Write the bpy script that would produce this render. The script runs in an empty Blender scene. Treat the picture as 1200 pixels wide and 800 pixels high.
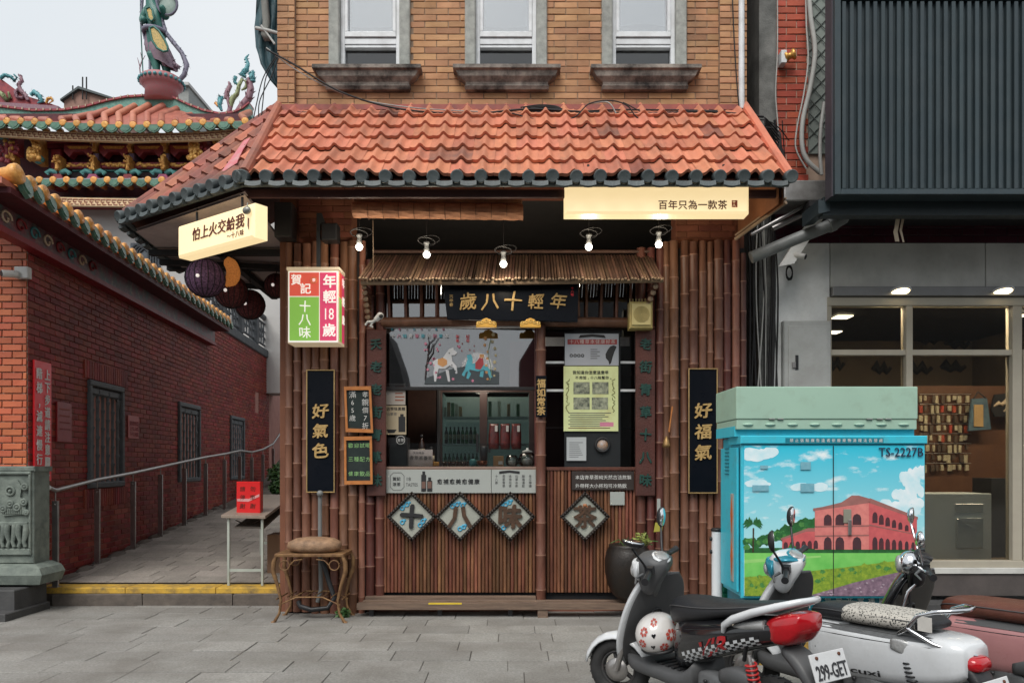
import bpy, bmesh, math, random
from mathutils import Vector, Matrix, noise as mnoise
random.seed(7)
S = bpy.context.scene
COL = S.collection
PI = math.pi
R = math.radians

# ---------------------------------------------------------------- camera, world, sun
F, H, HZ = 900.0, 1.60, 545.0        # focal length in photo pixels, eye height, horizon row
cd = bpy.data.cameras.new("camera"); cam = bpy.data.objects.new("camera", cd); COL.objects.link(cam)
cd.sensor_width = 36; cd.lens = 27.0; cd.shift_y = (HZ-400)/1200.0
cd.clip_start = 0.05; cd.clip_end = 2000
cam.location = (0, 0, H); cam.rotation_euler = (R(90), 0, 0)
S.camera = cam
S.view_settings.view_transform = 'Standard'; S.view_settings.look = 'None'
S.view_settings.exposure = 0.85; S.view_settings.gamma = 1

SUN_EL, SUN_AZ = R(52), R(200)       # high, soft, from behind the camera and a little to its left
wd = bpy.data.worlds.new("World"); S.world = wd; wd.use_nodes = True
nt = wd.node_tree; nt.nodes.clear()
wo = nt.nodes.new('ShaderNodeOutputWorld'); bg = nt.nodes.new('ShaderNodeBackground')
sky = nt.nodes.new('ShaderNodeTexSky'); sky.sky_type = 'NISHITA'; sky.sun_disc = False
sky.sun_elevation = SUN_EL; sky.sun_rotation = SUN_AZ; sky.dust_density = 4; sky.air_density = 1.5
hs = nt.nodes.new('ShaderNodeHueSaturation'); hs.inputs['Saturation'].default_value = 0.35
mx = nt.nodes.new('ShaderNodeMix'); mx.data_type = 'RGBA'; mx.inputs[0].default_value = 0.88
tc = nt.nodes.new('ShaderNodeTexCoord'); nz = nt.nodes.new('ShaderNodeTexNoise'); nz.inputs['Scale'].default_value = 2.2
nz.inputs['Detail'].default_value = 5
rp = nt.nodes.new('ShaderNodeValToRGB')
rp.color_ramp.elements[0].position = .3; rp.color_ramp.elements[0].color = (4.35, 4.65, 4.9, 1)
rp.color_ramp.elements[1].position = .7; rp.color_ramp.elements[1].color = (4.9, 5.1, 5.25, 1)
nt.links.new(tc.outputs['Generated'], nz.inputs['Vector']); nt.links.new(nz.outputs['Fac'], rp.inputs['Fac'])
nt.links.new(sky.outputs[0], hs.inputs['Color']); nt.links.new(hs.outputs[0], mx.inputs[6])
nt.links.new(rp.outputs[0], mx.inputs[7]); nt.links.new(mx.outputs[2], bg.inputs[0])
bg.inputs[1].default_value = 0.1
nt.links.new(bg.outputs[0], wo.inputs[0])
sl = bpy.data.lights.new("sun", 'SUN'); sl.energy = 1.5; sl.angle = R(35); sl.color = (1, .965, .91)
so = bpy.data.objects.new("sun", sl); COL.objects.link(so)
# direction the light comes from
sd = Vector((math.sin(SUN_AZ)*math.cos(SUN_EL), math.cos(SUN_AZ)*math.cos(SUN_EL), math.sin(SUN_EL)))
so.rotation_euler = sd.to_track_quat('Z', 'Y').to_euler(); so.location = (0, -5, 15)

# ---------------------------------------------------------------- materials
MATS = {}
def M(name, c, c2=None, s=6, r=.65, metal=0, bump=.15, bs=60, dirt=0, dc=(.05, .045, .04), ds=1.3, rnd=0, spec=.4, emit=0, ec=None, coat=0, stretch=(1, 1, 1), d0=.5):
    if name in MATS: return MATS[name]
    m = bpy.data.materials.new(name); m.use_nodes = True; MATS[name] = m
    t = m.node_tree; N = t.nodes; L = t.links; P = N['Principled BSDF']
    P.inputs['Roughness'].default_value = r; P.inputs['Metallic'].default_value = metal
    P.inputs['Specular IOR Level'].default_value = spec
    if coat: P.inputs['Coat Weight'].default_value = coat; P.inputs['Coat Roughness'].default_value = .06
    g = N.new('ShaderNodeNewGeometry'); mp = N.new('ShaderNodeMapping'); mp.inputs['Scale'].default_value = stretch
    L.new(g.outputs['Position'], mp.inputs['Vector'])
    def nz(sc, det=6, ro=.6):
        n = N.new('ShaderNodeTexNoise'); n.inputs['Scale'].default_value = sc; n.inputs['Detail'].default_value = det
        n.inputs['Roughness'].default_value = ro; L.new(mp.outputs[0], n.inputs['Vector']); return n
    def ramp(src, a, b, ca=(0, 0, 0, 1), cb=(1, 1, 1, 1)):
        q = N.new('ShaderNodeValToRGB'); q.color_ramp.elements[0].position = a; q.color_ramp.elements[1].position = b
        q.color_ramp.elements[0].color = ca; q.color_ramp.elements[1].color = cb; L.new(src, q.inputs[0]); return q.outputs[0]
    c2 = c2 or tuple(x*.8 for x in c)
    col = ramp(nz(s).outputs['Fac'], .32, .68, (*c, 1), (*c2, 1))
    if rnd:
        oi = N.new('ShaderNodeObjectInfo'); ad = N.new('ShaderNodeMath'); ad.operation = 'ADD'
        L.new(oi.outputs['Random'], ad.inputs[0]); L.new(g.outputs['Random Per Island'], ad.inputs[1])
        fr = N.new('ShaderNodeMath'); fr.operation = 'FRACT'; L.new(ad.outputs[0], fr.inputs[0])
        mr = N.new('ShaderNodeMapRange'); mr.inputs['To Min'].default_value = 1-rnd; mr.inputs['To Max'].default_value = 1+rnd
        L.new(fr.outputs[0], mr.inputs['Value'])
        hv = N.new('ShaderNodeHueSaturation'); L.new(col, hv.inputs['Color']); L.new(mr.outputs[0], hv.inputs['Value']); col = hv.outputs[0]
        mr2 = N.new('ShaderNodeMapRange'); mr2.inputs['To Min'].default_value = .5-rnd*.035; mr2.inputs['To Max'].default_value = .5+rnd*.035
        m3 = N.new('ShaderNodeMath'); m3.operation = 'MULTIPLY'; m3.inputs[1].default_value = 7.31; L.new(fr.outputs[0], m3.inputs[0])
        f3 = N.new('ShaderNodeMath'); f3.operation = 'FRACT'; L.new(m3.outputs[0], f3.inputs[0]); L.new(f3.outputs[0], mr2.inputs['Value'])
        L.new(mr2.outputs[0], hv.inputs['Hue'])
    if dirt:
        fac = ramp(nz(ds, 10, .68).outputs['Fac'], d0-.05, d0+.22)
        mu = N.new('ShaderNodeMath'); mu.operation = 'MULTIPLY'; mu.inputs[1].default_value = dirt; L.new(fac, mu.inputs[0])
        mi = N.new('ShaderNodeMix'); mi.data_type = 'RGBA'; L.new(mu.outputs[0], mi.inputs[0]); L.new(col, mi.inputs[6])
        mi.inputs[7].default_value = (*dc, 1); col = mi.outputs[2]
    L.new(col, P.inputs['Base Color'])
    if bump:
        b = N.new('ShaderNodeBump'); b.inputs['Strength'].default_value = bump; b.inputs['Distance'].default_value = .01
        L.new(nz(bs, 5).outputs['Fac'], b.inputs['Height']); L.new(b.outputs[0], P.inputs['Normal'])
        mr = N.new('ShaderNodeMapRange'); mr.inputs['To Min'].default_value = max(.02, r-.12); mr.inputs['To Max'].default_value = min(1, r+.12)
        L.new(nz(s*3).outputs['Fac'], mr.inputs['Value']); L.new(mr.outputs[0], P.inputs['Roughness'])
    if emit:
        P.inputs['Emission Color'].default_value = (*(ec or c), 1); P.inputs['Emission Strength'].default_value = emit
    return m
def glassmat(name, tint=(.8, .85, .85), refl=.1, rough=.01, f=1.5):
    if name in MATS: return MATS[name]
    m = bpy.data.materials.new(name); m.use_nodes = True; MATS[name] = m
    t = m.node_tree; N = t.nodes; L = t.links; N.clear()
    o = N.new('ShaderNodeOutputMaterial'); tr = N.new('ShaderNodeBsdfTransparent'); gl = N.new('ShaderNodeBsdfGlossy')
    tr.inputs[0].default_value = (*tint, 1); gl.inputs['Roughness'].default_value = rough
    fr = N.new('ShaderNodeFresnel'); fr.inputs[0].default_value = f; ad = N.new('ShaderNodeMath'); ad.operation = 'ADD'; ad.use_clamp = True
    ad.inputs[1].default_value = refl; L.new(fr.outputs[0], ad.inputs[0])
    mi = N.new('ShaderNodeMixShader'); L.new(ad.outputs[0], mi.inputs[0]); L.new(tr.outputs[0], mi.inputs[1]); L.new(gl.outputs[0], mi.inputs[2])
    L.new(mi.outputs[0], o.inputs[0]); return m

# ---------------------------------------------------------------- geometry helpers
def X(px, Y): return (px-600)*Y/F
def Z(py, Y): return H+(HZ-py)*Y/F
def W(px, py, Y): return Vector((X(px, Y), Y, Z(py, Y)))
def frame(o, right=(1, 0, 0), up=(0, 0, 1)):
    r = Vector(right).normalized(); u = Vector(up).normalized(); n = r.cross(u).normalized(); u = n.cross(r)
    m = Matrix.Identity(4)
    for i in range(3): m[i][0] = r[i]; m[i][1] = u[i]; m[i][2] = n[i]; m[i][3] = o[i]
    return m
def FP(Y): return frame((0, Y, 0))       # a plane facing the street: local x = X, y = Z, z = towards the street
ORG = {}
def tag(o, label=None, cat=None, group=None, kind=None):
    if label: o['label'] = label
    if cat: o['category'] = cat
    if group: o['group'] = group
    if kind: o['kind'] = kind
    return o
def thing(name, label, cat, loc=(0, 0, 0), group=None):
    o = bpy.data.objects.new(name, None); COL.objects.link(o); o.location = loc; o.empty_display_size = .1
    ORG[o] = Vector(loc); return tag(o, label, cat, group)
def link(name, me, parent=None):
    o = bpy.data.objects.new(name, me); COL.objects.link(o)
    if parent is not None:
        o.parent = parent; ORG[o] = ORG[parent]
    else: ORG[o] = Vector((0, 0, 0))
    return o
class MB:
    def __init__(s, m=None): s.v = []; s.f = []; s.mi = []; s.mats = []; s.M = m or Matrix.Identity(4); s.cm = 0; s.sm = []
    def mat(s, m):
        if m not in s.mats: s.mats.append(m)
        s.cm = s.mats.index(m); return s
    def add(s, vs, fs, smooth=False):
        b = len(s.v); s.v += [s.M @ Vector(p) for p in vs]
        for f in fs: s.f.append([b+i for i in f]); s.mi.append(s.cm); s.sm.append(smooth)
        return s
    def box(s, x0, x1, y0, y1, z0, z1):
        vs = [(x, y, z) for z in (z0, z1) for y in (y0, y1) for x in (x0, x1)]
        return s.add(vs, [(0, 2, 3, 1), (4, 5, 7, 6), (0, 1, 5, 4), (2, 6, 7, 3), (0, 4, 6, 2), (1, 3, 7, 5)])
    def bb(s, x0, x1, y0, y1, z0, z1, b=.004):
        # box whose outer (z1) edges are chamfered
        b = min(b, abs(x1-x0)*.3, abs(y1-y0)*.3, abs(z1-z0)*.5)
        vs = [(x0, y0, z0), (x1, y0, z0), (x1, y1, z0), (x0, y1, z0), (x0, y0, z1-b), (x1, y0, z1-b), (x1, y1, z1-b), (x0, y1, z1-b),
              (x0+b, y0+b, z1), (x1-b, y0+b, z1), (x1-b, y1-b, z1), (x0+b, y1-b, z1)]
        fs = [(3, 2, 1, 0), (8, 9, 10, 11)]
        for i in range(4):
            j = (i+1) % 4; fs += [(i, j, 4+j, 4+i), (4+i, 4+j, 8+j, 8+i)]
        return s.add(vs, fs)
    def hexa(s, a, b):   # two quads a (4 pts) and b (4 pts) joined
        return s.add(list(a)+list(b), [(3, 2, 1, 0), (4, 5, 6, 7)]+[(i, (i+1) % 4, 4+(i+1) % 4, 4+i) for i in range(4)])
    def prism(s, pts, z0, z1):
        n = len(pts); vs = [(x, y, z0) for x, y in pts]+[(x, y, z1) for x, y in pts]
        return s.add(vs, [tuple(range(n))[::-1], tuple(range(n, 2*n))]+[(i, (i+1) % n, n+(i+1) % n, n+i) for i in range(n)])
    def poly(s, pts): return s.add(pts, [tuple(range(len(pts)))])
    def quad(s, x0, x1, y0, y1, z): return s.poly([(x0, y0, z), (x1, y0, z), (x1, y1, z), (x0, y1, z)])
    def tube(s, path, r, n=8, caps=True, smooth=True, flat=1.0, up=None):
        path = [Vector(p) for p in path]; k = len(path); vs = []; fs = []
        rr = r if hasattr(r, '__len__') else [r]*k
        prev = None
        for i, p in enumerate(path):
            t = (path[min(i+1, k-1)]-path[max(i-1, 0)])
            if t.length < 1e-9: t = Vector((0, 0, 1))
            t.normalize()
            if prev is None:
                a = Vector(up) if up else (Vector((0, 0, 1)) if abs(t.z) < .9 else Vector((1, 0, 0)))
            else: a = prev
            u = (a-t*a.dot(t))
            if u.length < 1e-6: u = t.orthogonal()
            u.normalize(); w = t.cross(u); prev = u
            for j in range(n):
                an = 2*PI*j/n; vs.append(p+u*math.cos(an)*rr[i]*flat+w*math.sin(an)*rr[i])
        for i in range(k-1):
            for j in range(n):
                a = i*n+j; b = i*n+(j+1) % n; fs.append((a, b, b+n, a+n))
        s.add(vs, fs, smooth)
        if caps: s.add([vs[j] for j in range(n)], [tuple(range(n))[::-1]]); s.add(vs[-n:], [tuple(range(n))])
        return s
    def lathe(s, c, prof, n=20, axis=(0, 0, 1), smooth=True):
        ax = Vector(axis).normalized(); u = ax.orthogonal().normalized(); w = ax.cross(u); c = Vector(c); vs = []; fs = []
        for (r, z) in prof:
            for j in range(n):
                an = 2*PI*j/n; vs.append(c+ax*z+(u*math.cos(an)+w*math.sin(an))*max(r, 1e-4))
        for i in range(len(prof)-1):
            for j in range(n):
                a = i*n+j; b = i*n+(j+1) % n; fs.append((a, b, b+n, a+n))
        fs.append(tuple(range(n))[::-1]); fs.append(tuple(range((len(prof)-1)*n, len(prof)*n)))
        return s.add(vs, fs, smooth)
    def ball(s, c, r, nu=14, nv=9, sc=(1, 1, 1)):
        vs = [(c[0], c[1], c[2]-r*sc[2])]; fs = []
        for i in range(1, nv):
            a = -PI/2+PI*i/nv
            for j in range(nu):
                b = 2*PI*j/nu; vs.append((c[0]+r*sc[0]*math.cos(a)*math.cos(b), c[1]+r*sc[1]*math.cos(a)*math.sin(b), c[2]+r*sc[2]*math.sin(a)))
        vs.append((c[0], c[1], c[2]+r*sc[2])); t = len(vs)-1
        for j in range(nu):
            k = (j+1) % nu; fs.append((0, 1+k, 1+j)); fs.append((t, t-nu+j, t-nu+k))
            for i in range(nv-2):
                a = 1+i*nu; fs.append((a+j, a+k, a+nu+k, a+nu+j))
        return s.add(vs, fs, True)
    def torus(s, c, R0, r, n=24, m=8, axis=(0, 1, 0), flat=1):
        ax = Vector(axis).normalized(); u = ax.orthogonal().normalized(); w = ax.cross(u); c = Vector(c); vs = []; fs = []
        for i in range(n):
            a = 2*PI*i/n; d = u*math.cos(a)+w*math.sin(a)
            for j in range(m):
                b = 2*PI*j/m; vs.append(c+d*(R0+r*math.cos(b))+ax*r*flat*math.sin(b))
        for i in range(n):
            for j in range(m):
                fs.append((i*m+j, i*m+(j+1) % m, ((i+1) % n)*m+(j+1) % m, ((i+1) % n)*m+j))
        return s.add(vs, fs, True)
    def loft(s, rings, caps=True, smooth=True, closed=True):
        n = len(rings[0]); vs = [p for r in rings for p in r]; fs = []
        for i in range(len(rings)-1):
            for j in range(n if closed else n-1):
                a = i*n+j; b = i*n+(j+1) % n; fs.append((a, b, b+n, a+n))
        if caps and closed: fs.append(tuple(range(n))[::-1]); fs.append(tuple(range(len(vs)-n, len(vs))))
        return s.add(vs, fs, smooth)
    def mesh(s, name, org=Vector((0, 0, 0))):
        me = bpy.data.meshes.new(name); me.from_pydata([v-org for v in s.v], [], s.f)
        for m in s.mats: me.materials.append(m)
        me.polygons.foreach_set('material_index', s.mi); me.polygons.foreach_set('use_smooth', s.sm)
        bm = bmesh.new(); bm.from_mesh(me); bmesh.ops.recalc_face_normals(bm, faces=bm.faces); bm.to_mesh(me); bm.free()
        return me
    def build(s, name, mat=None, parent=None, label=None, cat=None, group=None, kind=None, bevel=0, sub=0):
        org = ORG[parent] if parent is not None else Vector((0, 0, 0))
        if mat is not None:
            if not s.mats: s.mats = [mat]
        top_thing = parent is None and kind is None
        if top_thing:   # put the origin at the base of the thing
            lo = Vector((sum(v.x for v in s.v)/len(s.v), sum(v.y for v in s.v)/len(s.v), min(v.z for v in s.v))); org = lo
        me = s.mesh(name, org)
        if bevel or sub:
            bm = bmesh.new(); bm.from_mesh(me)
            bmesh.ops.remove_doubles(bm, verts=bm.verts, dist=1e-5)
            if bevel:
                es = [e for e in bm.edges if len(e.link_faces) == 2 and e.calc_face_angle() > R(35)]
                bmesh.ops.bevel(bm, geom=es, offset=bevel, segments=2, affect='EDGES', profile=.6)
            bm.to_mesh(me); bm.free()
        o = link(name, me, parent)
        if top_thing: o.location = org; ORG[o] = org
        if sub:
            md = o.modifiers.new('s', 'SUBSURF'); md.levels = sub; md.render_levels = sub
            dg = bpy.context.evaluated_depsgraph_get(); me2 = bpy.data.meshes.new_from_object(o.evaluated_get(dg)); o.modifiers.clear(); o.data = me2
            for p in me2.polygons: p.use_smooth = True
        return tag(o, label, cat, group, kind)
def wob(mb, amp, sc=8):
    for v in mb.v: v += mnoise.noise_vector(v*sc)*amp
    return mb
def skin(name, pts, edges, mat, parent, sub=2, root=0):
    me = bpy.data.meshes.new(name); org = ORG[parent]
    me.from_pydata([Vector(p[0])-org for p in pts], edges, [])
    o = link(name, me, parent); md = o.modifiers.new('k', 'SKIN')
    for i, p in enumerate(pts):
        sv = me.skin_vertices[0].data[i]; q = p[1]; sv.radius = (q, q) if not hasattr(q, '__len__') else q; sv.use_root = (i == root)
    m2 = o.modifiers.new('s', 'SUBSURF'); m2.levels = sub
    dg = bpy.context.evaluated_depsgraph_get(); me2 = bpy.data.meshes.new_from_object(o.evaluated_get(dg)); o.modifiers.clear(); o.data = me2
    me2.materials.clear(); me2.materials.append(mat)
    for p in me2.polygons: p.use_smooth = True; p.material_index = 0
    return o

# ---- lettering
GL = {}
def glyphs(sx, off, ext):
    k = (sx, off, ext)
    if k in GL: return GL[k]
    c = bpy.data.curves.new("g", 'FONT'); c.body = sx; c.offset = off; c.resolution_u = 2; c.extrude = ext
    o = bpy.data.objects.new("g", c); COL.objects.link(o)
    dg = bpy.context.evaluated_depsgraph_get(); m = bpy.data.meshes.new_from_object(o.evaluated_get(dg))
    r = ([v.co.copy() for v in m.vertices], [tuple(p.vertices) for p in m.polygons])
    bpy.data.objects.remove(o); bpy.data.curves.remove(c); bpy.data.meshes.remove(m); GL[k] = r
    return r
def text(name, st, M4, x, y, size, mat, parent, vert=False, bold=0, ext=.02, gap=1.05, jit=0, sx=1.0, z=.003, align='l', shear=0, width=None):
    """lettering as a thin raised mesh on the frame M4; x, y = top-left of the first cell (vert) or baseline-left"""
    mb = MB(M4); r = random.Random(len(st)*7+ord(st[0])); bolder = bold if bold > .009 else 0; bold = 0 if bolder else bold
    cjk = all(ord(ch) > 0x2E00 for ch in st) or vert
    if cjk:
        for i, ch in enumerate(st):
            if ch == ' ': continue
            vs, fs = glyphs(ch, bold, ext)
            if not vs: continue
            xs = [v.x for v in vs]; cx = (min(xs)+max(xs))/2
            cy = .37
            a = r.uniform(-jit, jit); ca, sa = math.cos(a), math.sin(a); k = size*(1+r.uniform(-jit, jit)*.8)
            ox, oy = (x+size*.5*sx, y-size*.5-i*size*gap) if vert else (x+size*sx*(.5+i*gap), y+size*.37)
            out = []; vs0 = vs
            for v in vs:
                px_, py_ = (v.x-cx)*k*sx, (v.y-cy)*k; px_ += py_*shear
                if jit: w_ = mnoise.noise_vector(Vector((v.x*2.3, v.y*2.3, ord(ch)*.37)))*size*jit*.35; px_ += w_.x; py_ += w_.y
                out.append((ox+px_*ca-py_*sa, oy+px_*sa+py_*ca, z+v.z*size+ext*size))
            mb.add(out, fs)
            for q, (bx_, by_) in enumerate(((-1, 0), (1, 0), (0, -1), (0, 1), (.7, .7), (-.7, -.7)) if bolder else ()):
                mb.add([(a_+bx_*bolder*size, b_+by_*bolder*size, c_+.00012*(q+1)) for a_, b_, c_ in out], fs)
    else:
        vs, fs = glyphs(st, bold, ext); w = max(v.x for v in vs); k = size
        kx = (width/w) if width else k*sx
        dx = -w*kx/2 if align == 'c' else (-w*kx if align == 'r' else 0)
        mb.add([(x+dx+v.x*kx+v.y*k*shear, y+v.y*k, z+v.z*size+ext*size) for v in vs], fs)
    return mb.build(name, mat, parent)

# ---- bricks: each its own object up to npart, the rest joined
BRM = {}
def bricks(parent, M4, u0, u1, v0, v1, bl, bh, j, mat, holes=(), npart=300, proud=.012, key=None, name='brick', off=0, umap=None):
    lst = []; row = 0; v = v0
    while v < v1-1e-4:
        vb = min(v+bh, v1); u = u0-(bl+j)*(.5 if (row+off) % 2 else 0)
        while u < u1:
            a, b = max(u, u0), min(u+bl, u1)
            if b-a > bl*.12:
                segs = [(a, b)]
                for (h0, k0, h1, k1) in holes:
                    if min(vb, k1)-max(v, k0) > (vb-v)*.35:
                        ns = []
                        for (p, q) in segs:
                            if q <= h0 or p >= h1: ns.append((p, q)); continue
                            if h0-p > bl*.1: ns.append((p, h0))
                            if q-h1 > bl*.1: ns.append((h1, q))
                        segs = ns
                for (p, q) in segs: lst.append((p, q, v, vb))
            u += bl+j
        v += bh+j; row += 1
    if key: lst.sort(key=lambda t: key((t[0]+t[1])/2, (t[2]+t[3])/2))
    org = ORG[parent]; Mo = Matrix.Translation(-org) @ M4
    rest = MB(M4)
    for i, (p, q, a, b) in enumerate(lst):
        if i < npart:
            kk = (round(q-p, 3), round(b-a, 3), proud, mat.name, random.randrange(3))
            if kk not in BRM:
                w, h = (q-p)/2, (b-a)/2; m = MB(); m.bb(-w, w, -h, h, -.004, proud, .003)
                for vv in m.v: vv += Vector((random.uniform(-1, 1)*.0012, random.uniform(-1, 1)*.0012, random.uniform(-1, 1)*.002))
                m.mats = [mat]; BRM[kk] = m.mesh(name)
            o = link(name, BRM[kk], parent); o.matrix_local = Mo @ Matrix.Translation(((p+q)/2, (a+b)/2, random.uniform(-.003, .002)))
        else: rest.bb(p, q, a, b, -.004, proud+random.uniform(-.003, .002), .003)
    if rest.v:
        tag(rest.build(name+'work', mat, parent), kind='stuff')
    return len(lst)
# ================================================================ materials used
m_brick = M('tan_brick', (.48, .265, .14), (.37, .19, .095), s=3, r=.8, bump=.5, bs=90, rnd=.22, dirt=.6, dc=(.07, .05, .04), ds=1.6, d0=.56)
m_mortar = M('mortar', (.36, .26, .18), (.26, .18, .13), s=5, r=.95, bump=.5, dirt=.5)
m_lbrick = M('orange_brick_tile', (.50, .13, .055), (.42, .10, .045), s=3, r=.45, bump=.2, rnd=.16)
m_rbrick = M('dark_red_brick_tile', (.26, .042, .030), (.19, .030, .023), s=3, r=.6, spec=.2, bump=.2, rnd=.30, dirt=.55, dc=(.05, .018, .018), ds=.7, d0=.5)
m_joint = M('pale_joint', (.50, .36, .28), (.36, .26, .2), s=5, r=.9, bump=.2)
m_joint2 = M('pinkish_joint', (.40, .20, .165), (.32, .15, .125), s=5, r=.9, bump=.2)
m_rtile = M('terracotta_tile', (.56, .20, .115), (.44, .155, .09), s=5, r=.7, bump=.4, bs=40, rnd=.16, dirt=.65, dc=(.20, .11, .08), ds=2.4, d0=.54, stretch=(2.2, .7, .7))
m_rtile_old = M('aged_terracotta_tile', (.36, .12, .075), (.25, .09, .065), s=4, r=.65, bump=.4, bs=40, rnd=.25, dirt=.85, dc=(.06, .05, .05), ds=1.7, d0=.48)
m_slate = M('dark_green_grey_cap', (.075, .090, .092), (.052, .066, .070), s=8, r=.5, bump=.3, rnd=.2, dirt=.4, dc=(.13, .13, .11), ds=6, d0=.6)
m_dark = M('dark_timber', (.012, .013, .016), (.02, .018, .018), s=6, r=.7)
m_void = M('painted_recess_black', (.006, .007, .012), (.009, .009, .014), s=2, r=.8, bump=0)  # near-black colour standing for the darkness inside the stone window recesses
m_bamboo = M('brown_bamboo', (.205, .090, .055), (.125, .052, .033), s=5, r=.42, bump=.25, rnd=.3, dirt=.45, dc=(.30, .17, .12), ds=2.2, d0=.55, stretch=(3, 3, .8))
m_bamboo_red = M('red_brown_bamboo', (.115, .038, .028), (.07, .023, .018), s=5, r=.4, bump=.2, rnd=.25, dirt=.3, dc=(.2, .1, .08), ds=3, stretch=(3, 3, .8))
m_bnode = M('pale_bamboo_node', (.36, .20, .14), (.25, .13, .09), s=20, r=.6)
m_slat = M('thin_bamboo_slat', (.21, .088, .046), (.11, .045, .026), s=7, r=.4, bump=.2, rnd=.5, dirt=.5, dc=(.06, .035, .022), ds=2.5, stretch=(4, 4, .7))
m_rod = M('weathered_bamboo_rod', (.10, .055, .036), (.055, .032, .022), s=9, r=.6, rnd=.4)
m_rodend = M('cut_bamboo_end', (.34, .24, .16), r=.8)
m_wood = M('weathered_plank', (.20, .135, .095), (.12, .08, .06), s=6, r=.75, bump=.6, bs=25, dirt=.4, stretch=(.6, 6, 6))
m_alu = M('white_window_frame', (.72, .74, .76), (.62, .64, .66), s=6, r=.35, dirt=.25, dc=(.3, .28, .25), ds=6)
m_stone = M('grey_stone_surround', (.42, .43, .40), (.27, .28, .26), s=14, r=.9, bump=.7, bs=120, dirt=.5, dc=(.12, .12, .11), ds=5)
m_sill = M('stained_sill_stone', (.34, .30, .26), (.2, .17, .15), s=9, r=.9, bump=.6, dirt=.97, dc=(.018, .016, .016), ds=4.2, d0=.43)
m_white = M('white_wall_panel', (.78, .79, .78), (.70, .71, .70), s=2, r=.5, bump=.05, dirt=.3, dc=(.25, .24, .22), ds=2)
m_concrete = M('bare_concrete', (.20, .20, .19), (.12, .125, .12), s=4, r=.9, bump=.6, dirt=.6, ds=2)
m_gold = M('gold_paint', (.75, .42, .12), (.5, .26, .06), s=20, r=.35, metal=.6, bump=.2)
m_goldy = M('ochre_glazed_tile', (.78, .40, .10), (.52, .22, .05), s=16, r=.35, bump=.6, bs=50, rnd=.15)
m_green = M('green_glazed_tile', (.10, .22, .15), (.06, .14, .11), s=12, r=.3, bump=.4, rnd=.2, dirt=.4, dc=(.2, .25, .2), ds=9)
m_ttile = M('temple_barrel_tile', (.46, .17, .11), (.34, .12, .08), s=6, r=.5, rnd=.2)
m_teal = M('teal_mosaic_ridge', (.16, .34, .27), (.08, .20, .17), s=28, r=.4, bump=.5, bs=40)
m_red = M('deep_red_paint', (.22, .012, .018), (.16, .01, .014), s=5, r=.5)
m_steel = M('brushed_steel', (.42, .40, .39), (.32, .31, .30), s=6, r=.35, metal=.85, bump=.1)
m_black = M('black_plastic', (.014, .015, .017), (.022, .022, .024), s=8, r=.42)
m_blacklac = M('black_lacquer', (.004, .006, .010), (.007, .008, .012), s=3, r=.3, bump=.03, spec=.12)
m_wire = M('cable_black', (.012, .011, .012), r=.6, bump=0)
m_wirew = M('cable_grey', (.42, .42, .40), r=.6, bump=0)
m_glass = glassmat('window_glass', (.55, .6, .62), .10)
m_paver = M('granite_paver', (.32, .312, .293), (.20, .195, .183), s=48, r=.85, bump=.8, bs=90, rnd=.14, dirt=.6, dc=(.13, .117, .102), ds=1.4, d0=.45)
m_rpaver = M('brown_grey_paver', (.32, .285, .25), (.215, .19, .168), s=40, r=.85, bump=.6, bs=90, rnd=.2, dirt=.45, dc=(.07, .06, .055), ds=1.3)
m_ground = M('dark_ground', (.085, .08, .075), (.06, .057, .055), s=3, r=.95, bump=.5)
m_yellow = M('worn_yellow_paint', (.62, .38, .05), (.48, .28, .04), s=9, r=.7, dirt=.95, dc=(.10, .085, .06), ds=7, d0=.50)
m_kerb = M('kerb_stone', (.15, .125, .105), (.09, .075, .065), s=6, r=.9, bump=.8, bs=30, dirt=.6, ds=4)
m_pale = M('pale_plaster', (.50, .49, .48), (.45, .44, .43), s=1.5, r=.9)
m_corr = M('dark_teal_cladding', (.030, .046, .054), (.024, .038, .045), s=2, r=.42, bump=.06, rnd=.15, dirt=.2, dc=(.08, .09, .09), ds=3)
YF = 8.32
FS = (0, -1, 0)

# ================================================================ ground
g = MB(); g.poly([(-400, -400, 0), (400, -400, 0), (400, 700, 0), (-400, 700, 0)]); ground = g.build('ground', m_ground, kind='structure')
pv = MB(); pv.box(-7.4, 5.2, 3.9, 8.9, -.05, .012); pavement = pv.build('pavement', M('sandy_joint_grit', (.11, .10, .088), (.07, .064, .056), s=20, r=.95, bump=.8), kind='structure')
def pavers(parent, rects, mat, hgt, name='paving_stone', maxn=300):
    for i, (quad, z) in enumerate(rects[:maxn]):
        m = MB(); c = sum((Vector(p) for p in quad), Vector())/4
        def ins(k, d): return [Vector(p)+(c-Vector(p)).normalized()*d+Vector((0, 0, k)) for p in quad]
        a = ins(0, 0); b = ins(hgt-.004, 0); t = ins(hgt, .005)
        m.add(a+b+t, [(8, 9, 10, 11)]+[(k, (k+1) % 4, 4+(k+1) % 4, 4+k) for k in range(4)]+[(4+k, 4+(k+1) % 4, 8+(k+1) % 4, 8+k) for k in range(4)])
        m.mats = [mat]; o = link(name, m.mesh(name, c-ORG[parent] if False else c), parent); o.location = c-ORG[parent]
rs = []; y = 4.55; row = 0; rr = random.Random(3)
while y < 8.62:
    d = .335; x = -6.2-rr.random()*.5
    while x < 3.6:
        w = .60*rr.uniform(.72, 1.25); g2 = rr.uniform(.0015, .0045)
        dz = rr.uniform(-.005, .003)
        if abs((x+w/2)/(y+.1)) < .76: rs.append(([(x+g2, y+g2, dz), (x+w-g2, y+g2, dz), (x+w-g2, y+d-g2, dz), (x+g2, y+d-g2, dz)], 0))
        x += w
    y += d; row += 1
for q, z in rs:
    for i, p in enumerate(q): q[i] = (p[0], p[1]+.0065*(p[0]), p[2])
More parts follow.
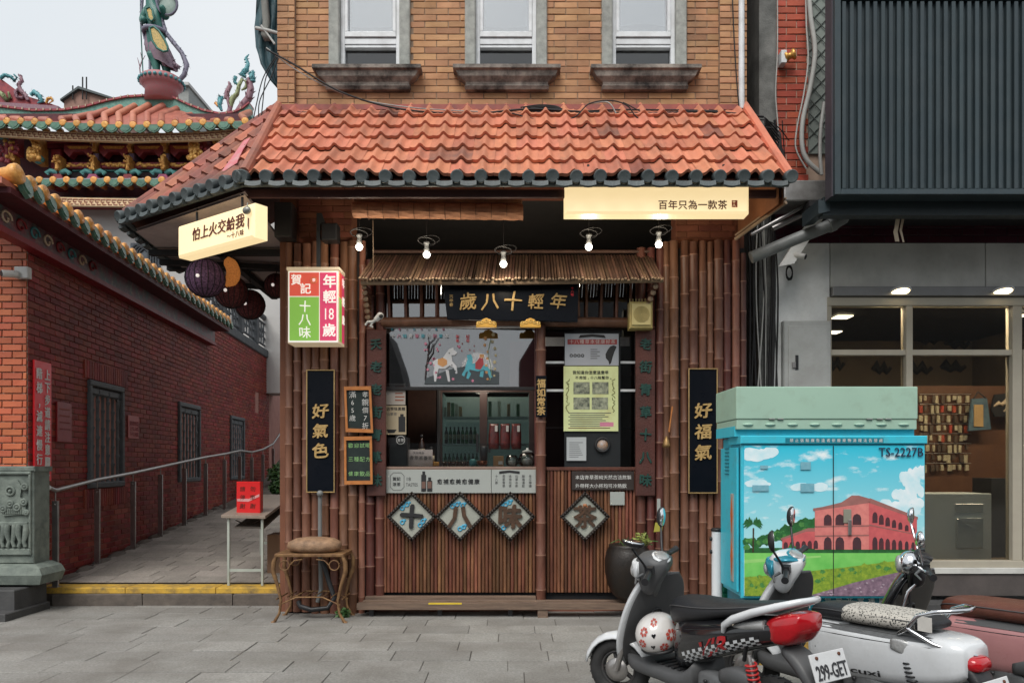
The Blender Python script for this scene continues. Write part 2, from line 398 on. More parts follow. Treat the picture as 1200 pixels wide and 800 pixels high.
rs.sort(key=lambda t: -t[0][0][1]); print('pavers', len(rs))
pavers(pavement, rs, m_paver, .022)

# ---- the raised lane beside the shop, climbing away from the street
YR = 8.68
def rz(Y): return .215+max(0, Y-YR)*.078+max(0, Y-19.2)*.2
XWA = 4.562
def xw(Y): return -XWA-.094*Y                     # foot of the long brick wall
lane = MB()
lane.add([(-5.45, YR, 0), (-2.2, YR, 0), (-2.2, YR, .2), (-5.45, YR, .2)], [(0, 1, 2, 3)])
prevr = None
ys = [YR, 9.5, 10.5, 12, 14, 17, 20, 26]
for a, b in zip(ys, ys[1:]):
    lane.add([(xw(a)-.2, a, rz(a)-.015), (-2.3, a, rz(a)-.015), (-2.3, b, rz(b)-.015), (xw(b)-.2, b, rz(b)-.015)], [(0, 1, 2, 3)])
lane = lane.build('sloping_lane', m_kerb, kind='structure')
rs = []; y = YR+.26; i = 0
while y < 15:
    d = .30; x = xw(y)+.22+rr.random()*.3
    rs.append(([(xw(y)+.12, y+.005, rz(y)), (x-.005, y+.005, rz(y)), (x-.005, y+d-.005, rz(y+d)), (xw(y+d)+.12, y+d-.005, rz(y+d))], 0))
    while x < -2.35:
        w = .46*rr.uniform(.8, 1.2); x2 = min(x+w, -2.33)
        rs.append(([(x+.005, y+.005, rz(y)), (x2-.005, y+.005, rz(y)), (x2-.005, y+d-.005, rz(y+d)), (x+.005, y+d-.005, rz(y+d))], 0)); x += w
    y += d
pavers(lane, rs, m_rpaver, .012)
x = -5.38
while x < -2.35:                                   # yellow nosing stones and the kerb face below them
    w = min(1.02, -2.33-x)
    k = MB(); k.mat(m_yellow).bb(x+.004, x+w-.004, YR-.025, YR+.25, .160, .224, .008); o = k.build('yellow_edge_stone', None, lane)
    k = MB(); k.bb(x+.2, x+w+.19 if x+w < -2.4 else x+w, YR-.035, YR+.2, .0, .158, .012); wob(k, .012, 6); k.build('kerb_stone', m_kerb, lane); x += w
# rough stones between the lane and the foot of the wall
r4 = random.Random(5)
y = 9.0; 
while y < 15.5:
    k = MB(); L = r4.uniform(.3, .55); k.ball((xw(y)+.10, y+L/2, rz(y)-.01), .1, 8, 6, (1.0, L*5, .75)); wob(k, .02, 9); k.build('edging_rock', m_kerb, lane); y += L*.95

# ================================================================ long temple wall on the left
D_W = Vector((-.094, 1, 0)).normalized()
wallA = thing('temple_wall', 'long dark red brick wall with tiled eave running up the lane on the left', 'wall', (-5.4, 8.5, 0))
YC = 8.505; XC = xw(YC)
ZE = 4.30                                                # underside of the eave
k = MB(); 
k.add([(XC-.01, YC+.012, 0), (xw(27)-.01, 27, 0), (xw(27)-.01, 27, 4.62), (XC-.01, YC+.012, 4.62)], [(0, 1, 2, 3)])
k.add([(XC-.01, YC+.012, 0), (XC-.01, YC+.012, 4.62), (XC-4, YC+.012, 4.62), (XC-4, YC+.012, 0)], [(0, 1, 2, 3)])
k.mats = [m_joint2, m_joint]; k.mi = [0, 1]; k.build('wall_backing', None, wallA)
def wu(Y): return (Y-YC)/D_W.y
FW = frame((XC, YC, 0), D_W, (0, 0, 1))
def yq(px): return XWA/(-(px-600)/900-.094)
wins = []
for (p0, p1, t, b) in ((102, 143, 444, 572), (208, 233, 470, 565), (269, 285, 486, 562)):
    ya, yb = yq(p0), yq(p1); wins.append((wu(ya), Z(t, ya), wu(yb), Z(b, ya)))
holes = [(a, zb, b, zt) for a, zt, b, zb in wins]
vent = (wu(yq(299)), 2.95, wu(yq(303.5)), 3.42)
bricks(wallA, FW, .012, wu(20.5), .25, 4.42, .225, .062, .012, m_rbrick, holes+[vent], 290, .006, key=lambda u, v: u)
F2 = frame((XC-3.0, YC, 0))
bricks(wallA, F2, 0, 2.988, .06, 4.42, .215, .066, .012, m_lbrick, (), 290, .012, key=lambda u, v: -u+(3 if v < 1.6 else 0), off=0, name='orange_brick')
for (a, zt, b, zb) in wins:       # stone windows with bamboo-shaped bars
    m_ws = M('dark_carved_stone', (.10, .108, .115), (.06, .066, .072), s=12, r=.6, bump=.6, bs=60)
    k = MB(FW); e = .075
    for (x0, x1, y0, y1) in ((a, b, zt-e, zt), (a, b, zb, zb+e), (a, a+e, zb+e, zt-e), (b-e, b, zb+e, zt-e)): k.bb(x0, x1, y0, y1, -.09, .045, .012)
    k.bb(a+e, b-e, zt-e-.12, zt-e, -.08, .02, .03)
    for cx, s_ in ((a+e, 1), (b-e, -1)): k.prism([(cx, zt-e-.12), (cx+.14*s_, zt-e-.12), (cx+.05*s_, zt-e-.2), (cx, zt-e-.4)][::s_], -.06, .015)
    wob(k, .006, 20)
    wf = k.build('stone_window_frame', m_ws, wallA)
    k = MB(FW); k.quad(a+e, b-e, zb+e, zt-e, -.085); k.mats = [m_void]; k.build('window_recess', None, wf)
    n = 6
    for i in range(n):
        cx = a+e+(b-a-2*e)*(i+.5)/n; k = MB(FW); zz = zb+e; pth = []; rad = []
        off = (i % 2)*.12
        while zz < zt-e-.1:
            pth += [(cx, zz, -.02), (cx, zz+.02, -.02), (cx, zz+.2+off, -.02)]; rad += [.052, .038, .040]; zz += .24+off; off = 0
        pth.append((cx, zt-e-.1, -.02)); rad.append(.05)
        k.tube(pth, rad, 8); k.build('stone_bamboo_bar', m_ws, wf)
# brick soldier course over the first window
a, zt, b, zb = wins[0]
k = MB(FW); u = a-.1
while u < b+.1: k.bb(u, u+.06, zt+.01, zt+.24, .0, .018, .003); k.bb(u, u+.06, zb-.25, zb-.01, 0, .018, .003); u += .072
tag(k.build('soldier_course', m_rbrick, wallA), kind='stuff')
# eave: fascia with painted cloud band, soffit, barrel tiles in perspective
k = MB(FW); U1 = wu(15.15); Uf = wu(7.35)
k.prism([(-1.1, 4.30), (-1.1, 4.24), (U1, 4.24), (U1, 4.30)], -.02, .40)
k.build('soffit', M('dark_painted_soffit', (.09, .01, .015), (.05, .008, .012), s=8, r=.6), wallA)
m_paint = M('painted_cloud_band', (.20, .03, .05), (.05, .10, .10), s=7, r=.5, dirt=.8, dc=(.30, .30, .22), ds=8, d0=.58)
k = MB(FW); k.prism([(-1.05, 4.02), (U1, 4.02), (U1, 4.25), (-1.05, 4.25)], .012, .12); k.build('painted_frieze', m_paint, wallA)
k = MB(FW); k.prism([(-1.0, 3.96), (U1, 3.96), (U1, 4.02), (-1.0, 4.02)], .012, .15); k.build('moulding', m_red, wallA)
# coloured cloud scrolls on the frieze, near end
m_teal2 = M('turquoise_paint', (.06, .24, .25), (.04, .16, .19), s=10, r=.5)
m_cream = M('cream_paint', (.55, .45, .33), (.45, .35, .25), s=10, r=.6)
rc = random.Random(9)
for i in range(9):
    u = -.95+i*.28; mt = (m_teal2, m_cream, m_red)[i % 3]
    k = MB(FW); th = [(u+.11*math.cos(t)*(1-t/9), 4.13+.08*math.sin(t)*(1-t/10), .128) for t in [j*.5 for j in range(14)]]
    k.tube(th, [.014]*len(th), 5); k.build('cloud_scroll', mt, wallA)
EXT = .40
u = -1.0; i = 0
U_step = .262
def barrel_unit():
    a = MB()  # ornate ochre end cap + rolled tile, local: x along the eave, z outwards
    a.mat(m_goldy); a.lathe((0, 0, 0), [(.0, .03), (.03, .045), (.055, .03), (.075, .035), (.085, .012), (.085, -.02), (.07, -.05), (.07, -.5)], 12, (0, .0, 1))
    b = MB(); b.mat(m_green)
    pts = [(-.10, .05), (.10, .05), (.11, -.02), (.07, -.10), (0, -.145), (-.07, -.10), (-.11, -.02)]
    b.prism(pts, -.02, .02); b.prism([(x*.7, y*.7-.01) for x, y in pts], .02, .032)
    return a.mesh('ochre_tile_cap'), b.mesh('green_drip_tile')
ca, cb = barrel_unit()
Mi = Matrix.Translation(-ORG[wallA]) @ FW
roofW = MB(FW); roofW.prism([(-1.2, 4.30), (U1+.1, 4.30), (U1+.1, 4.36), (-1.2, 4.36)], -.4, EXT-.03)
roofW.add([(-1.2, 4.36, EXT-.03), (U1+.1, 4.36, EXT-.03), (U1+.1, 4.8, -.8), (-1.2, 4.8, -.8)], [(0, 1, 2, 3)])
eaveW = roofW.build('eave_roof', m_ttile, wallA)
while u < U1:
    zz = 4.46
    sc = 1.0 + (.25 if i < 1 else 0)
    for me, dx, dz in ((ca, 0, 0), (cb, U_step/2, -.03)):
        o = link(me.name, me, eaveW); o.matrix_local = Mi @ Matrix.Translation((u+dx, zz+dz, EXT)) @ Matrix.Rotation(R(-14), 4, 'X') @ Matrix.Scale(sc*.95, 4)
    u += U_step; i += 1
# balustrade standing on the wall beyond the eave
bal = thing('stone_balustrade', 'dark grey carved stone balustrade on top of the far brick wall', 'balustrade', (xw(18), 18, 4.6))
m_bal = M('grey_carved_stone', (.09, .10, .11), (.055, .06, .068), s=9, r=.7, bump=.4)
k = MB(FW); U0b, U1b = wu(14.6), wu(26)
k.bb(U0b, U1b, 4.42, 4.62, -.15, .05, .02); k.build('base_rail', m_bal, bal)
k = MB(FW); k.bb(U0b, U1b, 5.42, 5.54, -.1, .0, .03); k.build('top_rail', m_bal, bal)
u = U0b
while u < U1b:
    k = MB(FW); k.bb(u-.1, u+.1, 4.62, 5.66, -.15, .05, .02); k.bb(u-.12, u+.12, 5.66, 5.90, -.17, .07, .04); k.build('post', m_bal, bal)
    k = MB(FW)   # fretwork panel
    for q in (4.72, 5.28): k.bb(u+.1, u+1.4, q, q+.05, -.07, -.03, .01)
    for j in range(5):
        cx = u+.25+j*.25
        k.bb(cx-.02, cx+.02, 4.77, 5.28, -.07, -.03, .008)
        k.torus((cx+.1, 5.02, -.05), .09, .02, 10, 5, (0, 0, 1)); k.bb(cx+.02, cx+.2, 5.0+.12*(-1)**j, 5.04+.12*(-1)**j, -.07, -.03, .008)
    k.build('fretwork_panel', m_bal, bal); u += 1.5
# stone plinth with relief at the street corner
m_plinth = M('green_grey_carved_stone', (.20, .23, .20), (.12, .145, .13), s=8, r=.8, bump=.5, bs=70, dirt=.5, dc=(.06, .07, .06), ds=4)
YP = 8.25; pl = thing('carved_plinth', 'green grey carved stone plinth with relief of a vase at the wall corner', 'plinth', (X(10, YP), YP, 0))
xa, xb = X(-40, YP), X(39.5, YP); FPp = FP(YP)
k = MB(FPp); k.bb(xa, xb, Z(660, YP), Z(552, YP), -.28, 0, .01); k.bb(xa, xb+.02, Z(552, YP), Z(546, YP), -.3, .02, .01); k.build('block', m_plinth, pl, bevel=0)
k = MB(FPp)
for (a0, a1, b0, b1) in ((-20, 37.5, 552, 556), (35, 37.5, 556, 642), (-20, 37.5, 642, 650)): k.bb(X(a0, YP), X(a1, YP), Z(b1, YP), Z(b0, YP), 0, .03, .01)
k.build('relief_border', m_plinth, pl)
k = MB(FPp)
def pp(px, py, z=0): return (X(px, YP), Z(py, YP), z)
vase = [(2, 570), (6, 562), (22, 562), (27, 570), (25, 582), (32, 590), (31, 602), (5, 604), (3, 590)]
k.prism([pp(a, b)[:2] for a, b in vase][::-1], 0, .025)
for (a, b, r_) in ((14, 575, 6), (22, 594, 4.5), (30, 588, 4), (31, 570, 4), (6, 596, 4), (14, 590, 4), (33, 600, 3)):
    k.torus(pp(a, b, .03), r_*YP/F*.8, .014, 12, 6, (0, 0, 1)); k.ball(pp(a, b, .03), .02, 8, 6)
for i in range(10): k.bb(X(6+i*2.2, YP), X(7.4+i*2.2, YP), Z(602, YP), Z(596, YP), .02, .035, .004)
k.build('vase_relief', m_plinth, pl)
k = MB(FPp)
for cx in (2, 15, 28):
    k.tube([pp(cx-4, 614, .02), pp(cx-5, 622, .03), pp(cx-2, 634, .03), pp(cx-4, 640, .03)], [.03, .035, .02, .02], 8)
    k.tube([pp(cx+4, 614, .02), pp(cx+5, 622, .03), pp(cx+2, 634, .03), pp(cx+4, 640, .03)], [.03, .035, .02, .02], 8)
k.bb(xa, X(34, YP), Z(616, YP), Z(611, YP), 0, .03, .01)
k.build('table_relief', m_plinth, pl)
k = MB(FPp); xb2 = X(57, YP)
zz = [(Z(686, YP), .0), (Z(683, YP), .1), (Z(672, YP), .13), (Z(664, YP), .1), (Z(660, YP), .02)]
for (z0, e0), (z1, e1) in zip(zz, zz[1:]):
    def q(z, e): return [(xa, z, -.3), (xb+e*1.25, z, -.3), (xb+e*1.25, z, e), (xa, z, e)]
    k.hexa(q(z0, e0), q(z1, e1))
wob(k, .006, 12); k.build('base_moulding', m_plinth, pl)
k = MB(); k.bb(X(-60, 8.4), X(52, 8.4), 7.75, 8.5, 0, .10, .01); k.bb(X(-60, 8.4), X(48, 8.4), 7.95, 8.5, .10, Z(686, 8.25), .01); 
k.build('dark_step', M('dark_step_stone', (.07, .07, .07), (.045, .045, .047), s=5, r=.7, bump=.5), pl)

# notices on the wall
def wall_sign(name, p0, p1, t, b, m, label, cat='notice', th=.02, lines=()):
    ya, yb = yq(p0), yq(p1); a, c = wu(ya), wu(yb); zt, zb = Z(t, ya), Z(b, ya)
    r_ = thing(name, label, cat, tuple(FW @ Vector((a, zb, 0))))
    k = MB(FW); k.bb(a, c, zb, zt, .012, .012+th, .003); k.build('board', m, r_)
    return r_, a, c, zb, zt
m_rsign = M('red_sign_enamel', (.78, .022, .03), (.70, .02, .028), s=3, r=.35, bump=.03)
m_wtxt = M('white_lettering', (.75, .73, .70), r=.5, bump=0)
r_, a, c, zb, zt = wall_sign('warning_sign', 37, 57, 421, 564, m_rsign, 'tall bright red sign with two columns of white characters at the wall corner', 'sign')
sz = (zt-zb)/10.3; 
text('lettering', '上下步道請注意腳下', FW, a+(c-a)*.55, zt-.08, sz, m_wtxt, r_, True, .015, gap=1.08, sx=.95, z=.036)
text('lettering', '階梯，減速慢行。', FW, a+(c-a)*.08, zt-.08, sz, m_wtxt, r_, True, .015, gap=1.22, sx=.95, z=.036)
r_, a, c, zb, zt = wall_sign('red_plaque', 64, 81, 470, 517, M('dull_red_plaque', (.25, .02, .02), r=.4), 'small dull red square plaque right of the tall warning sign')
for i in range(4): 
    k = MB(FW); k.quad(a+.05, c-.05, zt-.09-i*.08, zt-.075-i*.08, .036); k.build('text_line', m_rbrick, r_)
r_, a, c, zb, zt = wall_sign('pink_notice', 148.5, 161, 486, 513, M('faded_pink_board', (.42, .09, .08), r=.5), 'faded pink notice between the first and second stone windows', th=.01)
for i in range(3): text('lettering', ['開放時間', '上午六時', '下午九時'][i], FW, a+.05, zt-.14-i*.08, .09*(c-a)/.5, M('red_ink', (.25, .02, .02), r=.6), r_, z=.025, sx=1.1)

# CCTV
def cctv(loc, label, aim=(-.6, -.8, -.15), sc=1):
    t = thing('security_camera', label, 'camera', loc); a = Vector(aim).normalized(); L = Vector(loc)
    k = MB(); k.box(L.x-.02*sc, L.x+.13*sc, L.y-.02, L.y+.06, L.z-.03*sc, L.z+.10*sc); k.build('mount', M('white_plastic', (.62, .62, .60), r=.4), t, bevel=.012)
    k = MB(); k.lathe(L+Vector((.03, -.03, .01))*sc, [(.035*sc, 0), (.04*sc, .02*sc), (.04*sc, .15*sc), (.036*sc, .16*sc)], 14, a); b = k.build('body', MATS['white_plastic'], t)
    k = MB(); k.lathe(L+Vector((.03, -.03, .01))*sc+a*.161*sc, [(.034*sc, 0), (.03*sc, .005), (.015*sc, .002)], 14, a); k.build('lens', m_black, b)
cctv((X(17, 8.4), 8.44, Z(322, 8.4)), 'white security camera high on the orange brick pier at left')

# ================================================================ stainless handrail
rail = thing('handrail', 'long stainless steel handrail on flat posts beside the long red wall', 'handrail', (X(65, 8.71), 8.71, rz(8.71)))
pth = [W(57, 571, 8.55)]
for (px, Y) in ((65, 8.71), (114, 9.96), (156, 10.96), (188, 12.03), (216, 13.15), (241, 14.3), (263, 15.2), (281, 16.3), (295, 17.4), (308, 18.5), (320, 19.6)):
    x = X(px, Y); zb = rz(Y); h = 1.10 if Y < 17 else 1.0
    top = zb+h
    pth.append(Vector((x, Y, top)))
    k = MB(frame((x, Y, 0))); k.bb(-.035, .035, zb, top-.12, -.012, .012, .003); k.bb(-.05, .05, zb, zb+.01, -.05, .05, .002)
    p = k.build('post', m_steel, rail); k = MB(); k.tube([(x, Y, top-.14), (x, Y, top)], .009, 6); k.ball((x, Y-.014, top-.16), .012, 6, 4); k.build('stem', m_steel, p)
pth.append(Vector((X(334, 20.5), 20.5, rz(20.5)+1.25)))
k = MB(); k.tube(pth, .024, 10); k.build('rail', m_steel, rail)
k = MB(); k.lathe(pth[0], [(.026, -.012), (.028, 0), (.018, .01)], 10, (pth[0]-pth[1])); k.build('end_cap', M('pale_cap', (.6, .6, .58), r=.4), rail)
# ================================================================ the tea shop building
bld = thing('shop_building', 'tan brick building with three upper windows and a terracotta canopy roof', 'building', (0, YF, 0))
XL, XR = X(328, YF), X(872, YF)
ZT = Z(128, YF); ZTOP = Z(-180, YF)
wn = [(386, 481, 468), (545, 641, 627), (705, 804, 790)]
FB = FP(YF)
wh = [(X(a, YF), Z(84, YF), X(b, YF), ZTOP-.3) for a, b, _ in wn]
k = MB(FB)                                  # wall shell with window openings
edges = [XL]+[e for a, _, b, _ in wh for e in (a, b)]+[XR]
for i in range(0, len(edges), 2): k.box(edges[i], edges[i+1], 4.9, ZTOP, -.25, 0)
for a, zb, b, zt in wh: k.box(a, b, 4.9, zb, -.25, -.001); k.box(a, b, zt, ZTOP, -.25, -.001)
k.box(XL, XL+.2, 0, ZTOP, -7, -.25); k.box(XR-.2, XR, 0, ZTOP, -7, -.25); k.box(XL, XR, ZTOP-.1, ZTOP+.05, -7, -.25)
k.build('wall', m_mortar, bld)
bh, bj = .0605, .0095
pil = (X(347, YF), X(842, YF))
bricks(bld, FB, pil[0], pil[1], Z(131, YF), Z(-18, YF), .245, bh, bj, m_brick, wh, 240, .010, key=lambda u, v: v)
for q in ((XL-.01, pil[0]), (pil[1], XR+.01)): k = MB(FB); k.box(q[0], q[1], 4.95, ZTOP, 0, .055); k.build('pilaster', m_mortar, bld)
bricks(bld, FP(YF-.055), XL-.01, pil[0], Z(131, YF), Z(-18, YF), .235, bh, bj, m_brick, (), 60, .010, key=lambda u, v: v)
bricks(bld, FP(YF-.055), pil[1], XR+.01, Z(131, YF), Z(-18, YF), .235, bh, bj, m_brick, (), 60, .010, key=lambda u, v: v)
m_curt = M('grey_insect_screen', (.16, .15, .14), (.12, .11, .105), s=3, r=.8)
m_skyrefl = M('pale_blue_painted_reflection', (.80, .88, .93), (.74, .83, .89), s=1.5, r=.35, bump=.02)
for wi, (a, b, c) in enumerate(wn):
    zt = ZTOP-.3; zs = Z(83, YF)
    w_ = MB(FB); j = .115
    w_.bb(X(a, YF), X(a, YF)+j, zs, zt, -.15, .05, .012); w_.bb(X(b, YF)-j, X(b, YF), zs, zt, -.15, .05, .012); w_.bb(X(a, YF), X(b, YF), zt, zt+.15, -.15, .06, .01)
    win = w_.build('window', m_stone, bld)
    x0, x1 = X(a, YF)+j, X(b, YF)-j; t = .045
    k = MB(FB)
    z1, z2, z3 = zs+.02, Z(50, YF), Z(41, YF)
    k.bb(x0, x0+t, z1, zt, -.14, -.03); k.bb(x1-t, x1, z1, zt, -.14, -.03); k.bb(x0+t, x1-t, z1, z1+.02, -.14, -.03)
    k.bb(x0+t, x1-t, z2-.0, z3-.02, -.14, -.035); k.bb(x0+t, x1-t, z3-.008, z3+.05, -.14, -.02); k.bb(x0+t, x1-t, z2-.035, z2-.008, -.14, -.04)
    k.bb(x0+t, x0+t+.035, z3+.05, zt, -.13, -.02); k.bb(x1-t-.035, x1-t, z3+.05, zt, -.13, -.02)
    fr = k.build('frame', m_alu, win)
    k = MB(FB); k.box(x0+t, x1-t, z1+.02, z2-.035, -.105, -.099); k.build('pane', glassmat('screen_glass', (.5, .5, .5), .06), fr)
    k = MB(FB); k.quad(x0+t, x1-t, z1, z2, -.13); k.mats = [m_curt]; k.build('insect_screen', None, fr)
    k = MB(FB); k.box(x0+t+.035, x1-t-.035, z3+.05, zt, -.08, -.074); k.build('pane', glassmat('sash_glass', (.92, .94, .95), .48), fr)
    # pale sheet painted as the sky reflected in the upper pane, its lower edge sagging
    k = MB(FB); xa, xb2 = x0+t+.06, x1-t-.055; zz = z3+.135; n = 10; o_ = (.01, .0, .035)[wi]
    pts = [(xa-.03+.06*(i/n if i > 0 else 0), 0) for i in range(2)]
    low = [(xa+(xb2-xa)*i/n, zz+.03*(math.sin(PI*i/n) if wi == 2 else -math.sin(PI*i/n)*.4)+o_*0) for i in range(n+1)]
    k.add([(x, z, -.083) for x, z in low]+[(xb2-.03, zt, -.083), (xa-.03+o_, zt, -.083)], [tuple(range(n+3))]); k.mats = [m_skyrefl]; k.build('painted_reflection', None, fr)
    k = MB(FB); k.quad(x0+t, x1-t, z3, zt, -.135); k.mats = [m_curt]; k.build('insect_screen', None, fr)
    # stained tapering sill
    k = MB(FB); ca_, hb = (a+b)/2, None
    sx0, sx1 = X((370, 532, 691)[wi], YF), X((495, 656, 818)[wi], YF)
    prof = [(Z(84, YF), 0, .16), (Z(88.5, YF), 0, .165), (Z(90, YF), .03, .14), (Z(96, YF), .06, .13), (Z(101, YF), .13, .09), (Z(104, YF), .135, .085), (Z(105, YF), .12, .09), (Z(108.5, YF), .13, .07)]
    rings = [[(sx0+e, z, -.05), (sx1-e, z, -.05), (sx1-e, z, d), (sx0+e, z, d)] for z, e, d in prof]
    k.loft(rings, smooth=False); wob(k, .003, 7); k.build('sill', m_sill, win)
# lower walls (ground floor piers, seen brown-red between canopy and bamboo), shop room
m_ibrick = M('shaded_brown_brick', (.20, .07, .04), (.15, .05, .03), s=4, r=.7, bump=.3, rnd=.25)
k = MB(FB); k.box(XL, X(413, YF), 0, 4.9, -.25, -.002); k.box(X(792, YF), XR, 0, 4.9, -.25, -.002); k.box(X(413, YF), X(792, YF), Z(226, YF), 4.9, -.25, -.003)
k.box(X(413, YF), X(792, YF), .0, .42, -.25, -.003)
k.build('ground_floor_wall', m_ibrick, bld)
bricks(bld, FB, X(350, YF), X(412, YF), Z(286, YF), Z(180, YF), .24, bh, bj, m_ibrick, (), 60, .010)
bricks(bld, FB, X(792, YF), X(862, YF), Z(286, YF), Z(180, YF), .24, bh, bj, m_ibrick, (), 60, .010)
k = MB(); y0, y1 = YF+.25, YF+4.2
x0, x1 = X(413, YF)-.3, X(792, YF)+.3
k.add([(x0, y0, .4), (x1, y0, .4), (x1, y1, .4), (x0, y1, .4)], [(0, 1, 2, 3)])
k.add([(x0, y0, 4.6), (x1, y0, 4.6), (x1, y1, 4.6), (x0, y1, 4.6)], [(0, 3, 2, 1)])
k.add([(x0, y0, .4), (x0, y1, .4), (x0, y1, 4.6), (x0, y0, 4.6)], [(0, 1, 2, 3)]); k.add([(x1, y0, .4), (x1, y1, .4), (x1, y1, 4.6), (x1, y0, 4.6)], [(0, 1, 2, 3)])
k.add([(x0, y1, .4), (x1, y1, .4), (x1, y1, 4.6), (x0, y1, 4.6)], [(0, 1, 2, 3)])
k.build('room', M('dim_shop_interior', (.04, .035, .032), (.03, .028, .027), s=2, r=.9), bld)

# ---------------------------------------------------------------- canopy roof
Ye = 7.0; ze = Z(209, Ye)
A = Vector((XL, YF, ZT)); A_R = Vector((XR, YF, ZT)); B = Vector((X(287, Ye), Ye, ze)); B_R = Vector((X(924, Ye), Ye, ze))
C = Vector((X(148, 8.1), 8.1, ze)); D = Vector((-4.27, 10.1, ze)); E_ = Vector((-2.55, 11.6, ze)); A2 = Vector((XL, 10.6, ZT))
roof = MB()
for poly in ([A, A_R, B_R, B], [A, B, C], [A, C, D, A2]):
    n = (poly[1]-poly[0]).cross(poly[2]-poly[0]).normalized()
    if n.z < 0: n = -n
    roof.add([p-n*.02 for p in poly]+[p-n*.06 for p in poly], [tuple(range(len(poly))), tuple(range(len(poly), 2*len(poly)))[::-1]]+[(i, (i+1) % len(poly), len(poly)+(i+1) % len(poly), len(poly)+i) for i in range(len(poly))])
m_soff = M('pale_soffit_board', (.42, .35, .34), (.34, .28, .28), s=2, r=.8, dirt=.3, ds=2)
m_under = M('red_brown_roof_boarding', (.13, .045, .03), (.09, .035, .025), s=3, r=.8)
roof = roof.build('canopy_roof', m_under, bld)
def tile_mesh(w, l, th=.014):
    n = 12; k = MB(); top = []; bot = []
    def zf(x):
        u = x/w
        return .052*math.exp(-((u-.0)/.17)**2)+.010*(abs(u)*2)**2-.004
    vs = []
    for (y, lift) in ((0, .042), (l*.12, .038), (l*1.08, .006)):
        for i in range(n+1):
            x = -w/2*1.03+w*1.03*i/n; vs.append((x, y, zf(x)+lift))
    fs = []
    for r_ in range(2):
        for i in range(n): a = r_*(n+1)+i; fs.append((a, a+1, a+n+2, a+n+1))
    k.add(vs, fs, True)
    k.add([(vs[i][0], 0, vs[i][2]) for i in range(n+1)]+[(vs[i][0], .002, vs[i][2]-.030) for i in range(n+1)], [(i+1, i, n+1+i, n+2+i) for i in range(n)])
    return k
def tile_plane(poly, e0, e1, pitch, cl, mat, parent, old=0.0, oldmat=None, shiftx=0):
    e = (e1-e0).normalized(); n = (poly[1]-poly[0]).cross(poly[2]-poly[0]).normalized()
    if n.z < 0: n = -n
    u = n.cross(e).normalized()
    if u.z < 0: u = -u
    if e.cross(u).dot(n) < 0: e = -e; e0, e1 = e1, e0
    Mx = Matrix.Identity(4)
    for i in range(3): Mx[i][0] = e[i]; Mx[i][1] = u[i]; Mx[i][2] = n[i]; Mx[i][3] = e0[i]
    inv = Mx.inverted(); P2 = [inv @ p for p in poly]
    xs = [p.x for p in P2]; ys = [p.y for p in P2]
    cen = Vector((sum(xs)/len(xs), sum(ys)/len(ys), 0))
    pl_ = []
    for i in range(len(P2)):
        p, q = P2[i], P2[(i+1) % len(P2)]; d = (q-p); nn = Vector((d.y, -d.x, 0)).normalized()
        if nn.dot(cen-p) > 0: nn = -nn
        pl_.append((Vector((p.x, p.y, 0)), nn))
    base = {}
    Mo = Matrix.Translation(-ORG[parent]) @ Mx
    r_ = random.Random(2); cnt = 0
    nx0 = math.floor(min(xs)/pitch)-1; nx1 = math.ceil(max(xs)/pitch)+1
    ny = math.ceil((max(ys)-min(ys))/cl)
    for j in range(ny):
        for i in range(nx0, nx1):
            cx = (i+.5)*pitch+shiftx; y0 = min(ys)+j*cl
            corners = [Vector((cx+sx_*pitch/2, y0+sy*cl, 0)) for sx_ in (-1, 1) for sy in (0, 1)]
            out = False; cut = False
            for p, nn in pl_:
                ds_ = [(c-p).dot(nn) for c in corners]
                if min(ds_) > -.01: out = True
                if max(ds_) > .03: cut = True
            if out: continue
            mt = oldmat if (oldmat and r_.random() < old) else mat
            jt = Matrix.Translation((cx+r_.uniform(-.004, .004), y0+r_.uniform(-.008, .006), r_.uniform(0, .008))) @ Matrix.Rotation(r_.uniform(-.022, .022), 4, 'Z') @ Matrix.Rotation(r_.uniform(-.012, .02), 4, 'X')
            if not cut:
                kk = mt.name
                if kk not in base: t = tile_mesh(pitch, cl); t.mats = [mt]; base[kk] = t.mesh('roof_tile')
                o = link('roof_tile', base[kk], parent); o.matrix_local = Mo @ jt
            else:
                t = tile_mesh(pitch, cl); t.M = jt; vs = [jt @ v for v in t.v]
                me = bpy.data.meshes.new('roof_tile'); me.from_pydata(vs, [], t.f); me.materials.append(mt)
                bm = bmesh.new(); bm.from_mesh(me)
                for p, nn in pl_:
                    bmesh.ops.bisect_plane(bm, geom=bm.verts[:]+bm.edges[:]+bm.faces[:], plane_co=p, plane_no=nn, clear_outer=True)
                if not bm.faces: bm.free(); continue
                for f in bm.faces: f.smooth = True
                bm.to_mesh(me); bm.free(); o = link('roof_tile', me, parent); o.matrix_local = Mo
            cnt += 1
    return cnt, Mx
A_f = A.copy(); 
nt1, MF = tile_plane([A, A_R, B_R, B], B, B_R, (B_R-B).length/24, (A-Vector((A.x, Ye, ze))).length/6, m_rtile, roof, .06, m_rtile_old)
nt2, MD = tile_plane([A, B, C], C, B, .205, .30, m_rtile_old, roof, .3, m_rtile)
nt3, MS = tile_plane([A, C, D, A2], D, C, .21, .31, m_rtile_old, roof)
print('tiles', nt1, nt2, nt3)
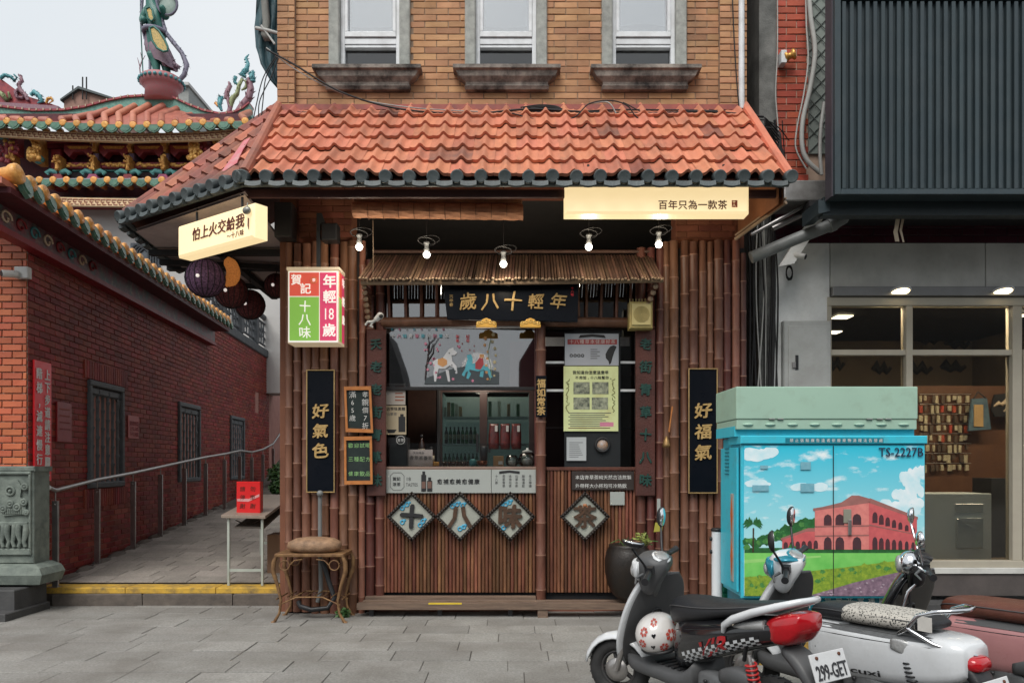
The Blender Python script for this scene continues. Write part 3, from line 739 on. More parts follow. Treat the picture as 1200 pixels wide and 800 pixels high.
def caps(p0, p1, pitch, out, parent):
    d = (p1-p0); L = d.length; d.normalize(); n = int(L/pitch)
    dn = (Vector(out).normalized()*.95+Vector((0, 0, -.28))).normalized()
    k = MB(); k.lathe((0, 0, 0), [(.058, -.10), (.060, .0), (.055, .012), (.048, .010)], 16, dn); k.mats = [m_slate]; me = k.mesh('eave_cap')
    k = MB(); pth = [d*t*pitch+Vector((0, 0, -.045-.018*math.sin(PI*t)))+dn*.0 for t in (0.25, .4, .5, .6, .75)]
    rings = []
    for t in (0.15, .35, .5, .65, .85):
        c = d*t*pitch+Vector((0, 0, -.030-.022*math.sin(PI*t)))
        rings.append([c+dn*(-.06)+Vector((0, 0, .0)), c+dn*.005+Vector((0, 0, .012)), c+dn*.02+Vector((0, 0, -.03)), c+dn*.0+Vector((0, 0, -.046)), c+dn*(-.06)+Vector((0, 0, -.04))])
    k.loft(rings, smooth=False); k.mats = [m_slate]; me2 = k.mesh('drip_tile')
    for i in range(n+1):
        p = p0+d*(i*L/n)+dn*.09+Vector((0, 0, .012))
        o = link('eave_cap', me, parent); o.location = p-ORG[parent]+Vector((0, 0, random.uniform(-.004, .004)))
        if i < n: o = link('drip_tile', me2, parent); o.location = p-ORG[parent]+Vector((0, 0, -.005)); 
caps(B, B_R, .207, (0, -1, 0), roof)
dBC = (B-C).normalized(); outD = Vector((dBC.y, -dBC.x, 0)); 
if outD.y > 0: outD = -outD
caps(C, B, .195, outD, roof)
caps(D, C, .21, (-1, 0, 0), roof)
k = MB(); 
for p, q in ((B, B_R), (C, B), (D, C), (E_, D)): 
    k.tube([p+Vector((0, 0, -.05)), q+Vector((0, 0, -.05))], .03, 6)
k.build('eave_batten', m_slate, roof)
def ridge(p, q, mat, name, w=.075, h=.05):
    d = (q-p).normalized(); k = MB(); s_ = d.cross(Vector((0, 0, 1))).normalized(); u = s_.cross(d)
    rings = [[c+s_*w+u*.01, c+s_*w*.8+u*h, c+s_*w*.35+u*(h+.02), c-s_*w*.35+u*(h+.02), c-s_*w*.8+u*h, c-s_*w+u*.01] for c in (p, p+(q-p)*.33, p+(q-p)*.66, q)]
    k.loft(rings, smooth=False); wob(k, .006, 3); k.build(name, mat, roof)
ridge(A+Vector((0, 0, .02)), B+Vector((0, 0, .03)), m_rtile_old, 'hip_ridge', .05, .05)
ridge(A+Vector((0, 0, .02)), C+Vector((0, 0, .03)), m_rtile_old, 'hip_ridge', .05, .04)
ridge(A_R, B_R, m_rtile, 'verge_tile', .045, .06)
k = MB(); k.box(XL-.02, XR+.02, YF-.09, YF, ZT-.045, ZT+.012); k.build('flashing', M('red_flashing', (.36, .09, .065), (.25, .07, .06), s=8, r=.6, dirt=.5, ds=5), roof)
nD = (B-A).cross(C-A).normalized(); nD = nD if nD.z > 0 else -nD
def bary(a, b, c): return A*a+B*b+C*c+nD*.085
k = MB(); k.loft([[bary(.12, .83, .05), bary(.07, .80, .13), bary(.07, .78, .15)+nD*.006, bary(.13, .82, .05)+nD*.006], [bary(.30, .64, .06), bary(.27, .60, .13), bary(.27, .60, .13)+nD*.006, bary(.30, .64, .06)+nD*.006], [bary(.46, .49, .05), bary(.44, .47, .09), bary(.44, .47, .09)+nD*.006, bary(.46, .49, .05)+nD*.006]], smooth=False); wob(k, .012, 6); k.build('torn_pink_sheet', M('torn_pink_membrane', (.60, .14, .17), (.45, .12, .13), s=9, r=.5, dirt=.6, dc=(.6, .45, .42), ds=9), roof)
# underside framing: soffit boards and dark rafters on the lane side, fascia on the street side
k = MB(); 
so_ = ze-.12
k.add([(XL, YF-.2, so_), B-Vector((0, .0, .12)), C-Vector((-.1, 0, .12)), D-Vector((-.1, 0, .12)), E_-Vector((0, 0, .12)), (XL, 11.6, so_)], [(0, 1, 2, 3, 4, 5)])
k.add([(XL, YF-.2, so_-.03), B-Vector((0, .0, .15)), C-Vector((-.1, 0, .15)), D-Vector((-.1, 0, .15)), E_-Vector((0, 0, .15)), (XL, 11.6, so_-.03)], [(5, 4, 3, 2, 1, 0)])
k.build('soffit', m_soff, roof)
for a_, b_ in ((Vector((XL, 8.7, so_-.06)), Vector((-4.1, 8.7, 0))), (Vector((XL, 9.4, so_-.06)), (C+D)/2), (Vector((XL, 10.6, so_-.06)), D), (Vector((-3.3, 8.5, so_-.06)), Vector((-3.4, 11, so_-.06)))):
    b2 = Vector((b_.x, b_.y, so_-.06)); d = (b2-a_).normalized(); s_ = d.cross(Vector((0, 0, 1)))*.04
    k = MB(); k.hexa([a_-s_+Vector((0, 0, -.06)), a_+s_+Vector((0, 0, -.06)), a_+s_, a_-s_], [b2-s_+Vector((0, 0, -.06)), b2+s_+Vector((0, 0, -.06)), b2+s_, b2-s_]); k.build('rafter', m_dark, roof)
k = MB(); k.box(XL, B_R.x-.02, Ye+.12, Ye+.16, ze-.13, ze-.06); k.build('fascia', M('dark_red_fascia', (.06, .02, .018), (.04, .015, .014), s=5, r=.7), roof)
k = MB(); k.add([B_R+Vector((-.03, .05, -.08)), A_R+Vector((-.03, -.01, -.1)), A_R+Vector((-.03, -.01, -1.35)), B_R+Vector((-.03, .05, -.22))], [(0, 1, 2, 3)]); k.add([B_R+Vector((-.07, .05, -.08)), A_R+Vector((-.07, -.01, -.1)), A_R+Vector((-.07, -.01, -1.35)), B_R+Vector((-.07, .05, -.22))], [(3, 2, 1, 0)]); k.build('gable_board', M('orange_timber', (.30, .12, .05), (.2, .08, .035), s=4, r=.7, dirt=.5), roof)

# ---------------------------------------------------------------- bamboo clad piers
def bamboo(parent, x, Y, z0, z1, r, mat, name='bamboo_pole', seed=0, nodes=True, tone=None):
    rr = random.Random(seed); k = MB(); k.mat(mat); z = z0; nz_ = z0+rr.uniform(.1, .45); pts = [(x, Y, z0)]; rad = [r]; nds = []
    lean = rr.uniform(-.012, .012)
    def px_(z): return x+lean*(z-z0)/(z1-z0)
    while nz_ < z1-.05:
        for dz, f in ((-.02, 1.0), (-.006, 1.09), (.006, 1.09), (.02, .97)): pts.append((px_(nz_+dz), Y, nz_+dz)); rad.append(r*f)
        nds.append(nz_); nz_ += rr.uniform(.30, .42)
    pts.append((px_(z1), Y, z1)); rad.append(r*.96)
    k.tube(pts, rad, 10)
    if nodes:
        k.mat(m_bnode)
        for q in nds: k.tube([(px_(q), Y, q-.004), (px_(q), Y, q+.004)], r*1.10, 10, caps=False)
    return k.build(name, None, parent)
pierL = thing('bamboo_cladding', 'tall brown bamboo poles cladding the left pier, behind the red and green lightbox', 'cladding', (X(380, 8.2), 8.2, 0))
pierR = thing('bamboo_cladding', 'row of tall brown bamboo poles cladding the right pier beside the blue cabinet', 'cladding', (X(810, 8.2), 8.2, 0))
YB = 8.22
hs_ = [(334, 343), (343.5, 353), (353.5, 364.5), (365, 375), (375.5, 386), (386.5, 397), (397.5, 408), (408.5, 419.5), (420, 427.5)]
rr = random.Random(12)
for i, (a, b) in enumerate(hs_):
    bamboo(pierL, X((a+b)/2, YB), YB, .02 if a > 360 else .04, Z(286+rr.uniform(-3, 2) if a < 405 else 283, YB), (X(b, YB)-X(a, YB))/2*1.03, m_bamboo, seed=i)
for i, (a, b, t) in enumerate([(768, 777, 292), (777, 785, 284), (785, 796, 283), (797, 807, 283), (807, 818, 284), (818.5, 828, 283), (828.5, 836, 284), (836.5, 847.5, 282), (848, 857, 282), (857.5, 867, 282), (867.5, 875, 297)]):
    bamboo(pierR, X((a+b)/2, YB), YB, .15, Z(t, YB), (X(b, YB)-X(a, YB))/2*1.03, m_bamboo if rr.random() < .8 else m_bamboo_red, seed=40+i)
k = MB(); k.box(X(762, YB), X(875, YB), YB-.1, YF+.2, 0, .14); k.build('footing', m_concrete, pierR)
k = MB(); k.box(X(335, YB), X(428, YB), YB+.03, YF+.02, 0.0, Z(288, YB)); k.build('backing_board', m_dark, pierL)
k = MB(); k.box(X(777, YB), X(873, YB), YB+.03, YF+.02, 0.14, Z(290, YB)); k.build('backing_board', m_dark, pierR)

# ---------------------------------------------------------------- shop front between the piers
sf = thing('tea_stall', 'bamboo slatted shop front with serving window and little rod roof between the two piers', 'shopfront', (X(600, YF), YF, 0))
YS = 8.30                                   # plane of the glazing
FSh = FP(YS)
def sx(px): return X(px, YS)
def sz(py): return Z(py, YS)
# posts
for i, (a, b, t, bt, rd) in enumerate(((429, 440, 306, 690, 0), (440.5, 451, 306, 690, 1), (745, 756, 292, 690, 1), (757, 767, 292, 690, 1))):
    bamboo(sf, X((a+b)/2, YS-.0), YS-.03, .1, sz(t), (sx(b)-sx(a))/2, m_bamboo_red, 'bamboo_post', 70+i)
bamboo(sf, sx(633.5), YS-.09, .0, sz(383), .052, m_bamboo, 'bamboo_post', 81)
# slats
def slats(a, b, t, bt, n, sd):
    r_ = random.Random(sd)
    for i in range(n):
        x = sx(a)+(sx(b)-sx(a))*(i+.5)/n; r = (sx(b)-sx(a))/n/2*.98
        k = MB(); k.tube([(x, YS-.02+r_.uniform(-.003, .003), sz(bt)), (x+r_.uniform(-.003, .003), YS-.02, sz(t))], r, 6); k.build('bamboo_slat', m_slat, sf)
slats(441, 628, 574, 693, 44, 1); slats(640, 745, 549, 693, 25, 2)
k = MB(FSh); k.box(sx(430), sx(767), .15, sz(549), -.06, -.02); k.build('base_wall', m_dark, sf)
# counter ledge, sills and head rail
k = MB(FSh); k.bb(sx(450), sx(629), sz(550), sz(546.5), -.75, .06, .005); k.build('counter', M('counter_top', (.25, .17, .13), (.18, .12, .1), s=5, r=.5), sf)
k = MB(FSh); k.bb(sx(640), sx(746), sz(551), sz(547), -.4, .05, .005); k.build('window_sill', m_bamboo_red, sf)
k = MB(); k.tube([(sx(448), YS-.04, sz(378.5)), (sx(600), YS-.045, sz(377)), (sx(747), YS-.04, sz(379))], .055, 10); k.build('head_rail', m_bamboo, sf)
k = MB(FSh); k.bb(sx(450), sx(628), sz(384.2), sz(382), -.03, .03, .003); k.build('metal_track', m_alu, sf)
# transom bars and glass above the rail
for i, px in enumerate((456.5, 476, 494, 512, 678, 687, 704, 722, 738, 746)):
    bamboo(sf, sx(px), YS-.03, sz(373), sz(331), .016, m_bamboo, 'transom_bar', 90+i, nodes=False)
k = MB(FSh); k.box(sx(450), sx(748), sz(374), sz(330), -.055, -.05); k.build('transom_glass', glassmat('transom_pane', (.25, .26, .28), .22), sf)
# main glazing: big reflecting pane, lower open part has clear glass edge
m_rg = glassmat('reflecting_pane', (.66, .67, .69), .17, .015)
k = MB(FSh); k.box(sx(452), sx(628), sz(456), sz(384.2), -.012, -.006); k.build('serving_window_glass', m_rg, sf)
k = MB(FSh); k.box(sx(452), sx(628), sz(546.5), sz(519), -.012, -.008); k.build('counter_glass', glassmat('counter_pane', (.9, .92, .92), .05), sf)
k = MB(FSh); k.box(sx(640), sx(746), sz(547), sz(384), -.045, -.04); k.build('side_glass', glassmat('side_pane', (.8, .82, .84), .02), sf)
k = MB(FSh)
for yy in (424, 457): k.bb(sx(640), sx(746), sz(yy+1.5), sz(yy-1.5), -.06, -.035, .004)
k.bb(sx(640), sx(746), sz(397), sz(386), -.5, -.48, .004)
k.build('white_rail', m_alu, sf)
for q in ((448, 452), (626.5, 629)): k = MB(FSh); k.bb(sx(q[0]), sx(q[1]), sz(549), sz(384), -.05, .01, .004); k.build('jamb', m_bamboo_red, sf)
k = MB(FSh); k.bb(sx(452), sx(628), sz(457), sz(453), -.02, .0, .003); k.build('glass_bottom_rail', m_dark, sf)
# little roof of thin bamboo rods
n = 92
r_ = random.Random(4)
for i in range(n):
    t = i/(n-1); xt = X(440+(762-440)*t, 8.28); xbm = X(422+(776-422)*t, 7.82)
    yt, yb = 8.28, 7.82+r_.uniform(-.02, .02); zt, zb = Z(300, 8.28), Z(328+r_.uniform(-1, 1), 7.85)
    k = MB(); k.mat(m_rod).tube([(xt, yt, zt), (xbm, yb, zb)], .017, 6); k.mat(m_rodend).lathe(Vector((xbm, yb, zb)), [(.0165, 0), (.0165, .0015)], 6, Vector((xbm-xt, yb-yt, zb-zt))); k.build('roof_rod', None, sf)
k = MB(); k.tube([(X(436, 8.2), 8.25, Z(299, 8.28)+.03), (X(765, 8.2), 8.25, Z(299, 8.28)+.03)], .02, 6); k.build('ridge_rod', m_rod, sf)
k = MB(); k.tube([(X(423, 7.9), 7.9, Z(331, 7.9)), (X(600, 7.9), 7.89, Z(331, 7.9)), (X(777, 7.9), 7.9, Z(328, 7.9))], .028, 8); k.build('eave_pole', m_rodend, sf)
for px in (427, 768):                       # stacked rod ends holding the little roof
    for j in range(6):
        k = MB(); x0_ = X(px+ (j*1.1 if px > 600 else 0), 7.95)
        x0_ = X(px-(0 if px < 600 else j*2.2), 7.95); zz = Z(336+j*6.3, 7.95); k.mat(m_bamboo).tube([(x0_, 7.93+j*.04, zz), (x0_, 8.3, zz)], .03, 8); k.mat(m_rodend).lathe((x0_, 7.93+j*.04, zz), [(.029, 0), (.029, .002)], 8, (0, -1, 0)); k.build('bracket_rod', None, sf)
# bench / deck
deck = thing('plank_deck', 'low weathered plank step running along the foot of the shop front', 'step', (X(570, 8.1), 8.1, 0))
for i, (ya, yb, a, b, t) in enumerate(((7.98, 8.09, 418, 735, .165), (8.10, 8.17, 425, 733, .175), (8.18, 8.26, 428, 628, .205))):
    k = MB(); k.bb(X(a, ya), X(b, ya), ya, yb, t-.06, t, .004); k.build('plank', m_wood, deck)
k = MB(); k.box(X(418, 7.98), X(735, 7.98), 7.975, 8.0, .10, .168); k.build('front_board', m_wood, deck, bevel=.004)
for px in (435, 515, 598): k = MB(); k.box(X(px-2.5, 8.02), X(px+2.5, 8.02), 8.03, 8.1, .02, .105); k.build('metal_bracket', m_black, deck)
k = MB(); k.box(X(630, 8.0), X(642, 8.0), 7.985, 8.1, .012, .1); k.build('foot', m_wood, deck, bevel=.006)
k = MB(); k.box(X(502, 7.97), X(541, 7.97), 7.98, 8.0, .169, .172); k.box(X(502, 7.97), X(541, 7.97), 7.9725, 7.9745, .158, .172); k.build('yellow_tape', M('yellow_tape', (.7, .5, .05), r=.5, bump=0), deck)
# ================================================================ signs, lamps and things on the shop
m_light = M('lit_cream_panel', (.55, .47, .33), (.52, .44, .30), s=2, r=.4, bump=0, emit=.48, ec=(1, .76, .40))
m_brown = M('dark_brown_lettering', (.12, .02, .012), r=.5, bump=0)
def lightbox(M4, x0, x1, z0, z1, d, parent, mat, b=.02):
    k = MB(M4); k.bb(x0, x1, z0, z1, -d, 0, b); return k.build('lit_box', mat, parent)
YG = 7.07
t = thing('light_box_sign', 'long cream lit sign under the roof eave at right', 'sign', (X(770, YG), YG, Z(249, YG)))
FG = FP(YG)
lightbox(FG, X(662, YG), X(878, YG), Z(250, YG), Z(217.5, YG), .17, t, m_light)
text('lettering', '百年只為一款茶', FG, X(771, YG), Z(244.5, YG), X(782.4, YG)-X(771, YG), m_brown, t, bold=.012, gap=1.02)
k = MB(FG); a, b, c, d = X(857.5, YG), X(864, YG), Z(243, YG), Z(235, YG); k.box(a, b, c, d, .001, .006); k.build('red_seal', M('seal_red', (.5, .10, .04), r=.6, bump=0), t)
text('seal_lettering', '十八', FG, a+.004, (c+d)/2+.03, .03, m_light, t, vert=True, z=.007)
for px in (690, 850): k = MB(); k.box(X(px, YG)-.01, X(px, YG)+.01, YG+.05, YG+.08, Z(217.5, YG), Z(190, YG)); k.build('hanger', m_black, t)
# slanting light box at the corner
p1 = W(297, 237, 6.85); p0 = W(208, 265, 6.85*308/280); p0.z = p1.z
t = thing('light_box_sign', 'cream lit sign hanging at an angle under the roof corner over the lane', 'sign', tuple((p0+p1)/2-Vector((0, 0, .33))))
FA = frame(p0, (p1-p0)); LW = (p1-p0).length; hh = .31
lightbox(FA, 0, LW, -hh, 0, .15, t, m_light)
u_ = LW/89.0
text('lettering', '怕上火交給我', FA, 19*u_, -.185, 10.0*u_, m_brown, t, bold=.012, gap=1.02, jit=.05, sx=1.0, shear=.1)
text('tag_lettering', '～十八味', FA, 60*u_, -.265, 4.6*u_, m_brown, t, bold=.01, jit=.03)
k = MB(FA); k.ball((LW-.055, -.07, .03), .045, 12, 8, (1, .8, .7)); k.tube([(LW-.055, -.07, .03), (LW-.055, -.0, .02)], .006, 6); k.build('bell', M('grey_bell', (.3, .3, .27), r=.4, metal=.5), t)
k = MB(FA); k.prism([(LW-.06, -.13), (LW-.045, -.14), (LW-.05, -.24), (LW-.065, -.2)], .012, .016); k.build('bell_strip', m_brown, t)
for q in (.2, .8): k = MB(); P_ = p0+(p1-p0)*q+Vector((.02, .08, 0)); k.tube([P_, P_+Vector((0, 0, .16))], .012, 6); k.build('hanger', m_black, t)
# square lightbox
YQ = 7.85; FQ = FP(YQ); qx = lambda p: X(p, YQ); qz = lambda p: Z(p, YQ)
t = thing('light_box_sign', 'red, green and pink lit box sign reading 年輕18歲 on a steel pole', 'sign', (qx(367), YQ, qz(402)))
k = MB(FQ); k.bb(qx(337), qx(397), qz(402), qz(316), -.26, 0, .01); k.bb(qx(336), qx(398), qz(316.5), qz(313), -.26, .01, .004); k.build('case', M('sign_case', (.6, .52, .42), (.5, .44, .36), s=4, r=.5, emit=.15, ec=(1, .75, .45)), t)
def lit(nm, c, e=.3): return M(nm, c, tuple(x*.95 for x in c), s=2, r=.35, bump=0, emit=e)
lw_ = lit('lit_white', (.75, .72, .66), .38); lr = lit('lit_red', (.62, .08, .05), .32); lp = lit('lit_pink', (.60, .05, .13), .32); lg = lit('lit_green', (.20, .42, .06), .32)
def pan(nm, x0, x1, y0, y1, z, m, F_=None, par=None):
    k = MB(F_ or FQ); k.box(qx(x0), qx(x1), qz(y1), qz(y0), z, z+.003); return k.build(nm, m, par or t)
pan('white_border', 338, 396, 318, 401, .001, lw_)
pan('red_panel', 339.5, 374, 319.5, 347, .005, lr); pan('green_panel', 339.5, 374, 348, 399, .005, lg); pan('pink_panel', 375, 394.5, 319.5, 399, .005, lp)
q_ = qx(1)-qx(0)
text('lettering', '年輕', FQ, qx(378.5), qz(322), 16*q_, lw_, t, True, bold=.02, gap=1.12, z=.009, jit=.03)
text('lettering', '18', FQ, qx(385), qz(374.5), 19*q_, lw_, t, bold=.03, z=.009, align='c', width=13*q_)
text('lettering', '歲', FQ, qx(378), qz(379), 16*q_, lw_, t, True, bold=.02, z=.009)
text('lettering', '十八味', FQ, qx(350.5), qz(352), 14.5*q_, lw_, t, True, bold=.004, gap=1.05, z=.009, jit=.06)
text('lettering', '賀', FQ, qx(341), qz(321.5), 13*q_, lw_, t, True, bold=.015, z=.009)
text('lettering', '記', FQ, qx(352), qz(332), 13*q_, lw_, t, True, bold=.015, z=.009)
k = MB(FQ); k.torus((qx(368), qz(328.5), .01), .03, .003, 20, 5, (0, 0, 1)); k.build('emblem_ring', m_goldy, t); text('emblem_mark', '茶', FQ, qx(366), qz(326.3), 4.2*q_, lw_, t, True, bold=.02, z=.009)
FQs = frame((qx(397)+.001, YQ, 0), (0, 1, 0))
for (a, b, c, d, m_) in ((.02, .12, 318, 347, lr), (.02, .12, 348, 399, lg), (.125, .24, 318, 399, lp)): k = MB(FQs); k.box(a, b, qz(d), qz(c), 0, .003); k.build('side_panel', m_, t)
text('lettering', '年輕歲', FQs, .135, qz(322), .1, lw_, t, True, bold=.02, gap=1.9, z=.004)
k = MB(); k.box(qx(368), qx(372.5), YQ+.09, YQ+.13, qz(316), qz(246)); k.build('pole', M('dark_steel', (.05, .055, .06), r=.4, metal=.6), t, bevel=.004)
k = MB(FP(YQ+.11)); k.prism([(qx(372), qz(246)), (qx(374), qz(246)), (qx(380), qz(262)), (qx(380), qz(272)), (qx(372), qz(258))][::-1], -.02, .02); k.build('gusset', MATS['dark_steel'], t)
k = MB(FP(YQ+.08)); k.bb(qx(374), qx(392.5), qz(278), qz(258), -.16, 0, .01); k.build('junction_box', m_black, t)
k = MB(); k.box(X(328, 8.2), X(348, 8.2), 8.0, 8.2, Z(284, 8.2), Z(244, 8.2)); k.build('speaker_box', m_black, None, 'tall black speaker box on the left pier above the bamboo', 'speaker', bevel=.01)
# vertical framed boards
def board(px0, px1, t0, b0, label, chars, cy0, csz, Y=8.13, seed=0, px_c=None):
    t = thing('framed_sign', label, 'sign', (X((px0+px1)/2, Y), Y, Z(b0, Y)))
    Fb = FP(Y); k = MB(Fb); k.bb(X(px0, Y), X(px1, Y), Z(b0, Y), Z(t0, Y), -.03, 0, .004); k.build('panel', m_blacklac, t)
    a, b, c, d = X(px0, Y), X(px1, Y), Z(b0, Y), Z(t0, Y); w = .012
    mg = M('thin_gold_frame', (.55, .38, .17), (.4, .27, .12), s=30, r=.35, metal=.5)
    for (x0, x1, y0, y1) in ((a, b, d-w, d), (a, b, c, c+w), (a, a+w, c+w, d-w), (b-w, b, c+w, d-w)): 
        k = MB(Fb); k.bb(x0, x1, y0, y1, .001, .014, .003); k.build('frame_bar', mg, t)
    cw = csz*Y/F
    o = text('lettering', chars, Fb, X(px_c or (px0+px1)/2, Y)-cw*.55, Z(cy0, Y), cw, M('gold_leaf', (.60, .41, .17), (.40, .25, .09), s=40, r=.5, metal=.3), t, True, bold=.022, gap=1.22, jit=.11, sx=1.1, shear=.12, ext=.04, z=.001)
    return t
board(359, 392.5, 433, 577, 'tall black sign with gold characters 好氣色 on the left bamboo pier', '好氣色', 472, 19)
board(806.5, 841, 431.5, 578, 'tall black sign with gold characters 好福氣 beside the blue cabinet', '好福氣', 471, 20)
# hanging board on the middle post
Yh = 8.12; t = thing('hanging_sign', 'small black and gold board on the middle bamboo post', 'sign', (X(634, Yh), Yh, Z(488, Yh)))
k = MB(FP(Yh)); k.bb(X(628, Yh), X(640.5, Yh), Z(488.5, Yh), Z(440, Yh), -.02, 0, .003); k.build('panel', m_blacklac, t)
text('lettering', '福如常茶', FP(Yh), X(629, Yh), Z(444, Yh), 10.2*Yh/F, MATS['gold_leaf'], t, True, bold=.03, gap=1.05, jit=.07, z=.001)
# chalkboards
m_oak = M('orange_wood_frame', (.50, .19, .05), (.38, .13, .035), s=12, r=.5, bump=.3, bs=30)
m_chalk = M('black_slate', (.010, .018, .018), (.016, .026, .024), s=9, r=.75)
m_cw = M('white_chalk', (.62, .62, .60), r=.9, bump=0); m_cg = M('green_chalk', (.30, .55, .22), r=.9, bump=0)
def chalk(p, txts, m, label, sz_, vert):
    Y = 8.10; t = thing('chalkboard', label, 'chalkboard', (X(420, Y), Y, Z(p[2][1], Y)))
    pts = [Vector((X(a, Y), Z(b, Y))) for a, b in p]; c = sum(pts, Vector((0, 0)))/4
    Fb = FP(Y); inn = [q+(c-q).normalized()*.045 for q in pts]
    k = MB(Fb); k.prism([tuple(q) for q in pts][::-1], -.03, 0); k.build('panel', m_chalk, t)
    for i in range(4):
        j = (i+1) % 4; k = MB(Fb); k.prism([tuple(pts[i]), tuple(pts[j]), tuple(inn[j]), tuple(inn[i])][::-1], .001, .022); k.build('frame_bar', m_oak, t)
    for (s_, a, b) in txts: text('chalk_writing', s_, Fb, X(a, Y), Z(b, Y), sz_*Y/F, m, t, vert, bold=-.002, jit=.1, z=.0015, ext=.008, gap=1.12)
    return t
chalk([(403.5, 453), (435, 452.5), (437.5, 507), (405.5, 506)], [('孝親價7折', 424, 458), ('滿65歲', 409, 458)], m_cw, 'upper orange framed chalkboard with white writing on the left pier', 8.2, True)
chalk([(403.5, 511.5), (436, 511), (437, 567), (404, 567.5)], [('歡迎試喝', 408, 524), ('三種配方', 408, 540), ('健康飲品', 408, 557)], m_cg, 'lower orange framed chalkboard with green writing on the left pier', 6.0, False)
# long wooden boards with green carved characters
m_plk = M('red_brown_plaque_wood', (.10, .028, .02), (.06, .017, .013), s=4, r=.55, bump=.4, dirt=.3)
m_grn = M('dark_green_relief', (.016, .065, .050), (.010, .04, .034), s=20, r=.5)
for (a, b, c, chars, lab) in ((429.5, 452, 386, '天老老街青草味', 'left long wooden plaque with green carved characters, beside the serving window'), (745, 768, 386, '老街青草十八味', 'right long wooden plaque with green carved characters, below the yellow box')):
    Y = 8.17; t = thing('carved_plaque', lab, 'plaque', (X((a+b)/2, Y), Y, Z(581, Y)))
    k = MB(FP(Y)); k.bb(X(a, Y), X(b, Y), Z(581, Y), Z(c, Y), -.035, 0, .008); k.build('board', m_plk, t)
    for ci, ch in enumerate(chars): text('relief_character', ch, FP(Y), X((a+b)/2, Y)-.065, Z(396, Y)-ci*.2405, .13, m_grn, t, True, bold=.03, jit=.1, ext=.05, z=.0)
# big plaque over the window
Yp = 8.02; p = [(519, 331), (678, 331), (677, 377), (524, 374)]
t = thing('name_plaque', 'wide black plaque with gold characters above the serving window', 'plaque', (X(598, Yp), Yp, Z(377, Yp)))
k = MB(FP(Yp)); k.prism([(X(a, Yp), Z(b, Yp)) for a, b in p][::-1], -.05, 0); k.build('board', m_blacklac, t, bevel=.006)
text('lettering', '歲八十輕年', FP(Yp), X(538, Yp), Z(361, Yp), 21*Yp/F, MATS['gold_leaf'], t, bold=.013, shear=.1, jit=.16, gap=1.26, ext=.04, z=0)
text('small_lettering', '丙申春', FP(Yp), X(526.5, Yp), Z(345, Yp), 4.6*Yp/F, MATS['gold_leaf'], t, True, z=0)
text('seal_lettering', '十八味', FP(Yp), X(669, Yp), Z(336, Yp), 3.6*Yp/F, m_rsign, t, True, bold=.02, z=0)
# two small gilt hooks below it
for px, lab in ((570, 'small gilt ingot ornament left of the other on the head rail'), (621.5, 'small gilt ingot ornament on the head rail near the middle post')):
    Y = 7.97; t = thing('gilt_ornament', lab, 'ornament', (X(px, Y), Y, Z(384, Y)), 'gilt ornaments on the head rail'); a = 12*Y/F
    pts = [(X(px, Y)+a*x, Z(384, Y)+a*z) for x, z in ((-1, 0), (1, 0), (1, .45), (.8, .62), (.55, .6), (.4, .8), (0, .95), (-.4, .8), (-.55, .6), (-.8, .62), (-1, .45))]
    k = MB(FP(Y)); k.prism(pts, -.02, .02); k.build('body', M('bright_ochre_gilt', (.80, .46, .09), (.68, .36, .06), s=16, r=.4, bump=.3), t, bevel=.008)
    for i in range(5): 
        k = MB(FP(Y)); k.torus((X(px, Y)+(i-2)*.042, Z(384, Y)+.045+.01*(2-abs(i-2)), .022), .014, .005, 10, 5, (0, 0, 1)); k.build('scroll', M('bright_gilt', (.85, .6, .2), r=.3, metal=.4), t)
# rolled bamboo blind
Yb = 7.62; t = thing('rolled_blind', 'rolled up bamboo blind hanging under the eave left of centre', 'blind', (X(513, Yb), Yb, Z(258, Yb)))
m_blind = M('bamboo_blind', (.36, .17, .09), (.22, .10, .055), s=10, r=.7, rnd=.3, bump=.3)
r_ = random.Random(8)
for i in range(14):
    k = MB(); z = Z(219+i*2.1, Yb); k.tube([(X(414, Yb), Yb+.04, z), (X(612, Yb), Yb+.04, z-.012)], .0085, 5); k.build('blind_slat', m_blind, t)
k = MB(); c0, c1 = Z(246, Yb), Z(249, Yb); rings = []
for j in range(40):
    q = j/39; px = 414+(613-414)*q; rr2 = .075*(1+.03*math.sin(j*2.1)); rings.append([(X(px, Yb), Yb+rr2*math.cos(a), c0+(c1-c0)*q+rr2*math.sin(a)+.004*math.sin(a*9+j)) for a in [2*PI*i/18 for i in range(18)]])
k.loft(rings, smooth=False); k.build('roll', m_blind, t)
for px in range(432, 612, 18): k = MB(); k.torus((X(px, Yb), Yb, (c0+c1)/2), .08, .003, 18, 4, (1, 0, 0)); k.build('cord', M('blind_cord', (.10, .05, .03), r=.8), t)
k = MB(); k.tube([W(437, 258, Yb), W(437.5, 300, Yb), W(437, 330, 7.9)], .003, 5); k.build('pull_cord', m_rodend, t)
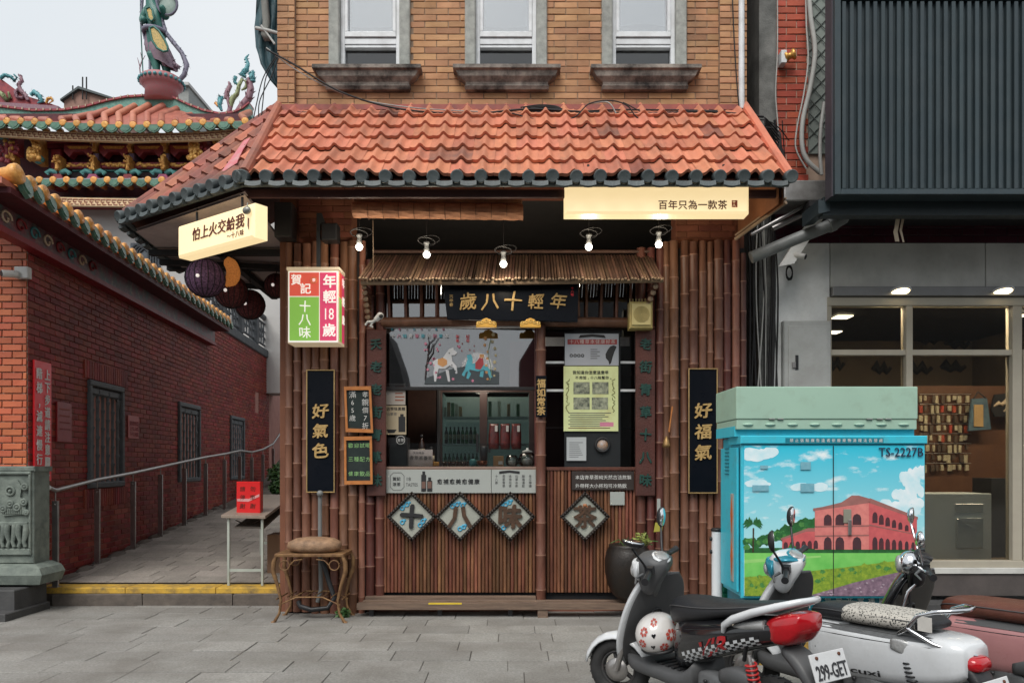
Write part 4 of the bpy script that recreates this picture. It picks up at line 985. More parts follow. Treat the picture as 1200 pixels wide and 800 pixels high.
# bulbs
m_bulb = M('lit_bulb', (1, .95, .85), r=.3, bump=0, emit=7, ec=(1, .93, .80))
for i, (px, py, lab) in enumerate(((421, 289, 'leftmost lit bulb, in front of the left bamboo poles'), (500, 298, 'lit bulb above the left half of the little rod roof, second from left'), (590, 309, 'lowest lit bulb, in the middle over the black plaque'), (690, 289, 'lit bulb above the right half of the little rod roof'), (772, 286, 'rightmost lit bulb, beside the right bamboo poles'))):
    Y = 7.70; c = W(px, py, Y); t = thing('light_bulb', lab, 'light bulb', tuple(c-Vector((0, 0, .05))), 'lit bulbs in front of the shop')
    k = MB(); k.lathe(c, [(.006, -.036), (.022, -.031), (.033, -.014), (.035, .0), (.030, .014), (.026, .018)], 16); k.build('globe', m_bulb, t)
    k = MB(); k.lathe(c, [(.026, .0185), (.030, .04), (.022, .07), (.022, .10), (.030, .105), (.030, .125), (.01, .13)], 12); k.build('socket', M('bulb_socket', (.10, .105, .11), r=.5), t)
    k = MB(); k.torus(c+Vector((0, 0, .13)), .085, .005, 24, 5, (0.1, .2, 1)); k.torus(c+Vector((.02, 0, .145)), .11, .004, 24, 5, (-.1, .1, 1)); k.build('coiled_flex', m_wire, t)
    k = MB(); k.tube([c+Vector((0, 0, .12)), c+Vector((0, 0, .35)), c+Vector((0, .05, .75+.1))], .004, 5); k.build('flex', m_wire, t)
    L = bpy.data.lights.new('bulb_light', 'POINT'); L.energy = 4.5; L.color = (1, .86, .66); L.shadow_soft_size = .05
    lo = bpy.data.objects.new('bulb_light', L); COL.objects.link(lo); lo.parent = t; lo.location = (0, -.06, .0)
# yellow wall speaker / insect lamp
Y = 8.05; t = thing('wall_speaker', 'square dull yellow box with a round grille under the right end of the rod roof', 'speaker', (X(751, Y), Y, Z(385, Y)))
m_yb = M('dull_yellow_plastic', (.42, .34, .13), (.34, .27, .10), s=10, r=.5, dirt=.4)
k = MB(FP(Y)); k.bb(X(738, Y), X(765, Y), Z(385, Y), Z(353, Y), -.15, 0, .012); k.build('case', m_yb, t)
k = MB(FP(Y)); k.bb(X(740.5, Y), X(762.5, Y), Z(381, Y), Z(356, Y), .001, .014, .004); k.build('front', M('pale_yellow_front', (.55, .48, .22), (.5, .42, .2), s=10, r=.5), t)
k = MB(FP(Y)); cc = (X(751.5, Y), Z(368.5, Y)); 
for q in range(1, 8): k.torus((cc[0], cc[1], .016), .0115*q, .003, 24, 4, (0, 0, 1))
k.build('grille', m_yb, t)
k = MB(); [k.tube([(X(739+i*3.6, Y), Y+.05, Z(353, Y)), (X(739+i*3.6, Y), Y+.05, Z(349, Y))], .006, 5) for i in range(7)]; tag(k.build('top_fins', m_yb, t), kind='stuff')
# little white camera figure on left post: bent white spotlight
Y = 7.95; t = thing('security_camera', 'small white dome-nosed camera on the left bamboo post beside the serving window', 'camera', (X(440, Y), Y, Z(382, Y)))
mw = M('white_plastic', (.62, .62, .60), r=.4)
k = MB(); k.ball(W(445.5, 370, Y), .037, 12, 8); k.tube([W(445, 370, Y), W(440, 375, Y)], [.033, .028], 12); k.build('head', mw, t)
k = MB(); k.tube([W(441, 374, Y), W(437, 377, Y), W(431, 377, Y), W(428, 381, Y)], [.022, .017, .014, .012], 8); k.tube([W(437, 377, Y), W(434, 382, Y), W(437, 383, Y)], .012, 8); k.build('bracket', mw, t)
k = MB(); k.ball(W(446, 371, Y)+Vector((.01, -.03, 0)), .022, 10, 6); k.build('lens', m_black, t)
# lanterns under the lane side eave
def lantern(px, py, Y, r, mat, lab, glow=None):
    c = W(px, py, Y); t = thing('round_lantern', lab, 'lantern', tuple(c-Vector((0, 0, r))), 'paper lanterns hanging over the lane')
    k = MB(); k.ball(c, r, 20, 14); wob(k, .006, 22); k.build('shade', mat, t)
    for i in range(9):
        a = PI*i/9; k = MB(); k.tube([c+Vector((math.cos(a)*math.sin(b)*r*1.01, math.sin(a)*math.sin(b)*r*1.01, math.cos(b)*r*1.01)) for b in [2*PI*j/24 for j in range(25)]], .004, 4, caps=False); k.build('rib', m_wire, t)
    k = MB(); k.tube([c+Vector((0, 0, r)), c+Vector((0, 0, r+.25))], .005, 5); k.build('cord', m_wire, t)
    k = MB(); k.ball(c+Vector((.0, -r*.98, -.02)), .02, 10, 6); k.build('inner_lamp', M('faint_lamp', (.9, .85, .8), r=.5, bump=0, emit=.3, ec=(1, .9, .85)), t)
m_pur = M('purple_lace_paper', (.20, .10, .19), (.03, .014, .035), s=45, r=.8, bump=.6, bs=60)
m_drd = M('dark_red_lace_paper', (.20, .05, .05), (.035, .008, .014), s=45, r=.8, bump=.6, bs=60)
m_orl = M('amber_lace_paper', (.50, .16, .03), (.20, .05, .012), s=50, r=.8, bump=.6, bs=60, emit=.12, ec=(1, .35, .08))
lantern(240.5, 326, 8.3, .205, m_pur, 'large purple lace lantern nearest the tilted cream sign')
lantern(271, 342, 8.75, .185, m_drd, 'dark red lace lantern between the purple and the amber ones')
lantern(293, 357, 9.2, .175, m_drd, 'smaller dark red lantern lowest and farthest right over the lane')
lantern(324, 335, 9.6, .15, m_orl if False else m_drd, 'dark lantern close beside the left bamboo pier')
cc = W(262, 320, 8.6); t = thing('crescent_lantern', 'amber crescent moon lantern behind the large purple lantern', 'lantern', tuple(cc-Vector((0, 0, .2))))
k = MB(); rings = []
for j in range(15):
    a = -1.25+2.5*j/14; rad = .20; w = .075*math.cos(a*.95)**.6+.004 if abs(a) < 1.24 else .004
    d = Vector((math.cos(a), 0, math.sin(a))); rings.append([cc+d*rad*.75+d*w*math.cos(b)+Vector((0, 1, 0))*w*.8*math.sin(b)+Vector((-.04, 0, 0)) for b in [2*PI*i/10 for i in range(10)]])
k.loft(rings); wob(k, .006, 22); k.build('shade', m_orl, t); k = MB(); k.tube([cc+Vector((.05, 0, .18)), cc+Vector((.05, 0, .5))], .004, 5); k.build('cord', m_wire, t)
# small downlight in the soffit
t = thing('soffit_lamp', 'small warm lit lamp in the soffit right of the tilted cream sign', 'lamp', tuple(W(311, 291, 8.9)))
k = MB(); k.lathe(W(311, 291, 8.9), [(.045, 0), (.05, .02), (.03, .03)], 14, (.3, -.6, -.6)); k.build('housing', m_black, t); k = MB(); k.lathe(W(311, 291, 8.9)+Vector((.012, -.03, -.02)), [(.038, 0), (.03, .006)], 14, (.3, -.6, -.6)); k.build('lens', M('warm_lamp', (1, .8, .5), r=.4, bump=0, emit=2.5, ec=(1, .8, .45)), t)
# beam across the lane near the lanterns
k = MB(); k.box(X(178, 9.5), XL, 9.5, 9.6, Z(402, 9.5)+.0, Z(396, 9.5)); 
k = MB(); a = W(196, 314, 9.6); b = W(330, 318, 9.6); k.box(a.x, XL, 9.58, 9.66, a.z-.03, a.z+.04); k.build('cross_beam', m_dark, roof)

# ---------------------------------------------------------------- printed banner under the counter
m_ban = M('grey_white_banner', (.36, .38, .36), (.33, .35, .33), s=2, r=.5, bump=.03)
m_ink = M('dark_ink', (.02, .02, .022), r=.6, bump=0); m_ink2 = M('grey_ink', (.10, .10, .10), r=.6, bump=0)
Y = 8.235; Fn = FP(Y); nx = lambda p: X(p, Y); nz_ = lambda p: Z(p, Y); n1 = Y/F
t = thing('printed_banner', 'grey white printed banner with small bottles fixed below the counter', 'banner', (nx(540), Y, nz_(578)))
k = MB(Fn); k.bb(nx(452), nx(575.5), nz_(577.5), nz_(550), -.03, -.001, .003); k.build('panel', m_ban, t); k = MB(Fn); k.bb(nx(576), nx(628), nz_(577.5), nz_(550), -.03, -.001, .003); k.build('panel', m_ban, t)
text('lettering', '愈補愈美愈健康', Fn, nx(512), nz_(566.5), 6.6*n1, m_ink, t, bold=.012, gap=1.1, z=0)
k = MB(Fn); k.torus((0, 0, 0), .001, .0003, 4, 3)
oc = [(461, 553.5), (470, 553.5), (473.5, 557), (473.5, 570.5), (470, 574), (461, 574), (457.5, 570.5), (457.5, 557)]
k = MB(Fn)
for i in range(8):
    a, b = oc[i], oc[(i+1) % 8]; k.tube([(nx(a[0]), nz_(a[1]), .001), (nx(b[0]), nz_(b[1]), .001)], .0022, 4)
k.build('emblem_outline', m_ink2, t)
text('emblem_lettering', '賀記', Fn, nx(460), nz_(562.5), 4.6*n1, m_ink, t, z=0, bold=.01); text('emblem_lettering', '涼茶', Fn, nx(460), nz_(568.8), 4.6*n1, m_ink, t, z=0, bold=.01)
text('lettering', '18', Fn, nx(475.5), nz_(563), 6*n1, m_ink2, t, z=0); text('lettering', 'TASTES', Fn, nx(475.5), nz_(569.5), 5.6*n1, m_ink2, t, z=0, width=14*n1)
for (px, w, tp) in ((496.5, 2.8, 552), (503.5, 3.0, 559)):
    k = MB(Fn); k.bb(nx(px-w), nx(px+w), nz_(575.5), nz_(tp+4), 0, .006, .002); k.bb(nx(px-w*.55), nx(px+w*.55), nz_(tp+4), nz_(tp), 0, .006, .002); k.build('bottle_print', m_ink, t)
    k = MB(Fn); k.bb(nx(px-w*.8), nx(px+w*.8), nz_(572), nz_(564), .0065, .008, .001); k.build('label_print', M('brown_print', (.16, .09, .07), r=.6, bump=0), t)
for i, px in enumerate((580, 588.5, 596, 603.5, 611.5, 619.5)): text('menu_lettering', ('十八茶', '苦茶青草', '洛神花茶', '仙草冰茶', '酸梅湯飲', '冬瓜檸檬')[i], Fn, nx(px), nz_(556), 3.6*n1, m_ink2, t, True, z=0)
k = MB(Fn); k.prism([(nx(585), nz_(555)), (nx(585), nz_(552)), (nx(597), nz_(550.8)), (nx(609), nz_(552)), (nx(609), nz_(555)), (nx(597), nz_(553.6))][::-1], 0, .002); k.build('ribbon_print', m_ink, t)
# dark sign with chalk white writing
t = thing('writing_board', 'dark brown board with two lines of white writing, right of the middle post', 'sign', (nx(706), Y, nz_(574)))
k = MB(Fn); k.bb(nx(670), nx(743), nz_(574), nz_(552), -.02, 0, .003); k.build('panel', M('dark_brown_board', (.035, .025, .022), r=.6), t)
text('lettering', '本店青草茶純天然古法熬製', Fn, nx(674), nz_(561), 5.4*n1, m_cw, t, bold=.006, jit=.08, gap=1.02, z=0); text('lettering', '外帶杯大小杯均可冷熱飲', Fn, nx(674), nz_(571), 5.4*n1, m_cw, t, bold=.006, jit=.08, gap=1.02, z=0)
k = MB(Fn); k.bb(nx(715), nx(732), nz_(591.5), nz_(576), -.005, .0, .001); k.build('blank_card', m_ban, None, 'small plain pale card on the slats below the dark writing board', 'card')
# diamonds
m_dw = M('dark_twisted_frame', (.018, .014, .012), (.03, .022, .018), s=20, r=.5)
m_dp = M('pale_grey_green_plaster', (.36, .37, .32), (.30, .31, .27), s=9, r=.8, bump=.4)
m_blu = M('sky_blue_glaze', (.08, .36, .52), (.05, .26, .42), s=9, r=.3)
m_chr = M('brown_relief', (.09, .045, .025), (.045, .028, .018), s=14, r=.5)
for px, py, ch, lab, mc in ((482.5, 605, '十', 'leftmost diamond tile with the character 十 and blue clouds', m_ink), (539, 605, '八', 'diamond tile with the character 八, second from left', m_chr), (598, 605, '味', 'diamond tile with the character 味, third from left', m_chr), (685.5, 605, '茶', 'diamond tile with a brown tangled character, alone right of the middle post', m_chr)):
    Yd = 8.18; c = Vector((X(px, Yd), Yd, Z(py, Yd))); t = thing('diamond_tile', lab, 'wall tile', tuple(c-Vector((0, 0, .25))), 'diamond tiles on the slatted front')
    Fd = frame(c, (1, 0, 1), (-1, 0, 1)); h = .158
    k = MB(Fd); k.bb(-h, h, -h, h, -.02, 0, .002); k.build('plate', m_dp, t)
    for i in range(4):
        Fe = Fd @ Matrix.Rotation(i*PI/2, 4, 'Z'); k = MB(Fe); k.bb(-h-.03, h+.03, h, h+.032, -.02, .018, .006); 
        for j in range(11): k.ball((-h+.005+j*(2*h/10)*.97, h+.018, .018), .017, 6, 4)
        k.build('frame_bar', m_dw, t)
    Fc = frame(c)
    text('relief_character', ch, Fc, -.125, .125, .25, mc, t, True, bold=.045 if ch != '茶' else .03, jit=.08, ext=.04, z=0)
    r_ = random.Random(px)
    if ch != '茶':
        k = MB(Fc)
        for (a, b) in {'十': ((-.10, .09), (-.05, .13), (-.1, -.06), (.09, -.09), (.12, -.05)), '八': ((-.08, .11), (-.03, .13), (.03, .12), (0, -.13), (.04, -.11)), '味': ((-.1, .1), (-.05, .13), (-.01, .15), (-.07, -.12))}[ch]: k.torus((a, b, .002), .02, .009, 12, 5, (0, 0, 1)); k.ball((a+.02, b+.02, 0), .02, 8, 5, (1.2, .8, .4))
        k.build('blue_cloud', m_blu, t)
    else:
        k = MB(Fc)
        for (a, b) in ((-.05, .10), (0, .12), (.04, .10), (-.02, .085)): k.ball((a, b, .0), .022, 8, 5, (1.2, .9, .5))
        k.build('orange_cloud', M('rust_glaze', (.40, .16, .07), r=.4), t)

# ---------------------------------------------------------------- inside the serving window
Yi = 8.95
def bx(name, px0, px1, py0, py1, Y0, Y1, m, lab=None, cat=None, par=None, bev=.004, group=None):
    k = MB(); k.box(X(px0, Y0), X(px1, Y0), Y0, Y1, Z(py1, Y0), Z(py0, Y0)); return k.build(name, m, par, lab, cat, group, bevel=bev)
t = thing('display_fridge', 'two-door glass display fridge behind the counter', 'fridge', (X(570, Yi), Yi, .4))
m_fr = M('fridge_dark_frame', (.05, .03, .028), (.035, .022, .02), s=4, r=.35)
for (a, b, c, d) in ((514, 628, 455, 459.5), (514, 518, 459.5, 560), (562, 571, 459.5, 560), (620, 626, 459.5, 560), (514, 628, 560, 600)): bx('frame_bar', a, b, c, d, Yi, Yi+.08, m_fr, par=t)
m_fi = M('fridge_liner', (.25, .28, .27), (.2, .23, .22), s=2, r=.4, emit=.05, ec=(.6, .8, .75))
k = MB(); k.quad(0, 0, 0, 0, 0); k = MB(); x0, x1, z0, z1 = X(518, Yi), X(620, Yi), Z(560, Yi), Z(459.5, Yi); k.add([(x0, Yi+.6, z0), (x1, Yi+.6, z0), (x1, Yi+.6, z1), (x0, Yi+.6, z1)], [(0, 1, 2, 3)]); k.add([(x0, Yi+.08, z0), (x0, Yi+.6, z0), (x0, Yi+.6, z1), (x0, Yi+.08, z1)], [(0, 1, 2, 3)]); k.add([(x1, Yi+.08, z0), (x1, Yi+.6, z0), (x1, Yi+.6, z1), (x1, Yi+.08, z1)], [(0, 1, 2, 3)]); k.build('liner', m_fi, t)
for py in (488, 520, 548): bx('shelf', 518, 620, py, py+1.2, Yi+.1, Yi+.55, m_alu, par=t, bev=0)
for (a, b) in ((518, 562), (571, 620)): bx('door_glass', a, b, 459.5, 560, Yi+.03, Yi+.036, glassmat('fridge_glass', (.7, .78, .76), .10), par=t, bev=0)
for px in (559, 573): bx('handle', px-1, px+2, 508, 530, Yi-.03, Yi, m_black, par=t)
r_ = random.Random(21)
for i in range(9):
    px = 521+i*4.6 if i < 5 else 574+(i-5)*11; c = W(px, 487.5, Yi+.2); h = r_.uniform(.09, .2); t2 = thing('tea_carton', 'pale tea carton on the top shelf of the display fridge', 'carton', tuple(c), 'cartons on the top fridge shelf'); k = MB(); k.box(c.x-.018, c.x+.02, c.y, c.y+.05, c.z, c.z+h); k.build('carton', M(('pale_carton', 'kraft_carton', 'green_carton')[i % 3], ((.45, .45, .42), (.35, .22, .12), (.10, .22, .12))[i % 3], r=.6), t2)
def bottle(px, py, Y, h, r, m, mc, lab, grp='bottles in the serving window', par=None):
    c = W(px, py, Y); t = thing('bottle', lab, 'bottle', tuple(c), grp)
    k = MB(); k.lathe(c, [(r*.9, 0), (r, .01), (r, h*.62), (r*.85, h*.70), (r*.4, h*.84), (r*.4, h*.9)], 14); k.build('body', m, t)
    k = MB(); k.lathe(c, [(r*.46, h*.9), (r*.46, h), (r*.3, h)], 12); k.build('cap', mc, t)
    k = MB(); k.lathe(c, [(r*1.02, h*.25), (r*1.02, h*.55)], 14); k.build('label_band', M('cream_label', (.5, .42, .3), r=.6), t)
m_dkb = M('dark_tea_bottle', (.03, .012, .008), (.045, .02, .012), s=9, r=.15, coat=.5); m_gnb = M('green_drink', (.06, .20, .07), (.04, .12, .05), s=9, r=.2)
for i in range(9): bottle(522+i*4.6, 547.5, Yi+.25, .17, .02, (m_gnb, m_dkb)[i % 2], m_black, 'small bottle on the bottom shelf of the display fridge', 'bottles inside the fridge')
for i in range(8): bottle(523+i*4.8, 519.5, Yi+.3, .20, .022, m_gnb if i % 3 else m_dkb, m_black, 'green drink bottle on the middle shelf of the display fridge', 'green bottles inside the fridge')
for i in range(3):
    px = 579+i*13; m_ = M('dark_red_pouch', (.12, .018, .015), (.05, .012, .012), s=24, r=.3); c = W(px, 526, Yi-.12)
    t = thing('tea_pouch', ('leftmost dark red tea pouch before the fridge', 'middle dark red tea pouch before the fridge', 'rightmost dark tea pouch before the fridge')[i], 'pouch', tuple(c), 'tea pouches before the fridge')
    k = MB(); rings = []
    for z, w, d in ((0, .055, .03), (.06, .06, .03), (.18, .058, .02), (.26, .05, .008), (.29, .052, .003)): rings.append([c+Vector((w*sx_, d*sy, z)) for sx_, sy in ((-1, -.3), (-.6, -1), (.6, -1), (1, -.3), (1, .3), (0, 1), (-1, .3))])
    k.loft(rings); wob(k, .006, 30); k.build('bag', m_, t); k = MB(); k.box(c.x+.01, c.x+.04, c.y-.034, c.y-.028, c.z+.2, c.z+.27); k.build('tag', mw, t)
for (px, h, lab) in ((494, .36, 'tall dark bottle on the counter left of the fridge'), (505, .22, 'short dark bottle on the counter left of the fridge')): bottle(px, 546 if px < 500 else 546, 8.78, h, .04, m_dkb, m_black, lab)
t = thing('counter_card', 'pale printed card standing on the left of the counter', 'card', tuple(W(492, 546, 8.45)))
bx('card', 477, 507, 526.5, 546, 8.45, 8.455, M('pale_pink_card', (.48, .40, .38), (.42, .36, .34), s=3, r=.6), par=t, bev=0)
text('lettering', '青草茶養生', FP(8.445), X(480, 8.445), Z(538, 8.445), .048, m_ink2, t, z=0); text('lettering', '天然草本', FP(8.445), X(484, 8.445), Z(531.5, 8.445), .03, m_ink2, t, z=0)
k = MB(); c = W(618, 546, 8.42); 
t = thing('glass_jar', 'round clear jar with white cups at the right end of the counter', 'jar', tuple(c)); k = MB(); k.lathe(c, [(.07, 0), (.10, .03), (.105, .08), (.08, .13), (.05, .15)], 18); k.build('glass', glassmat('jar_glass', (.85, .87, .85), .15), t); k = MB(); k.lathe(c, [(.05, .01), (.055, .06), (.045, .08)], 14); k.build('cup', mw, t); k = MB(); k.lathe(c, [(.055, .15), (.055, .165), (.012, .18), (.012, .20)], 14); k.build('lid', mw, t)
c = W(600, 546, 8.42); t = thing('glass_jar', 'smaller clear jar left of the round jar on the counter', 'jar', tuple(c)); k = MB(); k.lathe(c, [(.05, 0), (.07, .03), (.07, .08), (.05, .12)], 18); k.build('glass', MATS['jar_glass'], t); k = MB(); k.lathe(c, [(.035, .01), (.04, .06)], 12); k.build('cup', mw, t)
c = W(583, 546, 8.42); t = thing('cardboard_tray', 'small kraft paper carton on the counter below the pouches', 'carton', tuple(c)); bx('carton', 578, 590, 534, 546, 8.40, 8.5, M('kraft_card', (.42, .25, .12), (.35, .2, .1), s=6, r=.8), par=t)
k = MB(); k.box(X(584, 8.39), X(589, 8.39), 8.394, 8.399, Z(544, 8.39), Z(540, 8.39)); k.build('sticker', mw, t)
c = W(565, 546, 8.42); t = thing('bowl', 'shallow copper bowl on the counter', 'bowl', tuple(c)); k = MB(); k.lathe(c, [(.03, 0), (.055, .03), (.06, .06), (.055, .06), (.03, .015)], 18); k.build('bowl', M('copper', (.35, .13, .07), r=.3, metal=.7), t)
c = W(567, 534, 8.5); t = thing('cup_stack', 'black cup stack behind the copper bowl', 'cups', tuple(W(567, 546, 8.5))); k = MB(); k.lathe(W(567, 546, 8.5), [(.035, 0), (.045, .2), (.04, .22)], 14); k.build('cups', m_black, t)
c = W(554, 546, 8.42); t = thing('small_pot', 'small teal pot on the counter left of the copper bowl', 'pot', tuple(c)); k = MB(); k.lathe(c, [(.03, 0), (.04, .02), (.04, .06), (.02, .08)], 14); k.build('pot', m_teal2, t)
c = W(511, 546, 8.42); t = thing('small_tin', 'small yellow tin on the counter beside the pale card', 'tin', tuple(c)); k = MB(); k.lathe(c, [(.035, 0), (.035, .045), (.03, .05)], 14); k.build('tin', m_goldy, t)
for i in range(11):
    c = W(520+i*3.1, 546, 8.42); t = thing('sample_cup', 'tiny dark sample cup in a row on the counter', 'cup', tuple(c), 'row of sample cups'); k = MB(); k.lathe(c, [(.010, 0), (.014, .05), (.012, .05)], 8); k.build('cup', m_dkb, t)
# posters inside left
def poster(px0, px1, py0, py1, Y, m, lab, name='poster', cat='poster', th=.006):
    t = thing(name, lab, cat, (X((px0+px1)/2, Y), Y, Z(py1, Y))); k = MB(FP(Y)); k.box(X(px0, Y), X(px1, Y), Z(py1, Y), Z(py0, Y), -th, 0); k.build('sheet', m, t); return t, FP(Y), (lambda p: X(p, Y)), (lambda p: Z(p, Y))
m_pap = M('pale_poster_paper', (.40, .36, .32), (.36, .32, .28), s=3, r=.7, bump=.02)
t, Fx, ax, az = poster(452.5, 475, 449, 474, 8.33, m_pap, 'upper small pale poster inside the left edge of the serving window')
for i in range(5): k = MB(Fx); k.quad(ax(463), ax(474-i % 3), az(453.5+i*4), az(452+i*4), .001); k.build('text_line', M('brick_ink', (.3, .10, .06), r=.6, bump=0), t)
t, Fx, ax, az = poster(452, 476, 475, 509, 8.33, M('beige_poster_paper', (.42, .35, .24), (.36, .29, .19), s=3, r=.7, bump=.02), 'lower beige poster with a dark bottle inside the left edge of the serving window')
k = MB(Fx); k.bb(ax(467), ax(475), az(506), az(488), 0, .002, .001); k.bb(ax(469), ax(473), az(488), az(485), 0, .002, .001); k.build('bottle_print', m_ink, t)
k = MB(Fx); k.prism([(ax(453), az(503)), (ax(455), az(507)), (ax(462), az(507)), (ax(465), az(503))], 0, .002); k.build('bowl_print', m_ink, t)
text('lettering', '古早味黑糖', Fx, ax(453), az(480.5), 4.2*8.33/F, m_ink, t, z=0, bold=.01); text('lettering', '仙草茶', Fx, ax(453), az(486.5), 4*8.33/F, m_ink2, t, z=0)
t, Fx, ax, az = poster(463.5, 475, 510, 521, 8.33, m_ink, 'round black sticker with white ring under the beige poster', 'sticker', 'sticker'); k = MB(Fx); k.torus((ax(469.5), az(515.5), .001), .045, .003, 24, 4, (0, 0, 1)); k.build('ring', m_cw, t); text('lettering', '青草', Fx, ax(465.5), az(517), 3.9*8.33/F, m_cw, t, z=0)
k = MB(FP(8.34)); k.bb(X(453, 8.34), X(477, 8.34), Z(546, 8.34), Z(512, 8.34), -.25, -.02, .01); k.build('drinks_urn_body', m_black, None, 'dark cabinet behind the round sticker at the left of the counter', 'cabinet')
# hanging screen with painted horses: printed on the glass
t = thing('glass_artwork', 'decal of a white horse, a blue horse and blossom branches on the serving window', 'decal', (X(540, 8.28), 8.28, Z(450, 8.28)))
Fx = FP(8.28); ax = lambda p: X(p, 8.28); az = lambda p: Z(p, 8.28)
def blob(pts, m, z=.0, nm='shape', th=.001):
    k = MB(Fx); k.prism([(ax(a), az(b)) for a, b in pts][::-1], z, z+th); return k.build(nm, m, t)
m_hw = M('horse_white', (.62, .63, .66), r=.6, bump=0); m_hb = M('horse_blue', (.10, .42, .52), r=.6, bump=0); m_pk = M('blossom_pink', (.62, .22, .32), r=.6, bump=0); m_or = M('art_orange', (.60, .30, .12), r=.6, bump=0)
m_dg = M('hill_grey', (.06, .075, .085), r=.6, bump=0); m_gb = M('grey_film', (.20, .215, .225), (.18, .19, .2), s=1, r=.5, bump=0)
blob([(497, 450), (499, 443), (512, 438), (530, 432), (548, 428), (566, 430), (585, 436), (585, 450)], m_dg, -.001, 'hill')
blob([(509, 447), (511, 447), (512.5, 438), (514, 432), (522, 432), (527, 428), (532, 431), (534, 438), (536, 437), (535, 429), (530, 423), (529, 416), (533, 416), (536, 413), (532, 410), (531, 407), (526, 409), (522, 415), (518, 420), (510, 421), (507, 424), (509, 431), (508, 436)], m_hw, .001, 'white_horse')
blob([(525, 447), (527.5, 447), (526, 434), (522, 433)], m_hw, .0015, 'white_horse_leg'); blob([(513, 427), (513, 421), (519, 419), (524, 422), (524, 427), (519, 430)], m_or, .0025, 'horse_saddle')
for (a, b) in ((511, 436), (514, 440), (529, 427), (526, 413), (533, 434)): blob([(a, b), (a+1.3, b+.3), (a+1.1, b+1.6), (a-.2, b+1.2)], m_ink, .004, 'spot')
blob([(541, 439), (544, 441), (546, 436), (551, 433), (560, 435), (567, 433), (572, 438), (574, 443), (577, 442), (574, 433), (570, 428), (560, 425), (553, 426), (554, 420), (552, 415), (547, 416), (548, 421), (546, 427), (545, 432)], m_hb, .001, 'blue_horse')
blob([(549, 433), (552, 438), (549, 444), (546.5, 443)], m_hb, .0015, 'blue_horse_leg'); blob([(563, 435), (562, 441), (566, 442), (567, 434)], m_hb, .0015, 'blue_horse_leg')
blob([(557, 432), (557, 425), (562, 419), (566, 420), (567, 427), (563, 433)], M('rider_red', (.42, .06, .07), r=.6, bump=0), .0025, 'rider_cloak'); blob([(562, 419), (562, 415), (567, 415), (567, 419)], m_or, .003, 'rider_head')
m_br = M('branch_dark', (.06, .05, .055), r=.7, bump=0)
r_ = random.Random(31)
for base, tip in (((500, 445), (503, 392)), ((500, 430), (513, 396)), ((501, 420), (508, 402)), ((500, 412), (510, 392))):
    k = MB(Fx); pts = [(ax(base[0]+(tip[0]-base[0])*q+r_.uniform(-2, 2)), az(base[1]+(tip[1]-base[1])*q), .002) for q in (0, .25, .5, .75, 1)]; k.tube(pts, [.007, .006, .005, .004, .003], 4); k.build('branch', m_br, t)
def flower(a, b, m, s=1.7):
    k = MB(Fx); k.prism([(ax(a)+s*8.28/F*math.cos(j*PI/5)*(1 if j % 2 else .6), az(b)+s*8.28/F*math.sin(j*PI/5)*(1 if j % 2 else .6)) for j in range(10)], .003, .004); k.build('blossom', m, t)
for i in range(15): flower(r_.uniform(497, 516), r_.uniform(393, 443), m_pk, r_.uniform(1.2, 2.2))
k = MB(Fx); k.tube([(ax(574+2*math.sin(j)), az(446-j*7), .002) for j in range(8)], .004, 4); k.build('branch', M('vine_green', (.28, .36, .24), r=.7, bump=0), t)
for i in range(14): flower(574+(-1)**i*r_.uniform(2, 7), 392+i*4, m_or if i % 2 else M('flower_cream', (.5, .42, .25), r=.6, bump=0), r_.uniform(1.6, 2.6))
for i in range(6): flower(r_.uniform(536, 556), r_.uniform(400, 414), M('petal_red', (.35, .05, .05), r=.6, bump=0), .9)
for (a, b) in ((531, 444), (554, 446), (538, 406)): flower(a, b, m_pk, 2)
text('lettering', '年年', Fx, ax(534), az(392), 4.5*8.28/F, m_rsign, t, True, z=.003, bold=.02); text('lettering', '好年', Fx, ax(546), az(392), 4.5*8.28/F, m_rsign, t, True, z=.003, bold=.02)
for i, ch in enumerate('十八味青草茶天然草本'): text('lettering', ch, Fx, ax(458+i*7), az(395.5), 5*8.28/F, (m_hw, m_pk, m_hb)[i % 3], t, z=.001, bold=.02)
for i, ch in enumerate('新春大吉平安喜樂'): text('lettering', ch, Fx, ax(458+i*8.6), az(386.8), 3*8.28/F, (m_hb, m_pk, m_hw)[i % 3], t, z=.001, bold=.02)
# ---------------------------------------------------------------- right hand window posters
t, Fx2, ax, az = poster(661.5, 727, 389.5, 547, 8.30, M('black_backing_board', (.012, .014, .016), r=.5), 'tall black board standing behind the right window', 'backing_board', 'board', .03)
t, Fx2, ax, az = poster(662, 725, 391, 428, 8.275, M('grey_poster', (.36, .38, .42), (.33, .35, .39), s=2, r=.5, bump=.02), 'grey poster with a red band and a dark island map behind the right window')
k = MB(Fx2); k.quad(ax(665), ax(723), az(403.5), az(397.5), .0015); k.build('red_band', M('band_red', (.35, .06, .06), r=.6, bump=0), t)
text('lettering', '十八種草本健康好茶', Fx2, ax(667), az(402.3), 5.4*8.275/F, M('band_pale', (.6, .5, .48), r=.6, bump=0), t, z=.002, gap=1.13)
k = MB(Fx2); k.prism([(ax(678), az(396)), (ax(680), az(392.5)), (ax(694), az(391.5)), (ax(708), az(392.5)), (ax(710), az(396)), (ax(694), az(394.6))][::-1], .001, .003); k.build('ribbon_print', m_ink, t)
k = MB(Fx2); k.prism([(ax(a), az(b)) for a, b in ((719, 404.5), (722.5, 406), (721.5, 409), (720, 412), (718, 418), (716, 425.5), (714, 427), (713, 423), (710, 419.5), (709.5, 415), (712, 410), (715, 406))][::-1], .001, .003); k.build('island_map', m_ink, t)
